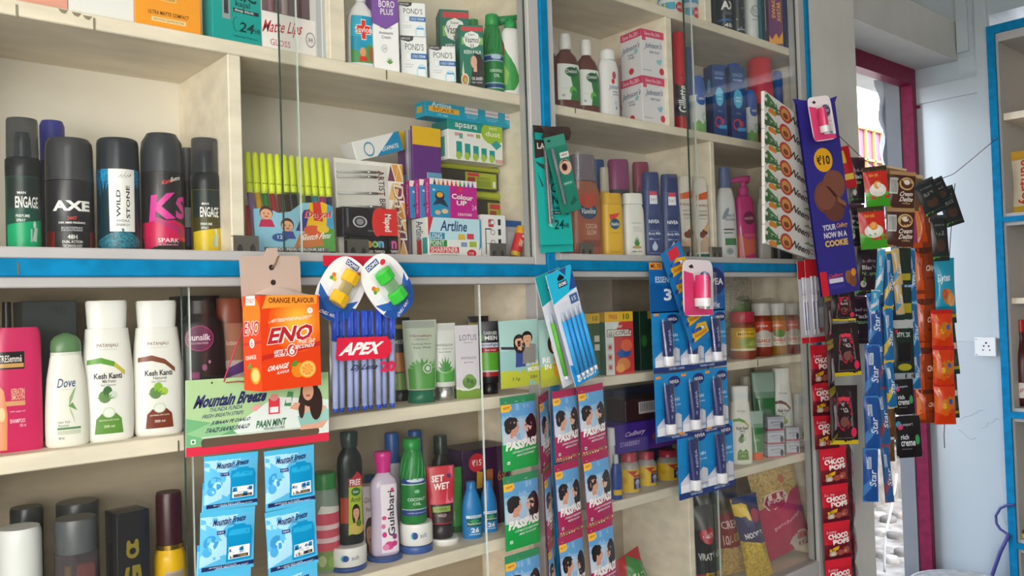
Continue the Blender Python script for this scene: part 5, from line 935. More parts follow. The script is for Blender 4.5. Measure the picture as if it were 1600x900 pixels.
pr(q, [T('EGG', .46, .42, .5, .52, '#8a7a2a', pi/2, 0, .04), E(.46, .76, .2, .045, '#8a7a2a'), E(.34, .8, .07, .03, '#8a7a2a'), E(.58, .8, .07, .03, '#8a7a2a'), E(.46, .76, .1, .02, '#1d1c22'), T('FOUGERE', .84, .42, .3, .09, '#8a7a4a', pi/2)], lambda u, v, o: (-W*.36+u*W*.84, -.0202-o, v*H*.97), W*.84, H*.97); q.build('carton', t)
MB().box(-W*.5, -.025, 0, W*.5, .025, H, CLEAR).build('clear_case', t)
bottle('deodorant_can', 'bright yellow spray bottle with a deep maroon cap', 'spray can', stand(266, 768, 52, ZD-.06, .08, 6), [(0, .93), (.03, 1), (.56, 1), (.62, .96), (.66, .8)], '#e0b012', [('gold_ring', [(.662, .84), (.69, .84)], mat('#b8923a', .25, 'metal'), 1, 2), ('cap', [(.692, .8), (.98, .8), (1, .74)], '#3d171d', 1, 2)], [R(.2, 0, .72, .86, '#b5a690'), R(.22, .02, .7, .84, '#9d8f7c'), T('EGG', .46, .42, .3, .3, '#3a3430', pi/2, 0, .04), E(.46, .64, .12, .05, '#4a443e')], lab=(.04, .62), span=140, ex=1, n=2)

# ================================================================ lower right bay
GLU = [R(0, .84, 1, 1, '#e8b824'), T('FREE', .3, .92, .3, .07, '#c03a2a'), T('10', .76, .92, .22, .09, '#3a5a2a', 0, 0, .02), R(0, 0, 1, .84, '#d8dcd8'), P([(.3, 0), (1, 0), (1, .84), (.5, .84), (.3, .6)], '#c83a3a'), R(.06, .6, .94, .72, '#2a2a2c'), R(.08, .61, .92, .71, '#e8e4dc'), T('GLUCOPLUS', .5, .66, .78, .07, '#2a2a2c', .04, .1, .02), T('C', .86, .67, .12, .09, '#c8322a'), T('Dabur', .46, .77, .3, .05, WH, .05, .2), P([(.36, .34), (.6, .42), (.9, .36), (.84, .28), (.5, .26)], '#2a5aa0'), E(.62, .16, .24, .1, '#d8884a'), E(.74, .46, .2, .1, '#e06a4a'), E(.5, .1, .16, .07, '#e8a050')]+[R(.06, .06+.16*k, .24, .18+.16*k, '#c8c4c0') for k in range(3)]+[R(.1, .09+.16*k, .2, .15+.16*k, '#c84a48') for k in range(3)]
cbox('glucose_box', 'yellow topped red glucose powder box behind the leaning light blue pens', 'box', 946, 990, 487, ZR3, .05, .05, -16, '#c83a3a', GLU, [R(0, .84, 1, 1, '#d0a420'), R(0, 0, 1, .84, '#3a6a4a')])
cbox('glucose_box', 'yellow topped green glucose box squeezed left of the red one', 'box', 915, 938, 490, ZR3, .075, .05, -10, '#3f5a2c', [R(0, .84, 1, 1, '#e0b428'), T('10', .7, .92, .34, .08, '#3a5a2a'), R(.6, .4, .95, .5, '#e0d8c8'), R(.6, .54, .95, .64, '#e0d8c8')])
cbox('glucose_box', 'dark green box with grey app-like squares beside the lip balm card', 'box', 1000, 1032, 486, ZR3, .06, .05, -6, '#24402a', [R(.4, .87, 1, 1, '#c89a20')]+[R(.56, .08+.165*k, .8, .21+.165*k, '#8f9a8e') for k in range(4)]+[T(c, .68, .145+.165*k, .12, .09, '#24402a') for k, c in enumerate('Gg5P')]+[E(.2, .5, .14, .1, '#3a7a34')], [R(0, 0, 1, 1, '#1d3524')])
PJ = [(0, .9), (.03, 1), (.62, 1), (.72, .9), (.77, .78)]
def pickle(label, cx, pyt, wpx, y, body, lidc, ops):
    return bottle('pickle_jar', label, 'jar', stand(cx, pyt, wpx, ZR3, y, -34), PJ, body, [('lid', [(.772, .9), (.79, .94), (.98, .94), (1, .88)], lidc, 1, 2)], ops, lab=(.18, .66), span=165, ex=1, n=2, su=.08)
def gl(c1, c2): return [R(0, 0, 1, 1, '#d8d0c4'), R(0, .56, 1, 1, c1), T('paliya', .4, .82, .36, .12, '#f4e8dc', 0, .2), E(.45, .5, .24, .16, c2), T('GARLIC', .46, .24, .5, .14, '#c84a3a', 0, .1, .03), T('PICKLE', .46, .1, .3, .06, '#c86a5a')]
pickle('pickle jar with a pink-red lid, left of the white lidded jars', 1160, 487, 42, .075, '#8a3a20', '#b82a44', [R(0, 0, 1, 1, '#c89a24'), R(.2, .62, .8, .84, '#e8c030'), T('MOTHER', .5, .73, .5, .12, '#5a2a1a', 0, 0, .02), E(.55, .34, .3, .24, '#8a963a'), E(.66, .3, .14, .14, '#a8ac5a'), R(0, 0, 1, .1, '#d8cfae')])
pickle('white lidded garlic pickle jar next to the red lidded one', 1190, 474, 32, .085, '#8a2f1c', '#cfcac6', gl('#c8402c', '#c8bfb4'))
pickle('white lidded green chilli pickle jar, middle of the white lidded three', 1214, 474, 30, .082, '#96661c', '#cfcac6', gl('#d0702a', '#5f8a34'))
pickle('white lidded garlic pickle jar nearest the red hanging packs', 1237, 474, 29, .078, '#7a221c', '#cfcac6', gl('#c83a2c', '#b8a89c'))
for lb_, cx in (('white lidded jar in the back row behind the chilli pickle', 1226), ('white lidded jar in the back row by the cabinet end', 1247)):
    bottle('pickle_jar', lb_, 'jar', stand(cx, 455, 20, ZR3, .19), PJ, '#b8aea2', [('lid', [(.77, .9), (1, .88)], '#c8c2bc', 1, 2)], ex=1, n=2)
m = MB(); loc, rot, W, H = boxst(1137, 1182, 432, ZR3, .14, .08, 0)
pillow(m, W, H, .07, mat('#9a9688', .3, 'noodle'), [E(.3, .55, .2, .1, '#5a7a4a', .4), E(.66, .6, .22, .08, '#7a8a5a', -.4), E(.5, .72, .3, .04, '#4a4a3c'), E(.5, .4, .3, .12, '#8a6a4a')], None, .05, .006, 3)
tag(m.build('spice_bag', None, (loc[0], .16, loc[2]), rot), 'clear bag of green and brown herbs behind the red lidded jar', 'bag')
# ---------------------------------------------------------------- shampoo shelf
pat('white herbal shampoo bottle with a green swoosh next to the lip balm card', 1157, 603, 34, ZR4, .07, '#5f9a34', '#5f8f3a', '#b8b8aa', 'Milk', -34)
pat('white herbal shampoo bottle with a brown swoosh behind small white cartons', 1222, 575, 33, ZR4, .125, '#7d4630', '#7a3524', '#b8a89c', 'Natural', -36)
def gtube(label, cx, pyt, wpx, y, zb=ZR4):
    return ftube(label, cx, pyt, wpx, zb, y, '#7f9f88', '#d8561c', [R(0, .7, 1, 1, '#a3b8ac'), T('neem', .5, .86, .5, .04, '#d8e0d8'), T('face wash', .5, .78, .6, .03, '#d8e0d8'), R(0, 0, 1, .6, '#3a7a48'), P([(.3, 0), (.36, 0), (.2, .8), (.16, .8)], '#b8d0bc')], .15, -36)
gtube('tall pale green tube with an orange cap at the back', 1194, 581, 38, .145)
gtube('green face wash tube with an orange cap in front of the taller one', 1182, 642, 24, .07)
SMB = [R(0, 0, 1, .12, '#b85a6a'), T('glow', .5, .62, .6, .14, '#5a5f74', .05, .2), T('cream', .5, .4, .4, .1, '#8a8ea0'), E(.84, .36, .1, .26, '#3a3f52'), R(0, .86, 1, .9, '#8a8496')]
SML = [R(0, 0, 1, .12, '#b85a6a'), T('glow', .5, .6, .7, .16, '#6a6f84')]
z = ZR4
for k, lb_ in enumerate(('bottom of three small white cream cartons beside the orange capped tube', 'middle small white cream carton of the stack by the tube', 'top small white cream carton of the stack by the tube')):
    loc, rot, W, H = boxst(1200, 1226, (705, 688, 669)[k], z, .058, .035, -34)
    H = .034; carton('cream_carton', lb_, 'carton', W, .035, H, loc, rot, '#b9bcc8', SMB, SML); z += H+.0006
z = ZR4
for k, lb_ in enumerate(('lower small white cream carton beside the aloe bottle', 'upper small white cream carton beside the aloe bottle')):
    loc, rot, W, H = boxst(1229, 1250, 700, z, .050, .032, -34)
    H = .034; carton('cream_carton', lb_, 'carton', W, .032, H, loc, rot, '#b9bcc8', SMB, SML); z += H+.0006
bottle('body_lotion_bottle', 'white aloe lotion bottle at the right end of its shelf', 'lotion', stand(1252, 614, 24, ZR4, .085, -36), [(0, .9), (.02, .98), (.5, .97), (.74, .94), (.82, .82), (.83, .8)], '#d8d8d4', [('cap', [(.832, .88), (.97, .86), (1, .8)], '#d8d8d2', .6, 2.8)], ALO, lab=(.03, .8), span=116, ex=.55, n=2.8)
bottle('shampoo_bottle', 'small bottle at the back beside the herbal shampoo', 'bottle', stand(1166, 588, 18, ZR4, .18), [(0, 1), (.8, 1)], '#8a8478', [('cap', [(.8, .9), (1, .85)], '#9a9488', 1, 2)], ex=.7)
# ---------------------------------------------------------------- chocolate and balm jars
JZ = ZR4
def balm(label, cx, pyt, wpx, y):
    return bottle('balm_jar', label, 'jar', stand(cx, pyt, wpx, JZ, y, -28), [(0, .9), (.04, 1), (.62, 1), (.74, .8), (.78, .66)], '#a59a94', [('lid', [(.78, .8), (.98, .78), (1, .7)], '#a83040', 1, 2)], [R(0, 0, 1, 1, '#d8b028'), P([(.3, .95), (.5, .72), (.7, .95)], '#b83a30'), R(.52, .14, .86, .62, '#2a2f66'), E(.68, .42, .1, .14, '#b8bcd0'), P([(.6, .16), (.76, .16), (.7, .4), (.62, .4)], '#8a90b8'), R(.52, .64, .86, .76, '#a83a3c'), E(.2, .5, .1, .16, '#c89a28')], lab=(.05, .6), span=160, ex=1, n=2, su=.08), stand(cx, pyt, wpx, JZ, y, -28)
j1, s1 = balm('glass balm jar with yellow label, left of three under the purple box', 983, 706, 33, .065)
j2, s2 = balm('glass balm jar with yellow label, second from the sachets', 1010, 704, 32, .08)
j3, s3 = balm('glass balm jar with yellow label beside the lip balm card', 1044, 702, 38, .085)
zt = max(topz(s1), topz(s2), topz(s3))+.002
CAD = [T('Cadbury', .3, .62, .3, .2, '#d8c8e0', .05, .3, .01), T('STARBERRY', .22, .3, .3, .16, '#b8a0d0'), E(.66, .4, .1, .16, '#8a4a30'), E(.76, .3, .09, .15, '#7a3a28'), E(.86, .42, .08, .14, '#a8603a'), P([(.5, 0), (.7, .5), (1, .3), (1, 0)], '#5a2a80')]
loc, rot, W, H = boxst(961, 1062, 670, zt, .05, .10, -3)
cb = carton('chocolate_box', 'purple chocolate box lying on the balm jars', 'box', W, .10, .062, loc, rot, '#452488', CAD, [T('Cadbury', .5, .5, .7, .3, '#c8b0e0', .0, .3)], [R(.05, .05, .95, .95, '#4a2a90')])
zt += .0626
loc, rot, W, H = boxst(980, 1046, 640, zt, .055, .06, -3)
carton('chocolate_box', 'dark brown chocolate carton with a white bar code on the purple box', 'box', W, .07, .046, (loc[0], .055+.035, zt), rot, '#3a1d18', [R(.3, .3, .75, .85, '#c8c0bc')]+[R(.34+.04*k, .4, .355+.04*k, .8, '#2a2020') for k in range(9)], None, [R(.05, .05, .95, .95, '#54301f')])
flatbox('chocolate_box', 'dark purple gift box standing behind the brown carton', 'box', 962, 1050, 605, JZ+.0001, .185, .04, '#2a1a48', [T('Cadbury', .36, .8, .44, .1, '#b89a5a', .06, .3), E(.85, .85, .1, .1, '#5a2a1c'), E(.75, .72, .08, .08, '#4a2018')])
bottle('blue_cap_bottle', 'thin blue bottle at the left end by the hanging sachets', 'bottle', stand(963, 710, 17, JZ, .045), [(0, .95), (.6, 1), (.8, .6)], '#2a4a9a', [('cap', [(.8, .5), (1, .45)], '#c8ccd4', 1, 2)], [R(0, 0, 1, .2, '#d8b02a')], ex=.8)
bottle('white_cap_bottle', 'small white capped bottle edge beside the pink sachets', 'bottle', stand(957, 668, 15, JZ, .03+.03), [(0, .9), (.8, .9)], '#c8c4c6', [('cap', [(.75, .95), (1, .9)], '#d8d4d6', 1, 2)], ex=.8)
# ---------------------------------------------------------------- snack packets at the bottom
def packet(name, label, cat, px, py, wpx, hpx, y, yaw, tilt, col, ops, t=.034, seed=0, back=None, cr=.06, kind=None):
    loc, rot, W, H = place(px, py, wpx, hpx, y, yaw, tilt)
    m = MB(); pillow(m, W, H, t, col, ops, back, cr, t*.14, seed, n=14)
    loc = Vector(loc); rr = (0, rot[1], rot[2])
    low = min((Matrix.Rotation(rot[1], 3, 'Y') @ Vector(v)).z for v in m.v)+loc.z
    if low < ZE+.0006: loc.z += ZE+.0008-low
    return tag(m.build(name, None, loc, rr), label, cat)
ND = mat('#c8a868', .4, 'noodle')
packet('noodle_packet', 'clear and pink noodle packet with a scalloped red badge', 'noodles', 1217, 833, 78, 160, .10, -16, -13, ND, [R(0, .93, 1, 1, '#b82a50'), P([(0, .0), (1, 0), (1, .6), (.7, .58), (.5, .52), (.3, .56), (0, .5)], '#b82056'), E(.36, .56, .26, .1, '#e8d0c0', 0, 8), E(.36, .56, .235, .088, '#a82040', 0, 8), T('BIKAJI', .36, .56, .34, .06, '#f0d8d0', .1, 0, .02), T('panchranga', .52, .33, .6, .05, '#e8b8c8', .22), E(.55, .74, .06, .04, '#b0502c'), E(.75, .08, .22, .1, '#c8c0b8'), E(.78, .12, .1, .04, '#c86a5a')], .05, 1)
packet('noodle_packet', 'blue and yellow noodle packet leaning beside the pink one', 'noodles', 1175, 857, 42, 132, .055, -30, -11, mat('#c8a83c', .4, 'noodle'), [P([(0, .5), (1, .42), (1, 1), (0, 1)], '#2a2a5c'), P([(0, .8), (.5, .72), (.5, .9), (0, 1)], '#d8b42a'), E(.72, .76, .2, .08, '#b02a50'), T('NOODLE', .5, .56, .7, .07, WH, .1, 0, .03)], .045, 2)
packet('snack_packet', 'maroon snack packet with a clear shiny top', 'snack', 1138, 838, 44, 156, .125, -30, -7, '#8a1f30', [R(0, .66, 1, 1, '#3a2a28'), R(0, .63, 1, .67, '#5a4a48'), T('CREME', .5, .52, .7, .08, '#e8c8c8', .08, 0, .02), T('10/-', .3, .36, .3, .1, '#f0d8c8'), R(.5, .34, 1, .42, '#c89a2a'), T('EXTRA', .74, .38, .4, .05, '#5a1a1a'), R(0, 0, 1, .28, ND)], .045, 3)
packet('snack_packet', 'black snack packet with a red round badge, leaning on the divider', 'snack', 1104, 853, 40, 128, .06, -30, -3, '#2c2a2c', [R(0, .72, 1, 1, '#5a5654'), E(.45, .66, .3, .1, '#b82a3a'), T('Haldi', .45, .66, .4, .06, WH), T('VRAT', .3, .4, .5, .09, '#d8d4d0', .06, 0, .03), T('VAN', .76, .42, .4, .09, '#d8d4d0', .06, 0, .03), R(.3, .08, 1, .2, '#c8a02a'), T('EXTRA', .65, .14, .5, .08, '#3a1a1a'), R(0, 0, .3, .18, '#a82a34')], .045, 4)
packet('foil_bag', 'crumpled dull silver bag behind the black snack packet', 'bag', 1098, 800, 28, 70, .165, -20, 3, 'foil:#8a8a88', None, .04, 5)
packet('snack_packet', 'green and red festive packet at the very bottom by the sachets', 'snack', 989, 905, 50, 80, .09, -10, -20, '#b8282c', [P([(0, .5), (.5, 1), (1, .7), (1, .3), (.5, .5)], '#3f8a3a'), E(.3, .3, .18, .14, '#d84a4a'), T('MAST', .55, .62, .6, .12, '#e8e0d0', -.3), E(.75, .3, .12, .1, '#4a9a3a')], .05, 6)

# ================================================================ things hung in front of the cabinet
def card(m, W, H, ops, col, t=.0012, y0=0, z0=0, x0=0):
    m.box(x0-W/2, y0-t/2, z0, x0+W/2, y0+t/2, z0+H, col)
    if ops: pr(m, ops, lambda u, v, o: (x0+(u-.5)*W, y0-t/2-o, z0+v*H), W, H)
    return m
def lerpc(a, b, t):
    A = [int(a[i:i+2], 16) for i in (1, 3, 5)]; B = [int(b[i:i+2], 16) for i in (1, 3, 5)]
    return '#%02x%02x%02x' % tuple(int(x+(y-x)*t) for x, y in zip(A, B))
# ---------------------------------------------------------------- orange antacid sachet box on its hanger board
c = at(408, 612, -.095)
loc, rot, W, H = boxst(408, 500, 459, c.z, -.095, .042, 9)
t = thing('antacid_box', 'bright orange sachet box hanging on a beige cardboard hanger', 'box', loc, rot)
glow = [E(.62, .72, .5-.045*k, .34-.03*k, lerpc('#ec5a10', '#f8b83c', k/8)) for k in range(9)]
eno = [R(0, 0, 1, 1, '#e2400f')]+glow+[P([(0, .0), (1, 0), (1, .36), (0, .3)], '#e2400f'), P([(.02, .86), (.1, 1), (.97, 1), (.95, .9)], '#f09a34'), T('ORANGE FLAVOUR', .52, .945, .78, .06, '#7a2a10', -.01, 0, .03), E(.83, .83, .05, .035, '#f4ece4'), T('gsk', .83, .83, .05, .02, '#e06a20'),
   T('FAST RELIEF FROM ACIDITY', .5, .745, .68, .036, '#f8ece0', .06, .3, .02), P([(0, .32), (1, .44), (1, .49), (0, .37)], '#c42a1a'), T('ENO', .5, .585, .76, .185, WH, .06, .25, .1), T('ENO', .5, .585, .74, .17, '#b8232a', .06, .25, .035), T('Fruit Salt', .76, .5, .3, .05, '#f4e8dc', .05, .3), T('GETS TO', .33, .405, .26, .036, WH, .06, .2, .03), T('WORK IN', .33, .365, .26, .036, WH, .06, .2, .03), E(.5, .41, .09, .07, WH), E(.5, .41, .08, .062, '#d8341c'), T('6', .5, .41, .09, .1, WH, 0, .2, .04), T('SECONDS', .72, .445, .34, .04, WH, .06, .2, .03),
   E(.6, .19, .12, .08, '#e8861c'), E(.76, .19, .15, .095, '#f0a02c'), E(.76, .19, .125, .08, '#f8d080'), E(.76, .19, .105, .066, '#f09a24')]+[P([(.76, .19), (.76+.1*cos(a), .19+.064*sin(a)), (.76+.1*cos(a+.12), .19+.064*sin(a+.12))], '#f8d8a0') for a in [k*pi/4 for k in range(8)]]+[P([(.46, .24), (.54, .3), (.62, .27), (.54, .23)], '#5a8a2c'), T('ORANGE', .26, .24, .34, .055, '#f8ece0', .1, .25, .03), T('FLAVOUR', .34, .185, .2, .03, '#f8ece0', .1, .25, .02)]
enl = [R(0, 0, 1, 1, '#e2400f'), E(.5, .8, .5, .2, '#ee7a1c'), R(.2, .9, .72, 1, '#f0e6e0'), T('ONLY', .46, .95, .44, .05, '#c83a4a'), T('ENO', .5, .66, .86, .16, WH, .04, .2, .07), T('ENO', .5, .66, .84, .15, '#c02a26', .04, .2, .02), P([(0, .47), (1, .5), (1, .53), (0, .5)], '#c42a1a'), E(.5, .5, .14, .05, WH), T('6', .5, .5, .12, .07, '#d8341c'), T('ORANGE', .42, .35, .6, .045, '#f8e8dc', .1), E(.66, .16, .28, .09, '#f09a28'), E(.66, .16, .2, .066, '#f8c878'), P([(.2, .24), (.4, .3), (.5, .22)], '#5a8a2c')]
q = MB(); D = .042; q.box(-W/2, -D/2, 0, W/2, D/2, H*.985, '#dc420f', .4, .0006); pr(q, eno, front(W, D, H*.985), W, H); pr(q, enl, leftside(W, D, H*.985), D, H)
q.build('carton', t)
m = MB(); m.grid(lambda u, v: (-W*.3+u*W*.75, -D/2+.004+v*D*.9, H*.986+.012*sin(pi*u)*v+.003*v), 10, 6, '#d6c0b4'); m.build('torn_flap', t)
bc = at(424, 428, -.05); s_ = Vector(loc)
bd = MB(); k_ = pxm(bc, (1, 0, 0)); bw, bh = 92/k_, 56/pxm(bc, (0, 0, 1))
P0 = [(-bw/2, -bh*.9), (bw/2, -bh*.9), (bw*.5, bh*.42), (bw*.46, bh*.5), (bw*.14, bh*.5), (bw*.1, bh*.72), (-bw*.06, bh*.72), (-bw*.12, bh*.5), (-bw*.47, bh*.5), (-bw*.52, bh*.4)]
bd.prism(P0, -.0008, .0008, '#b5a092')
for dx, dz in ((0, .18), (.02, -.24)):
    bd.add([(bw*dx+.004*cos(2*pi*k/12), -.0012, bh*dz+.004*sin(2*pi*k/12)) for k in range(12)], [tuple(range(12))], '#2f2622')
o = bd.build('hanger_board', t); o.location = t.matrix_basis.inverted() @ bc; o.rotation_euler = (0, radians(-1), -rot[2])
q = MB(); q.tube([(0, -.003, bh*.16), (.004, -.006, bh*.3), (.008, -.003, bh*.42), (.012, .0, bh*.5)], .0011, '#8a6a4a', 6); o2 = q.build('string', t); o2.location = o.location; o2.rotation_euler = o.rotation_euler
# ---------------------------------------------------------------- breath strips: header card and its two chains of sachets
MBR = [R(0, 0, 1, 1, '#a6c892'), P([(0, .0), (.5, 0), (.3, .35), (0, .5)], '#6fae7a'), P([(.25, .1), (1, .1), (1, .6), (.6, .7), (.35, .4)], '#d9e4dc'), P([(0, .3), (.2, .45), (.34, .3), (.14, .2)], '#8cc08c'), P([(.1, .15), (.3, .3), (.4, .12)], '#5f9f6c'), R(0, 0, 1, .12, '#d22c46'), R(.1, .1, .5, .2, '#5a4a3c'), E(.12, .16, .025, .055, '#5a4a3c'), R(.12, .105, .9, .215, '#5d4d3e'), E(.9, .16, .025, .055, '#5d4d3e'), P([(.1, .22), (.9, .22), (.9, .24), (.1, .24)], '#c2d2bc'),
       T('Mountain Breeze', .3, .72, .48, .17, '#2b2a5a', .03, .15, .045), T('THUNDA FUNDA', .26, .595, .22, .055, '#3c3c6a', .03, .1), T('FRESH BREATH STRIPS', .24, .515, .27, .05, '#3c3c6a', .03, .1), T('JUBAAN PE DAALO', .29, .415, .26, .06, '#2b2a4a', .03, .15, .025), T('TAAZI SAANS PAALO', .27, .325, .29, .06, '#2b2a4a', .03, .15, .025), T('PAAN MINT', .57, .34, .21, .1, '#2f6a46', .02, .1, .035), T('FRESH BREATH STRIPS', .59, .265, .15, .035, '#3c5a4a'),
       P([(.42, .56), (.47, .62), (.5, .58), (.46, .52)], '#e0a09c'), R(.55, .46, .63, .68, '#d83a46'), R(.56, .48, .62, .56, '#e8e4e4'), E(.59, .69, .03, .05, '#d88a86'), R(.03, .16, .06, .22, '#f0f0ec'), E(.045, .19, .009, .02, '#2f8a3a'), E(.165, .95, .006, .015, '#3a3a2a'),
       P([(.78, .2), (.8, .62), (.86, .62), (.98, .5), (.99, .3), (.95, .2)], '#d8a58a'), P([(.76, .4), (.78, .26), (.93, .28), (.97, .42), (.86, .46)], '#8cbcb0'), P([(.93, .3), (.97, .5), (1, .44), (1, .3)], '#9cc8bc'), E(.85, .72, .07, .2, '#33221e'), E(.9, .56, .05, .24, '#33221e'), E(.79, .54, .025, .18, '#3a2823'), E(.84, .74, .042, .13, '#d8a284'), E(.84, .88, .05, .06, '#33221e'), E(.84, .68, .018, .014, '#b84a4a'), P([(.7, .52), (.74, .6), (.78, .58), (.76, .48)], '#d8a284'), P([(.66, .56), (.69, .76), (.73, .75), (.71, .55)], '#4a8a5a'), R(.675, .6, .715, .68, '#e0e0d8')]
loc, rot, W, H = place(408, 644, 222, 113, -.028, 0, 1.2)
t = thing('breath_strip_hanger', 'green breath mint header card with two chains of blue sachets', 'sachets', loc, rot)
q = MB(); card(q, W, H, MBR, '#e4e4dc'); q.build('header_card', t)
SAC = [R(0, 0, 1, 1, '#58b4de'), P([(0, .12), (.6, .3), (.4, .7), (.7, .92), (0, .92)], '#a4d6ec'), P([(0, .3), (.3, .45), (.36, .66), (.1, .8), (0, .75)], '#5fb8e0'), E(.18, .5, .13, .12, '#3a94cc'), E(.22, .44, .08, .09, '#a8dcf0'), E(.12, .36, .08, .08, '#4aa4d8'), R(0, .92, 1, 1, '#4db4dc'), R(0, 0, 1, .03, '#4db4dc'), R(.04, .055, 1, .125, '#23305f'), T('BINDAAS RETAILER', .42, .1, .5, .022, '#c8d8ec'), T('BINA PREHNE PAR DOST', .6, .075, .6, .022, '#c8d8ec'), T('Mountain Breeze', .52, .83, .6, .1, '#24285c', .06, .15, .03), T('FRESH BREATH STRIPS', .46, .765, .3, .022, '#24285c'), R(.28, .62, .44, .68, '#2a3a7a'), T('NEW', .36, .65, .12, .03, '#c8d8ec'),
       P([(.46, .16), (.94, .16), (.95, .6), (.92, .7), (.82, .72), (.8, .75), (.6, .75), (.58, .72), (.48, .7), (.46, .6)], '#0b8fc4'), P([(.5, .58), (.9, .58), (.9, .67), (.5, .67)], '#25a4d4'), R(.5, .2, .91, .4, '#e9eef0'), T('Mountain Breeze', .7, .345, .38, .055, '#24285c', .04, .15, .02), T('COOL MINT', .7, .29, .22, .025, '#3a4a7a'), R(.53, .21, .88, .26, '#2a2c44'), T('POCKET PACKS', .7, .235, .3, .025, '#d8b84a')]
lt = Matrix.Translation(loc) @ Matrix.Rotation(rot[1], 4, 'Y')
linv = lt.inverted()
def hangon(t, inv, items, y, ops, col, th, yaw, pname, back=None, crimp=.05, wr=.0012, seed=0, rough=.25):
    for k, it in enumerate(items):
        cx, cy, w, h = it[:4]; tl = it[4] if len(it) > 4 else 0; op = it[5] if len(it) > 5 else ops; cl = it[6] if len(it) > 6 else col
        l, r, W, H = place(cx, cy, w, h, y+(it[7] if len(it) > 7 else 0), yaw, tl)
        m = MB(); pillow(m, W, H, th, cl, op, back, crimp, wr, seed+k, rough=rough, n=10)
        o = m.build(pname, t); o.matrix_local = inv @ (Matrix.Translation(l) @ (Matrix.Rotation(r[2], 4, 'Z') @ Matrix.Rotation(r[1], 4, 'Y')))
hangon(t, linv, [(361, 752, 84, 85, 2), (355, 844, 86, 97, 3), (349, 941, 86, 97, 3)], -.038, SAC, '#3fb0de', .008, 0, 'sachet', '#3a9cd0', seed=10)
hangon(t, linv, [(453, 746, 78, 92, 0), (456, 841, 80, 97, -2), (459, 938, 82, 97, -2)], -.038, SAC, '#3fb0de', .008, 0, 'sachet', '#3a9cd0', seed=20)
hangon(t, linv, [(345, 800, 60, 96, 4), (336, 896, 60, 96, 4)], -.021, [R(0, .05, 1, .12, '#23305f'), R(0, .5, .3, .9, '#86cbe8')], '#44aede', .006, 0, 'sachet', '#3a9cd0', seed=30)
hangon(t, linv, [(447, 800, 62, 96, 0), (450, 896, 62, 96, -1)], -.021, [R(0, .05, 1, .12, '#23305f'), R(0, .5, .3, .9, '#86cbe8')], '#44aede', .006, 0, 'sachet', '#3a9cd0', seed=34)
m = MB(); m.tube([at(384, 500, -.04), at(368, 545, -.033), at(352, 588, -.03), at(350, 597, -.0292)], .0009, '#c02a4a', 6); m.tube([at(353, 598, -.0305), at(372, 596, -.036), at(395, 597, -.034)], .0009, '#8a3a2a', 6)
tag(m.build('hanging_string'), 'thin red string holding the green mint header card', 'string')
# ---------------------------------------------------------------- sharpener blister cards
def ringpts(n, f): return [f(2*pi*k/n) for k in range(n)]
def sharpener(label, cx, cy, w, h, y, tilt, col, dark, light):
    loc, rot, W, H = place(cx, cy, w, h, y, 0, tilt)
    t = thing('sharpener_card', label, 'sharpener', loc, rot)
    sup = lambda a, k=1.: (W/2*k*math.copysign(abs(cos(a))**.75, cos(a)), H/2+H/2*k*math.copysign(abs(sin(a))**.85, sin(a)))
    q = MB(); q.prism(ringpts(40, sup), -.0008, .0008, '#e9e7e6')
    ops = [P([(.5+sup(a)[0]/W, sup(a)[1]/H) for a in [pi+.55+(pi-.75)*k/16 for k in range(17)]], '#1f4f9c'), P([(.02, .4), (.3, .3), (.7, .32), (.97, .5), (.9, .3), (.5, .1), (.1, .25)], '#2a62b0'), R(.3, .86, .62, .95, '#25468c'), T('DOMS', .46, .905, .28, .06, WH, 0, 0, .03), E(.7, .84, .07, .04, '#d0303a'), E(.2, .62, .05, .035, '#d8702c'), E(.25, .57, .05, .035, '#c8b02c'), E(.18, .56, .04, .03, '#5a9a3a'), T('CHILL NXT', .5, .08, .4, .05, WH, .2, .2, .02), T('sharpener', .22, .42, .24, .03, '#c8d8f0'), T('+ eraser', .22, .38, .2, .03, '#c8d8f0'), T('Rs 15/-', .8, .3, .2, .04, '#3a4a6a')]
    pr(q, ops, lambda u, v, o: ((u-.5)*W, -.0008-o, v*H), W, H); q.build('card', t)
    a, b = W*.21, H*.105
    def hexa(cx_, z0, z1, r, c, m): m.lathe([(z0, r*.9, r*.6), (z0+.002, r, r*.7), (z1-.002, r, r*.7), (z1, r*.9, r*.6)], c, 8, 1, 2, cx_, -.011, rough=.25, smooth=False)
    q = MB(); hexa(0, H*.24, H*.42, a, col, q); q.build('sharpener_base', t)
    q = MB(); hexa(0, H*.60, H*.78, a*.95, col, q); q.build('eraser_cap', t)
    q = MB(); q.lathe([(H*.42, a*.62, a*.45), (H*.6, a*.62, a*.45)], mat(light, .15, 'tint'), 14, 1, 2, 0, -.011); q.box(-a*.25, -.013, H*.44, a*.22, -.008, H*.58, mat('#8a8d90', .3, 'metal')); q.build('shavings_window', t)
    q = MB(); q.lathe([(H*.2, a*1.15, a*.85), (H*.5, a*1.18, a*.9), (H*.82, a*1.15, a*.85)], CLEAR, 16, 1, 2.6, 0, -.0095, cap=True); q.build('blister', t)
    return t
m = MB(); loc, rot, W, H = place(560, 408, 106, 16, -.012, 0, 0); card(m, W, H, [T('sharpener', .8, .5, .3, .5, WH)], '#c8203a')
tag(m.build('backing_card', None, loc, rot), 'strip of red card behind the two sharpener cards', 'card')
sharpener('oval blister card with a yellow sharpener, left of the pair', 533, 452, 70, 102, -.035, 33, '#e4b414', '#b88a10', '#e8d890')
sharpener('oval blister card with a bright green sharpener, right of the pair', 606, 447, 70, 100, -.052, -37, '#3ac43e', '#2a8a30', '#a8e0a8')
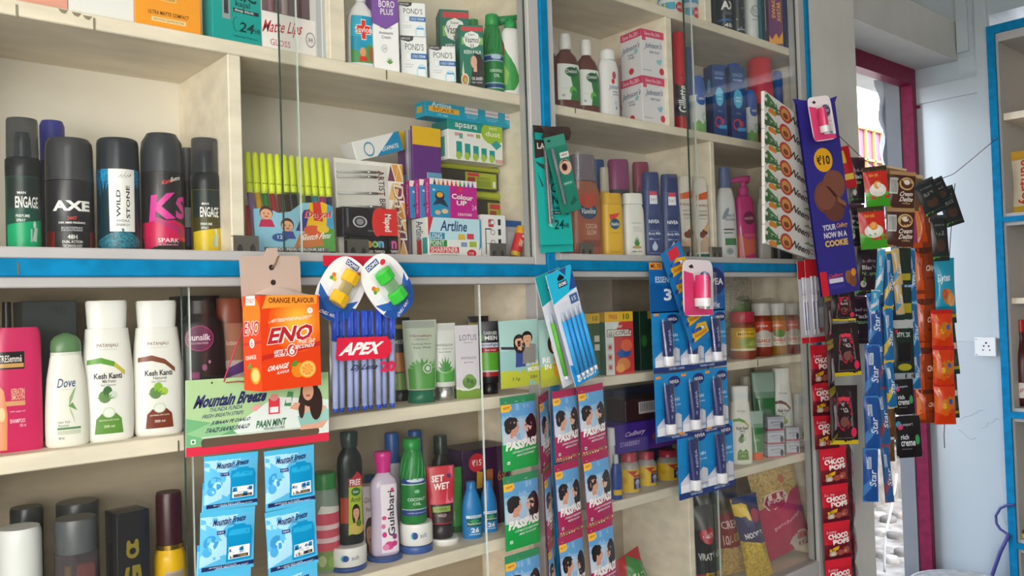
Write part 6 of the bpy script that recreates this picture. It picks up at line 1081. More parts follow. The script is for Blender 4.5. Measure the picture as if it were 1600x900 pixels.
# ---------------------------------------------------------------- bag of blue pens
loc, rot, W, H = place(568, 561, 100, 158, -.03, 0, 1)
t = thing('pen_pack', 'clear bag of blue ballpoint pens with a red label', 'pens', loc, rot)
for k in range(9):
    x = -W*.44+W*.88*k/8; yy = (-.002, .002)[k % 2]; q = MB()
    q.tube([(x, yy, H*.04), (x, yy, H*.68)], .0047, '#9aa6cc', 8); q.tube([(x, yy, H*.0), (x, yy, H*.05)], .003, '#2a4ab0', 8, r2=.0042); pb = q.build('pen', t)
    MB().tube([(x, yy-.0001, H*.06), (x, yy-.0001, H*.66)], .0022, '#3a54b8', 6).build('refill', pb)
    MB().tube([(x, yy, H*.69), (x, yy, H*.98)], .0052, '#2b49b4', 8).build('pen_cap', pb)
    q = MB(); q.box(x-.0012, yy-.0085, H*.74, x+.0012, yy-.0055, H*.97, '#3a5cc8'); q.build('clip', pb)
q = MB(); pillow(q, W*1.06, H*1.02, .026, CLEAR, None, None, .02, .0016, 4, z0=-H*.01, rough=.1, n=16); q.build('clear_bag', t)
q = MB(); lab = [P([(0, .1), (.06, 0), (.9, 0), (1, .3), (1, .7), (.92, 1), (.03, 1)], '#d4213f'), T('APEX', .46, .5, .7, .56, WH, 0, .35, .045)]
pr(q, lab, lambda u, v, o: (-W*.5+u*W*.86, -.0155-o, H*.5+v*H*.22), W*.86, H*.22); pr(q, [T('Dj Lena', .34, .5, .5, .7, '#1d2a4a', 0, .4, .02), T('20', .8, .5, .3, 1.1, '#d4214f', 0, 0, .05)], lambda u, v, o: (-W*.34+u*W*.8, -.0155-o, H*.37+v*H*.1), W*.8, H*.1); q.build('label', t)
# ---------------------------------------------------------------- couple pouches and mouth freshener chains
CP = [R(0, 0, 1, 1, '#8fb8b4'), R(0, .55, 1, 1, '#9fc4bc'), P([(0, 0), (1, 0), (1, .36), (.5, .24), (0, .26)], '#b4ba3c'), T('NOW IN', .8, .34, .34, .07, WH, 0, 0, .03), T('MORE', .84, .25, .36, .07, WH, 0, 0, .03), T('3.5g', .36, .12, .2, .06, '#5a6a2a'), T('10g', .84, .12, .2, .07, '#5a6a2a', 0, 0, .03),
      P([(.02, .62), (.4, .6), (.4, .56), (.02, .58)], '#3a3440'), P([(.34, .3), (.36, .6), (.62, .6), (.6, .3)], '#3a4a8a'), P([(.52, .34), (.54, .66), (.92, .62), (.9, .34)], '#8a8580')]+head(.46, .68, .09, 1.9, '#d8a88a', '#2a201e', True)+head(.68, .72, .09, 1.9, '#d0a080', '#241c1a')
loc, rot, W, H = place(811, 552, 60, 104, -.03, 0, -1)
t = thing('sachet_chain', 'column of green mouth freshener sachets in a clear sleeve under a couple pouch', 'sachets', loc, rot)
inv = (Matrix.Translation(loc) @ Matrix.Rotation(rot[1], 4, 'Y')).inverted()
q = MB(); pillow(q, W, H, .01, '#8fb8b4', CP, None, .03, .001, 3, n=10); q.build('pouch', t)
def PASS(c1, c2, flav):
    return [R(0, 0, 1, 1, '#8ab4d8'), R(0, .72, 1, .9, '#5f9fd0'), P([(0, .4), (1, .4), (1, .6), (.5, .7), (0, .62)], '#a9c6dc'), R(0, .9, 1, 1, c2), T('PASS PASS', .5, .945, .4, .045, '#e4ece4', 0, 0, .03), E(.14, .945, .05, .018, '#d8e4d8'), R(0, 0, 1, .36, c1), P([(0, .36), (.3, .36), (.5, .33), (1, .4), (1, .3), (0, .3)], c1), P([(0, .8), (.2, .8), (.3, .84), (.26, .9), (0, .9)], '#f0b83a'), T('NEW', .14, .855, .18, .03, '#7a3a1a', .1),
            P([(.02, .36), (.04, .5), (.3, .5), (.44, .36)], '#c8ccd4'), P([(.56, .36), (.62, .48), (.94, .5), (.98, .36)], '#d4cfd8'), R(.2, .44, .36, .54, '#c89078'), R(.68, .42, .8, .52, '#d8a890'),
            E(.3, .58, .15, .095, '#d09a80'), P([(.42, .6), (.47, .57), (.42, .55)], '#d09a80'), E(.22, .64, .17, .085, '#221b1c'), E(.15, .58, .09, .08, '#221b1c'), P([(.1, .66), (.2, .73), (.38, .71), (.44, .65), (.3, .66)], '#221b1c'), E(.37, .6, .02, .008, '#1c1616'),
            E(.82, .54, .17, .2, '#2a2024'), E(.71, .58, .12, .085, '#dcb09c'), P([(.6, .59), (.55, .565), (.6, .55)], '#dcb09c'), E(.8, .64, .15, .075, '#2a2024'), P([(.62, .64), (.7, .7), (.86, .7), (.74, .64)], '#2a2024'), E(.64, .59, .02, .008, '#1c1616'), T('PASS', .33, .34, .5, .12, WH, .04, .15, .06), T('PASS', .76, .355, .42, .12, WH, .04, .15, .06), T('FOR MOUTH FRESHENING', .6, .25, .7, .028, '#e8ece8', .04, .2), T(flav, .62, .2, .5, .028, '#e8ece8', .04, .2), R(.1, .09, .18, .13, '#f0f0f0'), E(.14, .11, .03, .013, '#2f8a3a')]
PG = PASS('#18a048', '#2f8a5a', 'MINT FLAVOUR')
PP = PASS('#a81c58', '#a81f50', 'MEETHA FLAVOUR')
SEED = [E((k*.137) % 1, .02+.05*((k*.377) % 1), .03, .012, ['#c8a84a', '#5a9a4a', '#d86a5a', '#e8d8b0'][k % 4], k, 8) for k in range(26)]
hangon(t, inv, [(811, 675, 55, 114, -1), (815, 797, 55, 114, -1), (818, 919, 56, 114, -1)], -.034, PG, '#18a048', .008, 0, 'sachet', seed=40)
q = MB(); l2, r2, W2, H2 = place(814, 790, 67, 370, -.046, 0, -1); q.grid(lambda u, v: ((u-.5)*W2, -.002*sin(pi*u)-.0012*sin(14*v), v*H2), 8, 16, CLEAR); o = q.build('clear_sleeve', t); o.matrix_local = inv @ (Matrix.Translation(l2) @ Matrix.Rotation(r2[1], 4, 'Y'))
def passcol(label, items, y, seed, yaw=0, ops=None, sleeve=None):
    l, r, W, H = place(*items[0][:4], y, yaw)
    t = thing('sachet_chain', label, 'sachets', l); inv = Matrix.Translation(l).inverted()
    hangon(t, inv, items, y, ops or PP+SEED, '#a81c58', .008, yaw, 'sachet', seed=seed)
    if sleeve:
        q = MB(); l2, r2, W2, H2 = place(*sleeve, y-.012, yaw, -4); q.grid(lambda u, v: ((u-.5)*W2, -.002*sin(pi*u)-.0012*sin(11*v+seed), v*H2), 8, 16, CLEAR); o = q.build('clear_sleeve', t); o.matrix_local = inv @ (Matrix.Translation(l2) @ Matrix.Rotation(r2[2], 4, 'Z') @ Matrix.Rotation(r2[1], 4, 'Y'))
    return t
passcol('column of pink mouth freshener sachets next to the green column', [(884, 664, 38, 110, -2), (888, 778, 38, 112, -3), (895, 890, 40, 112, -4)], -.05, 50, 0, None, (889, 770, 48, 350))
passcol('column of pink mouth freshener sachets nearest the lip balm card', [(925, 655, 40, 107, -3), (934, 763, 41, 110, -4), (941, 872, 42, 112, -4)], -.065, 60, 0, None, (933, 760, 50, 340))
passcol('narrow pink sachet column seen edge-on between green and pink columns', [(851, 674, 19, 118, -2), (857, 790, 20, 112, -3), (862, 900, 20, 108, -3)], -.04, 70, 35)
CP2 = [R(0, 0, 1, 1, '#9fc0b8'), P([(0, 0), (1, 0), (1, .4), (0, .3)], '#b4ba3c'), E(.55, .22, .14, .1, '#d8a030'), P([(.4, .3), (.45, .55), (.75, .5), (.7, .28)], '#c87850'), E(.42, .62, .16, .14, '#3a2622'), E(.46, .6, .1, .1, '#d8a284'), T('RE', .2, .4, .24, .08, WH, 0, 0, .03), T('IN', .24, .3, .2, .08, WH, 0, 0, .03), R(.3, .86, .6, .9, '#b03a3a')]
loc, rot, W, H = place(864, 550, 46, 104, -.022, 0, -3)
m = MB(); pillow(m, W, H, .01, '#9fc0b8', CP2, None, .03, .001, 8, n=10); tag(m.build('freshener_pouch', None, loc, rot), 'pale green couple pouch half hidden behind the leaning pen packs', 'pouch')
loc, rot, W, H = place(880, 602, 100, 26, -.036, 0, -2)
m = MB(); m.grid(lambda u, v: ((u-.5)*W, -.004*sin(9*u)*sin(pi*v), v*H), 14, 6, CLEAR); tag(m.build('clear_bag', None, loc, rot), 'loose clear plastic fold hanging above the pink sachet columns', 'bag')
# ---------------------------------------------------------------- pen packs leaning out from the post
loc, rot, W, H = place(895, 509, 42, 178, -.085, 0, -18)
def penpack(label, loc, rot, W, H, head_c, pens, foot):
    t = thing('pen_pack', label, 'pens', loc, rot); q = MB()
    q.box(-W/2, -.0006, 0, W/2, .0006, H, '#d9dde6')
    ops = [P([(0, .74), (.62, .78), (1, .8), (1, 1), (0, 1)], head_c), P([(.7, .8), (1, .8), (1, .97)], '#234a8c'), P([(.8, 1), (.5, 1), (.7, .93)], '#23508c'), P([(.36, .93), (.5, .965), (.64, .93), (.62, .91), (.4, .91)], '#12141c'), R(.34, .85, .7, .9, '#24304f'), T('DOMS', .52, .875, .3, .03, '#f0f0f4', 0, 0, .03), R(.64, .68, .96, .76, '#33609c'), T('15', .8, .72, .16, .035, WH)]
    if foot: ops += [P([(0, 0), (1, 0), (1, .14), (.7, .17), (.4, .13), (0, .2)], '#1590d4'), T('Ocean', .55, .07, .8, .1, '#e8f4fa', .0, .4, .02)]
    pr(q, ops, lambda u, v, o: ((u-.5)*W, -.0006-o, v*H), W, H); q.build('card', t)
    for k, c in enumerate(pens):
        x = -W*.36+W*.72*k/max(len(pens)-1, 1); q = MB()
        q.tube([(x, -.006, H*.1), (x, -.006, H*.58)], .0042, c, 8); q.tube([(x, -.006, H*.58), (x, -.006, H*.66)], .0036, '#b9c4d4', 8, r2=.0016); pb = q.build('pen', t)
        MB().tube([(x, -.006, H*.06), (x, -.006, H*.1)], .0034, '#dfe4ea', 8).build('push_button', pb)
    q = MB(); q.grid(lambda u, v: ((u-.5)*W*.98, -.0105-.001*sin(7*v+3*u), H*.02+v*H*.72), 6, 14, CLEAR); q.build('clear_front', t)
    return t
l2, r2, W2, H2 = place(877, 512, 42, 176, -.06, 0, -17)
penpack('teal headed pen pack behind the light blue pens, with green and purple barrels', l2, r2, W2, H2, '#159a9c', ['#5fb83a', '#7a3aa8', '#1f9a8a'], False)
penpack('leaning pen pack of light blue pens with a bright teal header', loc, rot, W, H, '#1fb4d8', ['#2aa4e4', '#1f94dc', '#2aa4e4', '#1f94dc', '#2aa4e4'], True)
# ---------------------------------------------------------------- eye pencil blister cards on the blue post
EC = [R(0, 0, 1, 1, '#17a89f'), P([(0, .72), (.5, .76), (1, .7), (1, 1), (0, 1)], '#3a2f2c'), R(.04, .88, .42, .94, '#1f9c94'), T('LAKME', .4, .83, .62, .05, '#e8e4e0', 0, 0, .02), P([(.0, .7), (.4, .66), (.45, .6), (.1, .66)], '#2f4a44'), P([(.02, .62), (.2, .5), (.16, .48)], '#2f4a44'), T('EYE', .66, .6, .4, .07, '#12302c', 0, 0, .01), T('CO', .6, .48, .36, .08, '#12302c', 0, 0, .02), T('NIC', .66, .38, .44, .08, '#12302c', 0, 0, .02), T('kajal', .6, .31, .3, .04, '#12302c'), R(.44, .255, .92, .285, '#1c2a28'), T('deep black', .68, .27, .4, .02, '#c8dcd8'), T('24', .6, .17, .3, .08, '#0f3a36', 0, .25, .02), T('HR', .84, .16, .16, .04, '#0f3a36', 0, .2, .02)]
loc, rot, W, H = place(864, 290, 50, 185, -.018, 0, -3)
t = thing('eye_pencil_card', 'teal and black eye pencil card hanging on the blue post, with a big 24', 'eye pencil', loc, rot)
q = MB(); card(q, W, H, EC, '#17a89f'); q.build('card', t)
q = MB(); q.lathe([(H*.18, .0045), (H*.6, .0045), (H*.8, .0042), (H*.82, .002)], '#4a4d50', 12, 1, 2, -W*.22, -.0062); pb = q.build('pencil', t)
q = MB(); pr(q, [T('EYECONIC', .5, .5, .9, .7, '#e0e0e0', pi/2)], lambda u, v, o: (-W*.22-.002+u*.004, -.0108-o, H*.2+v*H*.32), .004, H*.32); q.build('lettering', pb)
q = MB(); q.lathe([(H*.15, .0075, .006), (H*.84, .0075, .006)], CLEAR, 10, 1, 3, -W*.22, -.006); q.build('blister', t)
l2, r2, W2, H2 = place(864, 302, 50, 185, -.0085, 0, -3)
m = MB(); card(m, W2, H2, EC, '#14988f'); tag(m.build('eye_pencil_card', None, l2, r2), 'second teal eye pencil card peeping out below the front one', 'eye pencil')
E2 = [R(0, 0, 1, 1, '#1f7a66'), R(0, .86, 1, 1, '#3c8a76'), E(.2, .95, .08, .015, '#12302a'), R(.56, .7, 1, .77, '#d8d4cc'), T('NEW', .78, .735, .3, .03, '#3a4a44'), E(.7, .58, .3, .1, '#d8b098'), E(.66, .58, .14, .05, '#4a2a20'), E(.66, .585, .06, .03, '#1a1210'), P([(.4, .62), (.7, .68), (1, .63), (.7, .66)], '#2a1a16'), T('LONG LASTING EYELINER', .3, .5, .5, .13, '#d8e4e0', -pi/2, 0, .02), R(.4, .34, .9, .4, '#2f8a76'), T('eyeliner', .65, .37, .4, .03, '#d0e0da'), P([(.5, .1), (.8, .2), (.9, .12), (.6, .08)], '#14604f')]
loc, rot, W, H = place(879, 272, 32, 122, -.034, 0, -16)
t = thing('eyeliner_card', 'small dark green eyeliner card with an eye picture, aslant on the post', 'eyeliner', loc, rot)
q = MB(); card(q, W, H, E2, '#1f7a66'); q.build('card', t)
MB().lathe([(H*.12, .003), (H*.5, .0036), (H*.52, .0042), (H*.84, .0042), (H*.85, .002)], '#5a6668', 10, 1, 2, -W*.3, -.0052).build('pencil', t)
m = MB(); l, r, W, H = place(866, 208, 44, 20, -.026, 0, -4); m.grid(lambda u, v: ((u-.5)*W, -.003-.005*sin(6*u+3*v), v*H), 10, 5, '#3b302d', .4)
tag(m.build('card_top_flap', None, l, r), 'crumpled dark brown card top over the teal eye pencil cards', 'card')
# ---------------------------------------------------------------- lip balm card in three rows
loc, rot, W, H = place(1076, 449, 116, 76, -.022, 0, 0)
t = thing('lip_balm_card', 'blue hanging card of eight dark blue lip balms in three rows', 'lip balm', loc, rot)
inv = Matrix.Translation(loc).inverted()
q = MB(); card(q, W, H, [R(0, 0, 1, 1, '#1567ad'), P([(0, 0), (1, .0), (1, .3), (0, .6)], '#0f5a9c'), E(.84, .62, .17, .3, '#1d2a66'), T('NIVEA', .84, .62, .28, .14, WH, 0, 0, .02), T('ESSENTIAL', .22, .66, .3, .12, '#d8e4f0'), T('3', .22, .36, .1, .24, '#e8f0f8', 0, 0, .03), R(0, .86, .16, 1.0, '#e0903a'), T('ML 75', .08, .93, .12, .08, '#5a2a1a'), T('10g', .86, .12, .12, .12, '#d8e4f0')], '#1567ad'); q.build('header_card', t)
def balmrow(cx, cy, w, h, cols, y=-.022):
    l, r, W, H = place(cx, cy, w, h, y, 0, 0)
    n = len(cols); ops = [R(0, 0, 1, 1, '#1a7fc0'), P([(0, .5), (1, .36), (1, 1), (0, 1)], '#1c86c6'), R(0, 0, 1, .09, '#1b3676'), T('NIVEA CARE', .3, .045, .2, .035, '#c8d8ec'), T('NIVEA CARE', .72, .045, .2, .035, '#c8d8ec')]
    for k, u in enumerate(cols):
        ops += [P([(u-.5/n, .09), (u+.46/n, .09), (u+.46/n, .36), (u+.3/n, .4), (u+.1/n, .32), (u-.2/n, .36), (u-.5/n, .24)], '#c9ccd8'), P([(u-.5/n, .09), (u+.4/n, .09), (u+.2/n, .22), (u-.5/n, .2)], '#e0e2e8'), E(u+.22/n, .87, .24/n, .085, '#1c2f70'), T('NIVEA', u+.22/n, .87, .36/n, .05, WH), R(u-.5/n, .93, u-.3/n, .97, '#e0903a'), T('ESSENTIAL', u+.32/n, .16, .3/n, .035, '#4a5a8a'), T('48H', u+.3/n, .6, .2/n, .05, '#c8e0f4'), T('lip care', u+.32/n, .52, .24/n, .04, '#c8e0f4')]
    q = MB(); card(q, W, H, ops, '#1a7fc0'); o = q.build('row_card', t); o.matrix_local = inv @ Matrix.Translation(l)
    for u in cols:
        x = (u-.5)*W-.14*W/n
        q = MB(); bp = [(.27*H, .0125, .0095), (.4*H, .0145, .009), (.6*H, .0158, .0065), (.8*H, .0168, .0022), (.84*H, .0168, .0014)]; q.lathe(bp, '#1f2660', 18, 1, 2, x, -.0105)
        pr(q, [T('NIVEA', .5, .56, .5, .4, '#aab4e0', pi/2, 0, .02), R(.2, .1, .4, .2, '#8a94c8')], lambda a, b, o: (x+(a-.5)*.02, -.0105-.0092*(1-.62*b)-.0008-o, .3*H+b*.5*H), .02, .5*H)
        ob = q.build('lip_balm', t); ob.matrix_local = inv @ Matrix.Translation(l)
        q = MB(); q.lathe([(.12*H, .0108), (.13*H, .0118), (.265*H, .0115)], '#e6e6ea', 18, 1, 2, x, -.0125); oc = q.build('cap', ob)
        q = MB(); q.lathe([(.09*H, .016, .0145), (.5*H, .018, .012), (.88*H, .019, .005)], CLEAR, 14, 1, 2.8, x, -.0105); ob2 = q.build('blister', t); ob2.matrix_local = inv @ Matrix.Translation(l)
balmrow(1079, 531, 114, 92, [.19, .52, .85])
balmrow(1083, 630, 114, 102, [.18, .51, .84])
balmrow(1104, 717, 88, 106, [.28, .76])
# strip of instant glue tubes
loc, rot, W, H = place(1072, 463, 36, 158, -.045, 0, -25)
t = thing('glue_strip', 'blue strip of small yellow glue tubes hanging over the lip balm card', 'glue', loc, rot)
gops = [R(0, 0, 1, 1, '#1a76b8'), R(.3, .88, .8, .98, '#d82a3a')]
for k in range(5):
    v = .06+.17*k; gops += [P([(.2, v), (1, v), (1, v+.1), (.6, v+.14), (.2, v+.08)], '#e8b41c'), T('Feviquick', .62, v+.03, .66, .045, '#b8342a', -.1, .2, .02), E(.14, v+.03, .1, .02, '#1a4a8a')]
q = MB(); card(q, W, H, gops, '#1a76b8'); q.build('card', t)
for k in range(5):
    z = H*(.15+.17*k); q = MB(); q.tube([(-W*.26, -.005, z+.004), (W*.1, -.005, z)], .0034, '#2a52a8', 8); q.tube([(W*.1, -.005, z), (W*.3, -.005, z-.002)], .0042, '#d8d4c0', 8, r2=.003); q.build('glue_tube', t)
loc, rot, W, H = place(1091, 450, 47, 88, -.08, 0, 1)
def pinkbalm(label, loc, rot, W, H, nv):
    t = thing('lip_balm_pack', label, 'lip balm', loc, rot); q = MB()
    R_ = lambda a: (W/2*math.copysign(abs(cos(a))**.3, cos(a)), H/2+H/2*math.copysign(abs(sin(a))**.3, sin(a)))
    q.prism([R_(2*pi*k/36) for k in range(36)], -.0006, .0006, '#e9dfe2')
    pr(q, [P([(.03, 0.02), (.98, .02), (.98, .12), (.5, .14), (.4, .3), (.34, .75), (.03, .8)], '#dc3f78'), E(.72, .66, .2, .14, nv), T('NIVEA', .72, .66, .3, .06, WH), P([(.18, .88), (.3, .92), (.36, .86), (.26, .84)], '#3a2a1c'), T('fruity shine', .74, .42, .34, .035, '#c06a8a'), R(.66, .24, .9, .245, '#c8b0b8'), T('strawberry', .76, .32, .3, .03, '#a08a92'), E(.8, .16, .07, .04, '#3fa0a4')], lambda u, v, o: ((u-.5)*W, -.0006-o, v*H), W, H); q.build('card', t)
    a = W*.17; x = -W*.1
    q = MB(); q.lathe([(H*.32, a*.95), (H*.62, a*.95), (H*.63, a*.85), (H*.72, a*.8)], '#e0306f', 18, 1, 2, x, -a-.001); ob = q.build('balm_stick', t)
    MB().lathe([(H*.17, a*.95), (H*.18, a), (H*.315, a)], '#ece8ea', 18, 1, 2, x, -a-.001).build('cap', ob)
    MB().lathe([(H*.12, a*1.35, a*2.1), (H*.76, a*1.35, a*2.1)], CLEAR, 14, 1, 3, x, -a*.6).build('blister', t)
    return t
pinkbalm('pink fruity lip balm blister hanging over the blue lip balm card', loc, rot, W, H, '#253a7c')

# ================================================================ right end: strips and chains of sachets on the wire
# wire from the cabinet post to the blue cupboard
pts = [at(1285, 192, -.0015), at(1312, 213, -.03), at(1345, 245, -.07), at(1380, 270, -.08), at(1420, 283, -.085), at(1460, 283, -.08), at(1490, 272, -.075)]
pts += [atx(1522, 246, 3.05), atx(1556, 217, XR-.031)]
m = MB(); m.tube(pts, .0012, '#6e5a4c', 6); tag(m.build('wire'), 'thin wire stretched from the shelf post to the blue cupboard, carrying sachet chains', 'wire')
m = MB(); e = atx(1556, 217, XR-.031); m.tube([(XR-.0305, e.y, e.z), (XR-.042, e.y, e.z)], .002, '#8a8580', 8); tag(m.build('nail'), 'nail in the blue cupboard frame holding the wire end', 'nail')
# leafy tooth powder strip
loc, rot, W, H = place(1236, 284, 92, 222, -.055, 12, 5)
t = thing('toothpaste_strip', 'white strip of eight packs with green leaves and orange dots', 'strip', loc, rot)
for k in range(8):
    h = H/8; q = MB()
    ops = [R(0, 0, 1, 1, '#e6e4df')]+[P([(.02+.05*j, .1+.2*((j*3) % 4)), (.1+.04*j, .5), (.06+.05*j, .95-.16*((j*3) % 4))], ['#2f6a34', '#3f8a3c'][j % 2]) for j in range(4)]+[P([(.0, .2), (.22, .42), (.0, .5)], '#2f6a34'), P([(.0, .7), (.24, .56), (.05, .95)], '#3a7a38'), P([(.1, .3), (.3, .45), (.12, .6)], '#2f6a34'), P([(.14, .0), (.3, .3), (.2, .4)], '#3f8a3c'), E(.13, .1, .07, .2, '#e08a1c'), E(.37, .5, .115, .44, '#c83428'), E(.37, .5, .08, .32, '#d8a04a'), E(.37, .42, .05, .16, '#8a3a2a'), T('Neem', .66, .46, .34, .42, '#1f1c1a', -.05, .35, .03), T('active', .86, .56, .16, .12, '#b05a5a'), T('Comfort', .86, .36, .2, .12, '#c05a5a'), P([(.7, .76), (.8, .95), (.84, .8)], '#5a9a3a'), P([(.8, .78), (.92, .92), (.9, .74)], '#4a8a34')]
    q.box(-W/2, -.004, k*h+.0004, W/2, .004, (k+1)*h-.0004, '#e2dfda', .4, .001); pr(q, ops, lambda u, v, o: ((u-.5)*W, -.004-o, k*h+v*h), W, h); q.build('pack', t)
# chocolate cookie strip
loc, rot, W, H = place(1293, 308, 62, 305, -.095, -22, -6.5)
CK = [R(0, 0, 1, 1, '#2f2a80'), R(0, .86, 1, 1, '#342c86'), E(.5, .92, .1, .02, '#c89aa0'), T('CHOCO', .55, .875, .4, .03, '#c8b8d0', .04), E(.48, .69, .24, .062, '#e0a41c'), T('₹10', .48, .69, .34, .05, '#2a2424', 0, 0, .03), E(.42, .5, .3, .085, '#6f4034'), E(.68, .56, .3, .075, '#7a493a'), E(.6, .44, .28, .07, '#63382e'), E(.42, .5, .25, .065, '#7a4a3c'), P([(.44, .56), (.54, .55), (.92, .45), (.86, .43)], '#4a2018'), P([(.7, .5), (.94, .46), (.92, .44), (.72, .47)], '#8a5a3c'), T('YOUR', .4, .345, .34, .03, '#d8d4d8', 0, 0, .03), T('Cadbury', .74, .347, .3, .03, '#d8a03a', .05, .3), T('NOW IN A', .54, .305, .6, .03, '#d8d4d8', 0, 0, .03), T('COOKIE', .54, .262, .6, .033, '#e0b84a', 0, 0, .035), R(0, 0, .18, .125, '#c8202c'), T('Cadbury', .4, .095, .36, .025, '#d84a3a', .04, .3), R(.22, .06, .58, .083, '#d0ccd4'), E(.74, .08, .1, .035, '#8a5a34'), E(.84, .06, .1, .035, '#7a4a2c'), E(.88, .1, .07, .02, '#d88a2a'), R(.22, .03, .6, .05, '#3a348c')]
m = MB()
m.grid(lambda u, v: ((u-.5)*W, -.004*sin(pi*u)-.006*(1-u)**3, v*H), 10, 24, '#2f2a80', .3); m.grid(lambda u, v: ((.5-u)*W, .004*sin(pi*u), v*H), 8, 12, '#2a2570', .3)
pr(m, CK, lambda u, v, o: ((u-.5)*W, -.004*sin(pi*u)-.006*(1-u)**3-o-.0007, v*H), W, H, .1, .05, rough=.3)
P_ = [(-W*.5, H), (-W*.56, H*1.03), (-W*.3, H*1.0)]; m.prism([(-W*.5, H*.985), (-W*.54, H*1.015), (-W*.2, H*.998)], -.003, -.001, '#342c86'); m.prism([(W*.5, H*.985), (W*.56, H*1.012), (W*.3, H*.998)], -.003, -.001, '#342c86')
tag(m.build('cookie_strip', None, loc, rot), 'long purple chocolate cookie pack with a yellow price oval', 'cookies')
loc, rot, W, H = place(1284, 185, 36, 70, -.116, -24, -9)
pinkbalm('pink lip balm blister clipped on top of the purple cookie pack', loc, rot, W, H, '#3a2a5a')
# ballpoint packs in red and white
def refillpack(label, cx, cy, w, h, y, yaw):
    loc, rot, W, H = place(cx, cy, w, h, y, yaw, -2); t = thing('pen_pack', label, 'pens', loc, rot); q = MB()
    card(q, W, H, [R(0, 0, 1, 1, '#b9b7bd'), R(0, 0, 1, .07, '#c8202e'), R(0, .78, 1, 1, '#b51824'), R(.5, .1, .92, .34, '#a8a6ae'), R(.62, .12, .72, .18, '#c82a34'), T('GRIP', .82, .15, .2, .05, '#3a3a44'), R(.55, .42, .9, .62, '#8a8890')], '#c4c2c8'); q.build('card', t)
    for k in range(2):
        x = -W*.26+W*.2*k; q = MB(); q.tube([(x, -.005, H*.1), (x, -.005, H*.58)], .0032, '#dcdce0', 8); q.tube([(x, -.005, H*.58), (x, -.005, H*.8)], .0034, '#cfd0d6', 8); pb = q.build('pen', t)
        MB().tube([(x-.0008, -.0085, H*.16), (x-.0008, -.0085, H*.5)], .001, '#24407c', 6).build('refill', pb)
    return t
refillpack('red topped pen refill pack hanging left of its twin', 1259, 472, 20, 128, -.03, -10)
refillpack('red topped pen refill pack touching the black and pink sachets', 1275, 470, 28, 130, -.045, -16)
def chain(name, label, cat, items, y, ops, col, th, yaw, pname='sachet', seed=0, back=None, crimp=.06, wr=.0016, rough=.22):
    l, r, W, H = place(*items[0][:4], y, yaw)
    top = Vector(l)+Vector((0, 0, H))
    t = thing(name, label, cat, top); hangon(t, Matrix.Translation(top).inverted(), items, y, ops, col, th, yaw, pname, back, crimp, wr, seed, rough)
    return t
# choco pops
CH_ = [R(0, 0, 1, 1, '#bf1d30'), R(0, .8, 1, 1, '#cc2032'), R(0, 0, 1, .12, '#5a1826'), P([(0, .1), (.3, .2), (1, .12), (1, .45), (0, .4)], '#6a1c28'), T('Lotte', .26, .735, .34, .07, '#e8b8c0', .03, .2), T('CHOCO', .5, .62, .76, .14, WH, .06, 0, .06), T('POPS', .6, .47, .64, .14, WH, .06, 0, .06), P([(.14, .28), (.5, .36), (.48, .26), (.16, .18)], '#e0b020'), T('5/-', .3, .27, .2, .08, '#3a2a1a', .1), E(.28, .15, .14, .09, '#b09a84'), E(.28, .15, .09, .055, '#d8ccb8'), E(.56, .17, .13, .08, '#a8544a'), E(.78, .22, .14, .1, '#a05040'), E(.74, .2, .06, .04, '#c88a74')]
chain('chocolate_snack_chain', 'long chain of bright red chocolate snack packs hanging down the cabinet post', 'snack', [(1284, 570, 34, 62, 0), (1287, 620, 36, 58, 0), (1291, 672, 38, 58, -1), (1302, 727, 42, 59, -2), (1305, 785, 42, 59, -2), (1308, 843, 42, 59, -2), (1311, 902, 42, 59, -2)], -.032, CH_, '#bf1d30', .014, -26, 'packet', 100, '#8a1624')
CE = [R(0, 0, 1, 1, '#6a1c2a'), E(.4, .5, .3, .3, '#a82a40'), R(.1, .6, .4, .8, '#c8a8b0')]
chain('chocolate_snack_chain', 'red snack chain seen edge-on right beside the bright red packs', 'snack', [(1327, 725, 18, 62, -1), (1330, 785, 17, 60, -2), (1332, 845, 18, 60, -1), (1335, 905, 18, 60, -2)], -.012, CE, '#a82238', .02, 30, 'packet', 110, '#7a1a2a')
# black and pink hair colour
HC = [R(0, 0, 1, 1, '#251a1e'), P([(.28, .95), (.72, .95), (.78, .6), (.86, .1), (.14, .1), (.22, .6)], '#6a6268'), P([(.3, .94), (.7, .94), (.76, .6), (.83, .11), (.17, .11), (.24, .6)], '#2a1c20'), E(.5, .52, .28, .3, '#b82038'), E(.5, .5, .24, .25, '#2c1a1e'), R(.3, .74, .7, .8, '#d83a50'), T('NEW', .5, .68, .26, .06, '#c8bcc0'), T('BLACK', .5, .58, .34, .08, '#c8bcc0', 0, 0, .03), E(.5, .38, .16, .09, '#7a4a44'), E(.84, .2, .1, .08, '#d82a54'), R(0, 0, 1, .07, '#c8b01c'), T('HERBAL', .5, .035, .6, .03, '#4a3a1a')]
chain('hair_colour_chain', 'chain of black sachets with red ovals and yellow strips below the cookie pack', 'sachets', [(1318, 478, 36, 46, 0), (1322, 546, 42, 82, -2), (1318, 648, 44, 92, 1)], -.066, HC, '#251a1e', .008, -34, seed=120, back='#1d1518')
chain('hair_colour_chain', 'narrow black sachet chain turned edge-on left of the red ovals', 'sachets', [(1294, 500, 12, 74, -2), (1298, 574, 12, 72, -2), (1302, 648, 14, 78, -3)], -.085, [R(0, .9, 1, 1, '#b8a01c'), R(0, 0, 1, .08, '#b8a01c'), R(.3, .2, .6, .7, '#a8a8b0')], '#1d181a', .01, 20, seed=126)
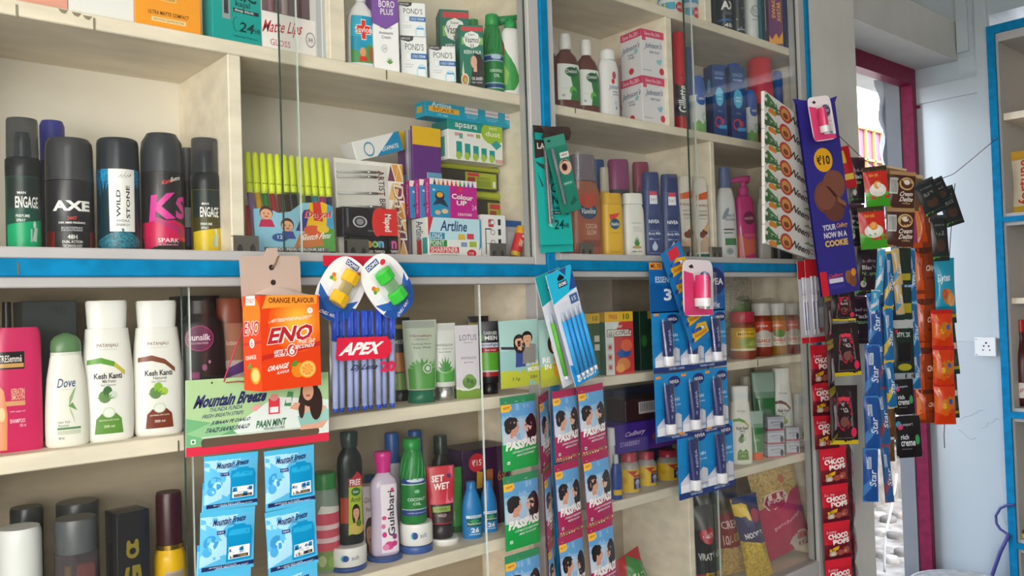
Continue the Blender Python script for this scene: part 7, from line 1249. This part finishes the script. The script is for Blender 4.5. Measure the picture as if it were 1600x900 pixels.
# egg mayonnaise, coffee
EG = [R(0, 0, 1, 1, '#c82c24'), R(0, 0, 1, .3, '#3f9a24'), P([(0, .3), (.5, .24), (1, .3), (1, .36), (0, .38)], '#58ac34'), R(0, .88, 1, 1, '#3c3424'), T('Nutri Gold', .5, .93, .7, .06, '#d8c04a'), T('SHE', .4, .78, .4, .07, '#e0a83a', 0, 0, .02), E(.52, .42, .36, .16, '#e4ded4'), E(.5, .46, .26, .14, '#f0ece4'), E(.52, .54, .16, .1, '#e8913a'), E(.5, .55, .12, .07, '#f0ac5a')]
chain('egg_shampoo_chain', 'pair of red and green sachets with an egg picture on the wire', 'sachets', [(1369, 292, 38, 64, -4), (1363, 356, 42, 66, -3)], -.075, EG, '#c82c24', .012, -42, seed=130, back='#3f9a24')
CF = [R(0, 0, 1, 1, '#4a2820'), R(0, .9, 1, 1, '#a8855a'), R(0, 0, 1, .08, '#b08a5c'), R(.04, .4, .34, .82, '#c8c4c0')]+[R(.08+.05*k, .44, .1+.05*k, .78, '#4a4440') for k in range(5)]+[E(.66, .68, .28, .17, '#c8a86a'), E(.66, .68, .23, .13, '#5a3020'), E(.66, .72, .12, .07, '#e0d4c8'), T('Cream', .68, .42, .5, .12, '#e8dcd0', .05, .3, .02), T('Delite', .7, .28, .5, .12, '#e8dcd0', .05, .3, .02), T('coffee', .7, .18, .3, .05, '#c8a880')]
chain('coffee_chain', 'pair of brown coffee sachets with a cream cup picture on the wire', 'sachets', [(1408, 298, 42, 60, 7), (1406, 356, 44, 62, 4)], -.083, CF, '#4a2820', .012, -42, seed=140, back='#a8855a')
chain('coffee_chain', 'tan foil coffee chain behind the brown sachets', 'sachets', [(1392, 278, 44, 36, 12), (1424, 300, 30, 56, 10)], -.055, [R(0, 0, 1, .1, '#8a6a42'), R(0, .9, 1, 1, '#c8b08a')], 'foil:#8f7350', .008, -40, seed=146)
# red packet peeping out behind the cookie pack
chain('chip_packet', 'small red and yellow packet peeping out behind the purple cookie pack', 'snack', [(1320, 262, 26, 66, -10)], -.03, [R(0, .6, .6, .9, '#d8b02a'), R(.2, .2, .9, .34, '#e0c04a')], '#b81f26', .012, -40, 'packet', 150)
# dark purple black-henna chain
BH = [R(0, 0, 1, 1, '#2f1d2a'), R(0, .04, 1, .1, '#4fae34'), T('Indica', .5, .72, .56, .07, '#a898a4', .05), T('Black', .5, .58, .6, .09, '#c8c0c4', .05, 0, .02), T('Nature', .5, .46, .6, .08, '#8ab07a', .05), E(.26, .24, .13, .07, '#c8c4bc'), E(.3, .3, .06, .09, '#4a7a3a'), R(0, .93, 1, 1, '#4a2a3c')]
chain('henna_chain', 'chain of dark plum sachets with green hems between cookie pack and egg sachets', 'sachets', [(1340, 282, 22, 72, 2), (1338, 352, 24, 66, 3), (1357, 424, 36, 76, 3), (1345, 500, 36, 74, 3)], -.028, BH, '#2f1d2a', .008, -40, seed=160)
# wafers and chocolate bars: narrow blue chains
def bars(label, items, y, c, c2, seed, name='chocolate_bar_chain', yaw=-40, back=None):
    ops = [R(0, 0, 1, 1, c), P([(0, .1), (.6, .3), (.6, .5), (0, .3)], c2), R(.2, .62, .5, .84, '#b8c4d4')]+[R(.24+.06*k, .64, .26+.06*k, .82, c) for k in range(4)]+[T('Star', .6, .45, .3, .5, '#d8e0ec', pi/2, .2), R(0, .93, 1, 1, c2), R(0, 0, 1, .05, c2)]
    return chain(name, label, 'chocolate', items, y, ops, c, .014, yaw, 'bar', seed, back)
bars('long chain of shiny royal blue bars hanging lowest beside the doorway edge', [(1366, 500, 22, 84, 0), (1363, 580, 24, 84, 2), (1362, 660, 24, 84, 0), (1360, 742, 24, 84, 2)], -.08, '#1f4f94', '#3c78b8', 170)
bars('bright turquoise and white wafer chain below the egg sachets', [(1375, 424, 13, 72, 6), (1367, 470, 14, 34, 6)], -.085, '#3a9ac4', '#c8d4d8', 180, 'wafer_chain')
bars('blue and yellow bar chain beside the gold wafers', [(1389, 436, 15, 86, 3), (1388, 522, 16, 86, 1), (1391, 600, 15, 74, -3)], -.07, '#1f6aa4', '#d0b43a', 186)
bars('pale gold and blue wafer chain under the coffee sachets', [(1401, 416, 13, 60, -4), (1404, 464, 13, 56, -4)], -.09, '#c8a870', '#3a8ab4', 192, 'wafer_chain')
bars('blue bar chain at the left of the bronze chips', [(1424, 430, 14, 84, 0), (1428, 514, 15, 84, -2), (1431, 578, 14, 60, 0)], -.065, '#2468a0', '#7ab4d8', 198)
bars('dark blue bar chain behind the hair dye sachets', [(1378, 560, 16, 90, 0), (1380, 650, 16, 90, -3), (1386, 740, 14, 90, -3)], -.05, '#2f5f96', '#8a4a5a', 204)
bars('broad deep blue bar chain hanging farthest back, filling the gap below the coffee sachets', [(1393, 438, 40, 92, 0), (1394, 528, 40, 92, 0), (1394, 606, 36, 70, 0)], .012, '#1f4a80', '#2f6a9c', 208)
chain('toffee_chain', 'bronze foil toffee chain between blue bars and black hair dye sachets', 'snack', [(1392, 612, 20, 54, -4), (1390, 660, 20, 54, 0), (1389, 702, 18, 38, 0)], -.035, [R(0, .9, 1, 1, '#c8ccc8'), P([(0, .2), (.5, .4), (.4, .7), (0, .6)], '#a8743c')], 'foil:#7a5634', .014, -38, 'wrapper', 210)
# hair dye sachets
ST = [R(0, 0, 1, 1, '#1c2a24'), R(0, .86, 1, 1, '#b0b4b4'), R(0, .0, 1, .1, '#9a9ea0'), T('streax', .5, .76, .66, .1, '#b8c4c0', 0, 0, .02), R(.2, .3, .8, .62, '#141216'), E(.5, .2, .34, .06, '#a8a02a'), R(.1, .78, .22, .84, '#c82a4a')]
RC = [R(0, 0, 1, 1, '#1b1a1c'), R(0, 0, 1, .06, '#a8aaa8'), R(0, .94, 1, 1, '#a8aaa8'), E(.14, .8, .1, .08, '#28a0b8'), E(.2, .74, .1, .08, '#d03a6a'), T('expert', .5, .78, .4, .08, '#b8b8bc'), T('rich', .34, .5, .3, .12, '#e0e0e4', 0, 0, .02), T('creme', .46, .34, .56, .12, '#e0e0e4', 0, 0, .02), E(.84, .42, .09, .12, '#3f9a5a'), R(.2, .2, .6, .22, '#6a6a70')]
chain('hair_dye_chain', 'chain of dark hair dye sachets ending in two black ones', 'sachets', [(1410, 410, 28, 70, 0, [R(.1, .1, .9, .25, '#a8a02a')], '#22302a'), (1411, 474, 28, 50, 0, [R(.05, .2, .95, .5, '#a8a02a')], '#22302a'), (1412, 546, 32, 92, 0, ST, '#1c2a24'), (1412, 620, 32, 56, -2, RC, '#1b1a1c'), (1419, 682, 40, 66, -2, RC, '#1b1a1c')], -.066, ST, '#1c2a24', .008, -40, seed=220)
# chips
CHP = [R(0, 0, 1, 1, '#8a3a1a'), P([(.0, 0), (.4, .1), (.3, .5), (.5, 1), (0, 1)], '#d0521c'), P([(0, .2), (.2, .3), (.12, .7), (0, .8)], '#e88a4a'), E(.5, .88, .4, .1, '#5a2a1c'), T('Chips', .72, .5, .46, .14, '#e8d0b8', .15, .3, .04), R(.5, .3, .9, .34, '#6a2c18')]
chain('chips_chain', 'bronze orange chips packet chain hanging from the wire beside the black coffees', 'chips', [(1448, 345, 36, 84, -4, CHP), (1444, 420, 36, 82, -2, CHP), (1446, 500, 36, 82, 0), (1446, 576, 36, 82, 0), (1448, 632, 34, 58, 0)], -.05, CHP, mat('#a8431c', .25, 'foil'), .024, -42, 'packet', 230, rough=.2)
BL = [R(0, 0, 1, 1, '#1f94b4'), R(0, .0, 1, .12, '#1a7a94'), T('Bytes', .4, .62, .6, .18, '#c8dce0', .1, .3, .03), E(.56, .3, .24, .14, '#c8763a'), E(.74, .24, .2, .12, '#d8a060'), E(.4, .34, .14, .1, '#b8562a')]
OR_ = [R(0, 0, 1, 1, '#d83c14'), P([(0, .3), (.5, .2), (1, .4), (1, .7), (.5, .55), (0, .7)], '#e0641c'), E(.6, .5, .3, .18, '#c87a1c'), E(.7, .55, .1, .07, '#3a5a9a'), E(.4, .44, .1, .07, '#e8b02a'), P([(.1, .7), (.2, .9), (.3, .7), (.2, .78)], '#e8b02a'), R(0, .9, 1, 1, '#c01f1c')]
chain('puffs_chain', 'turquoise and orange-red puffs chain at the far right of the wire', 'snack', [(1476, 446, 32, 86, 0, BL, '#1f94b4'), (1472, 514, 34, 60, 0), (1474, 574, 34, 68, 2), (1476, 630, 34, 66, 1)], -.10, OR_, mat('#d83c14', .25, 'foil'), .024, -42, 'packet', 240, rough=.2)
m = MB(); m.tube([at(1476, 660, -.078), at(1475, 680, -.078), at(1476, 700, -.077)], .0013, '#3a302c', 6); tag(m.build('string_end'), 'short dark string end hanging below the orange puffs', 'string')
# black coffee sachets at the top right
BC = [R(0, 0, 1, 1, '#24282a'), R(0, .03, 1, .1, '#4f9a34'), T('BLACK', .5, .6, .5, .1, '#8a8c88', .05), E(.5, .34, .28, .14, '#4a3428'), R(.2, .76, .8, .8, '#5a5c5a'), R(0, .92, 1, 1, '#3a4042')]
chain('black_coffee_chain', 'black sachet chain with green hems at the right end of the wire', 'sachets', [(1452, 308, 34, 56, -22), (1468, 372, 26, 72, -2, BC)], -.135, BC, '#24282a', .01, -40, seed=250)
chain('black_coffee_chain', 'second black sachet chain flaring out over the pale wall', 'sachets', [(1468, 298, 26, 40, -24), (1484, 322, 28, 62, -16)], -.085, BC, '#24282a', .01, -40, seed=256)
tea = chain('tea_chain', 'thin dark green sachet chain behind the orange puffs', 'sachets', [(1484, 460, 14, 90, -3), (1488, 545, 16, 80, -4), (1490, 618, 14, 70, -2)], -.05, [R(0, .5, 1, .62, '#c8c8b8'), R(0, .1, 1, .16, '#a89a2a'), E(.5, .3, .4, .1, '#4a4a3a')], '#2a4034', .01, -40, seed=262)
m = MB(); tl = tea.location; m.tube([(0, 0, -.01), (.002, -.01, .1), (0, -.03, at(1484, 285, -.08).z-tl.z)], .0013, '#3a302c', 6); m.build('string', tea)

# ================================================================ repeats carry their group
GROUPS = dict(sliding_glass_panel='sliding glass panels of the cabinet', deodorant_can='deodorant cans on the shelves', perfume_spray='slim perfume sprays', cream_carton='small cream cartons',
    hair_dye_box='green hair dye boxes', hair_oil_bottle='hair oil bottles', coconut_oil_bottle='coconut oil bottles', cosmetic_box='boxes on the top shelf', eraser_pencil_box='black pencil boxes', notebook='purple notebooks',
    crayon_box='magenta crayon boxes', stationery_tub='yellow lidded stationery tubs', balm_tub='small tubs on the high shelf', antiseptic_bottle='brown antiseptic bottles', powder_bottle='baby powder bottles',
    soap_carton='soap cartons', shaving_foam_can='red shaving foam cans', roll_on_bottle='white and green roll-on bottles', wash_carton='dark blue wash cartons', blue_cap_bottle='blue capped bottles', body_lotion_bottle='body lotion bottles',
    shampoo_bottle='shampoo bottles', body_milk_bottle='dark blue body milk bottles', pump_bottle='pump bottles', lotion_bottle='bottles behind the orange box', face_wash_tube='tubes on the shelves', cream_jar='stacked cream jars',
    black_tin='black lidded tins', glucose_box='glucose boxes', pickle_jar='pickle jars', balm_jar='balm jars with yellow labels', chocolate_box='chocolate boxes', noodle_packet='noodle packets', snack_packet='snack packets',
    sharpener_card='sharpener blister cards', pen_pack='hanging pen packs', sachet_chain='columns of mouth freshener sachets', eye_pencil_card='teal eye pencil cards', lip_balm_pack='pink lip balm blisters',
    chocolate_snack_chain='chains of red chocolate snack packs', hair_colour_chain='chains of black hair colour sachets', coffee_chain='coffee sachet chains', chocolate_bar_chain='chains of chocolate bars', wafer_chain='wafer chains', black_coffee_chain='black sachet chains')
for o in SC.objects:
    if o.parent is None and 'label' in o and 'group' not in o:
        st_ = o.name.split('.')[0]
        if st_ in GROUPS: o['group'] = GROUPS[st_]
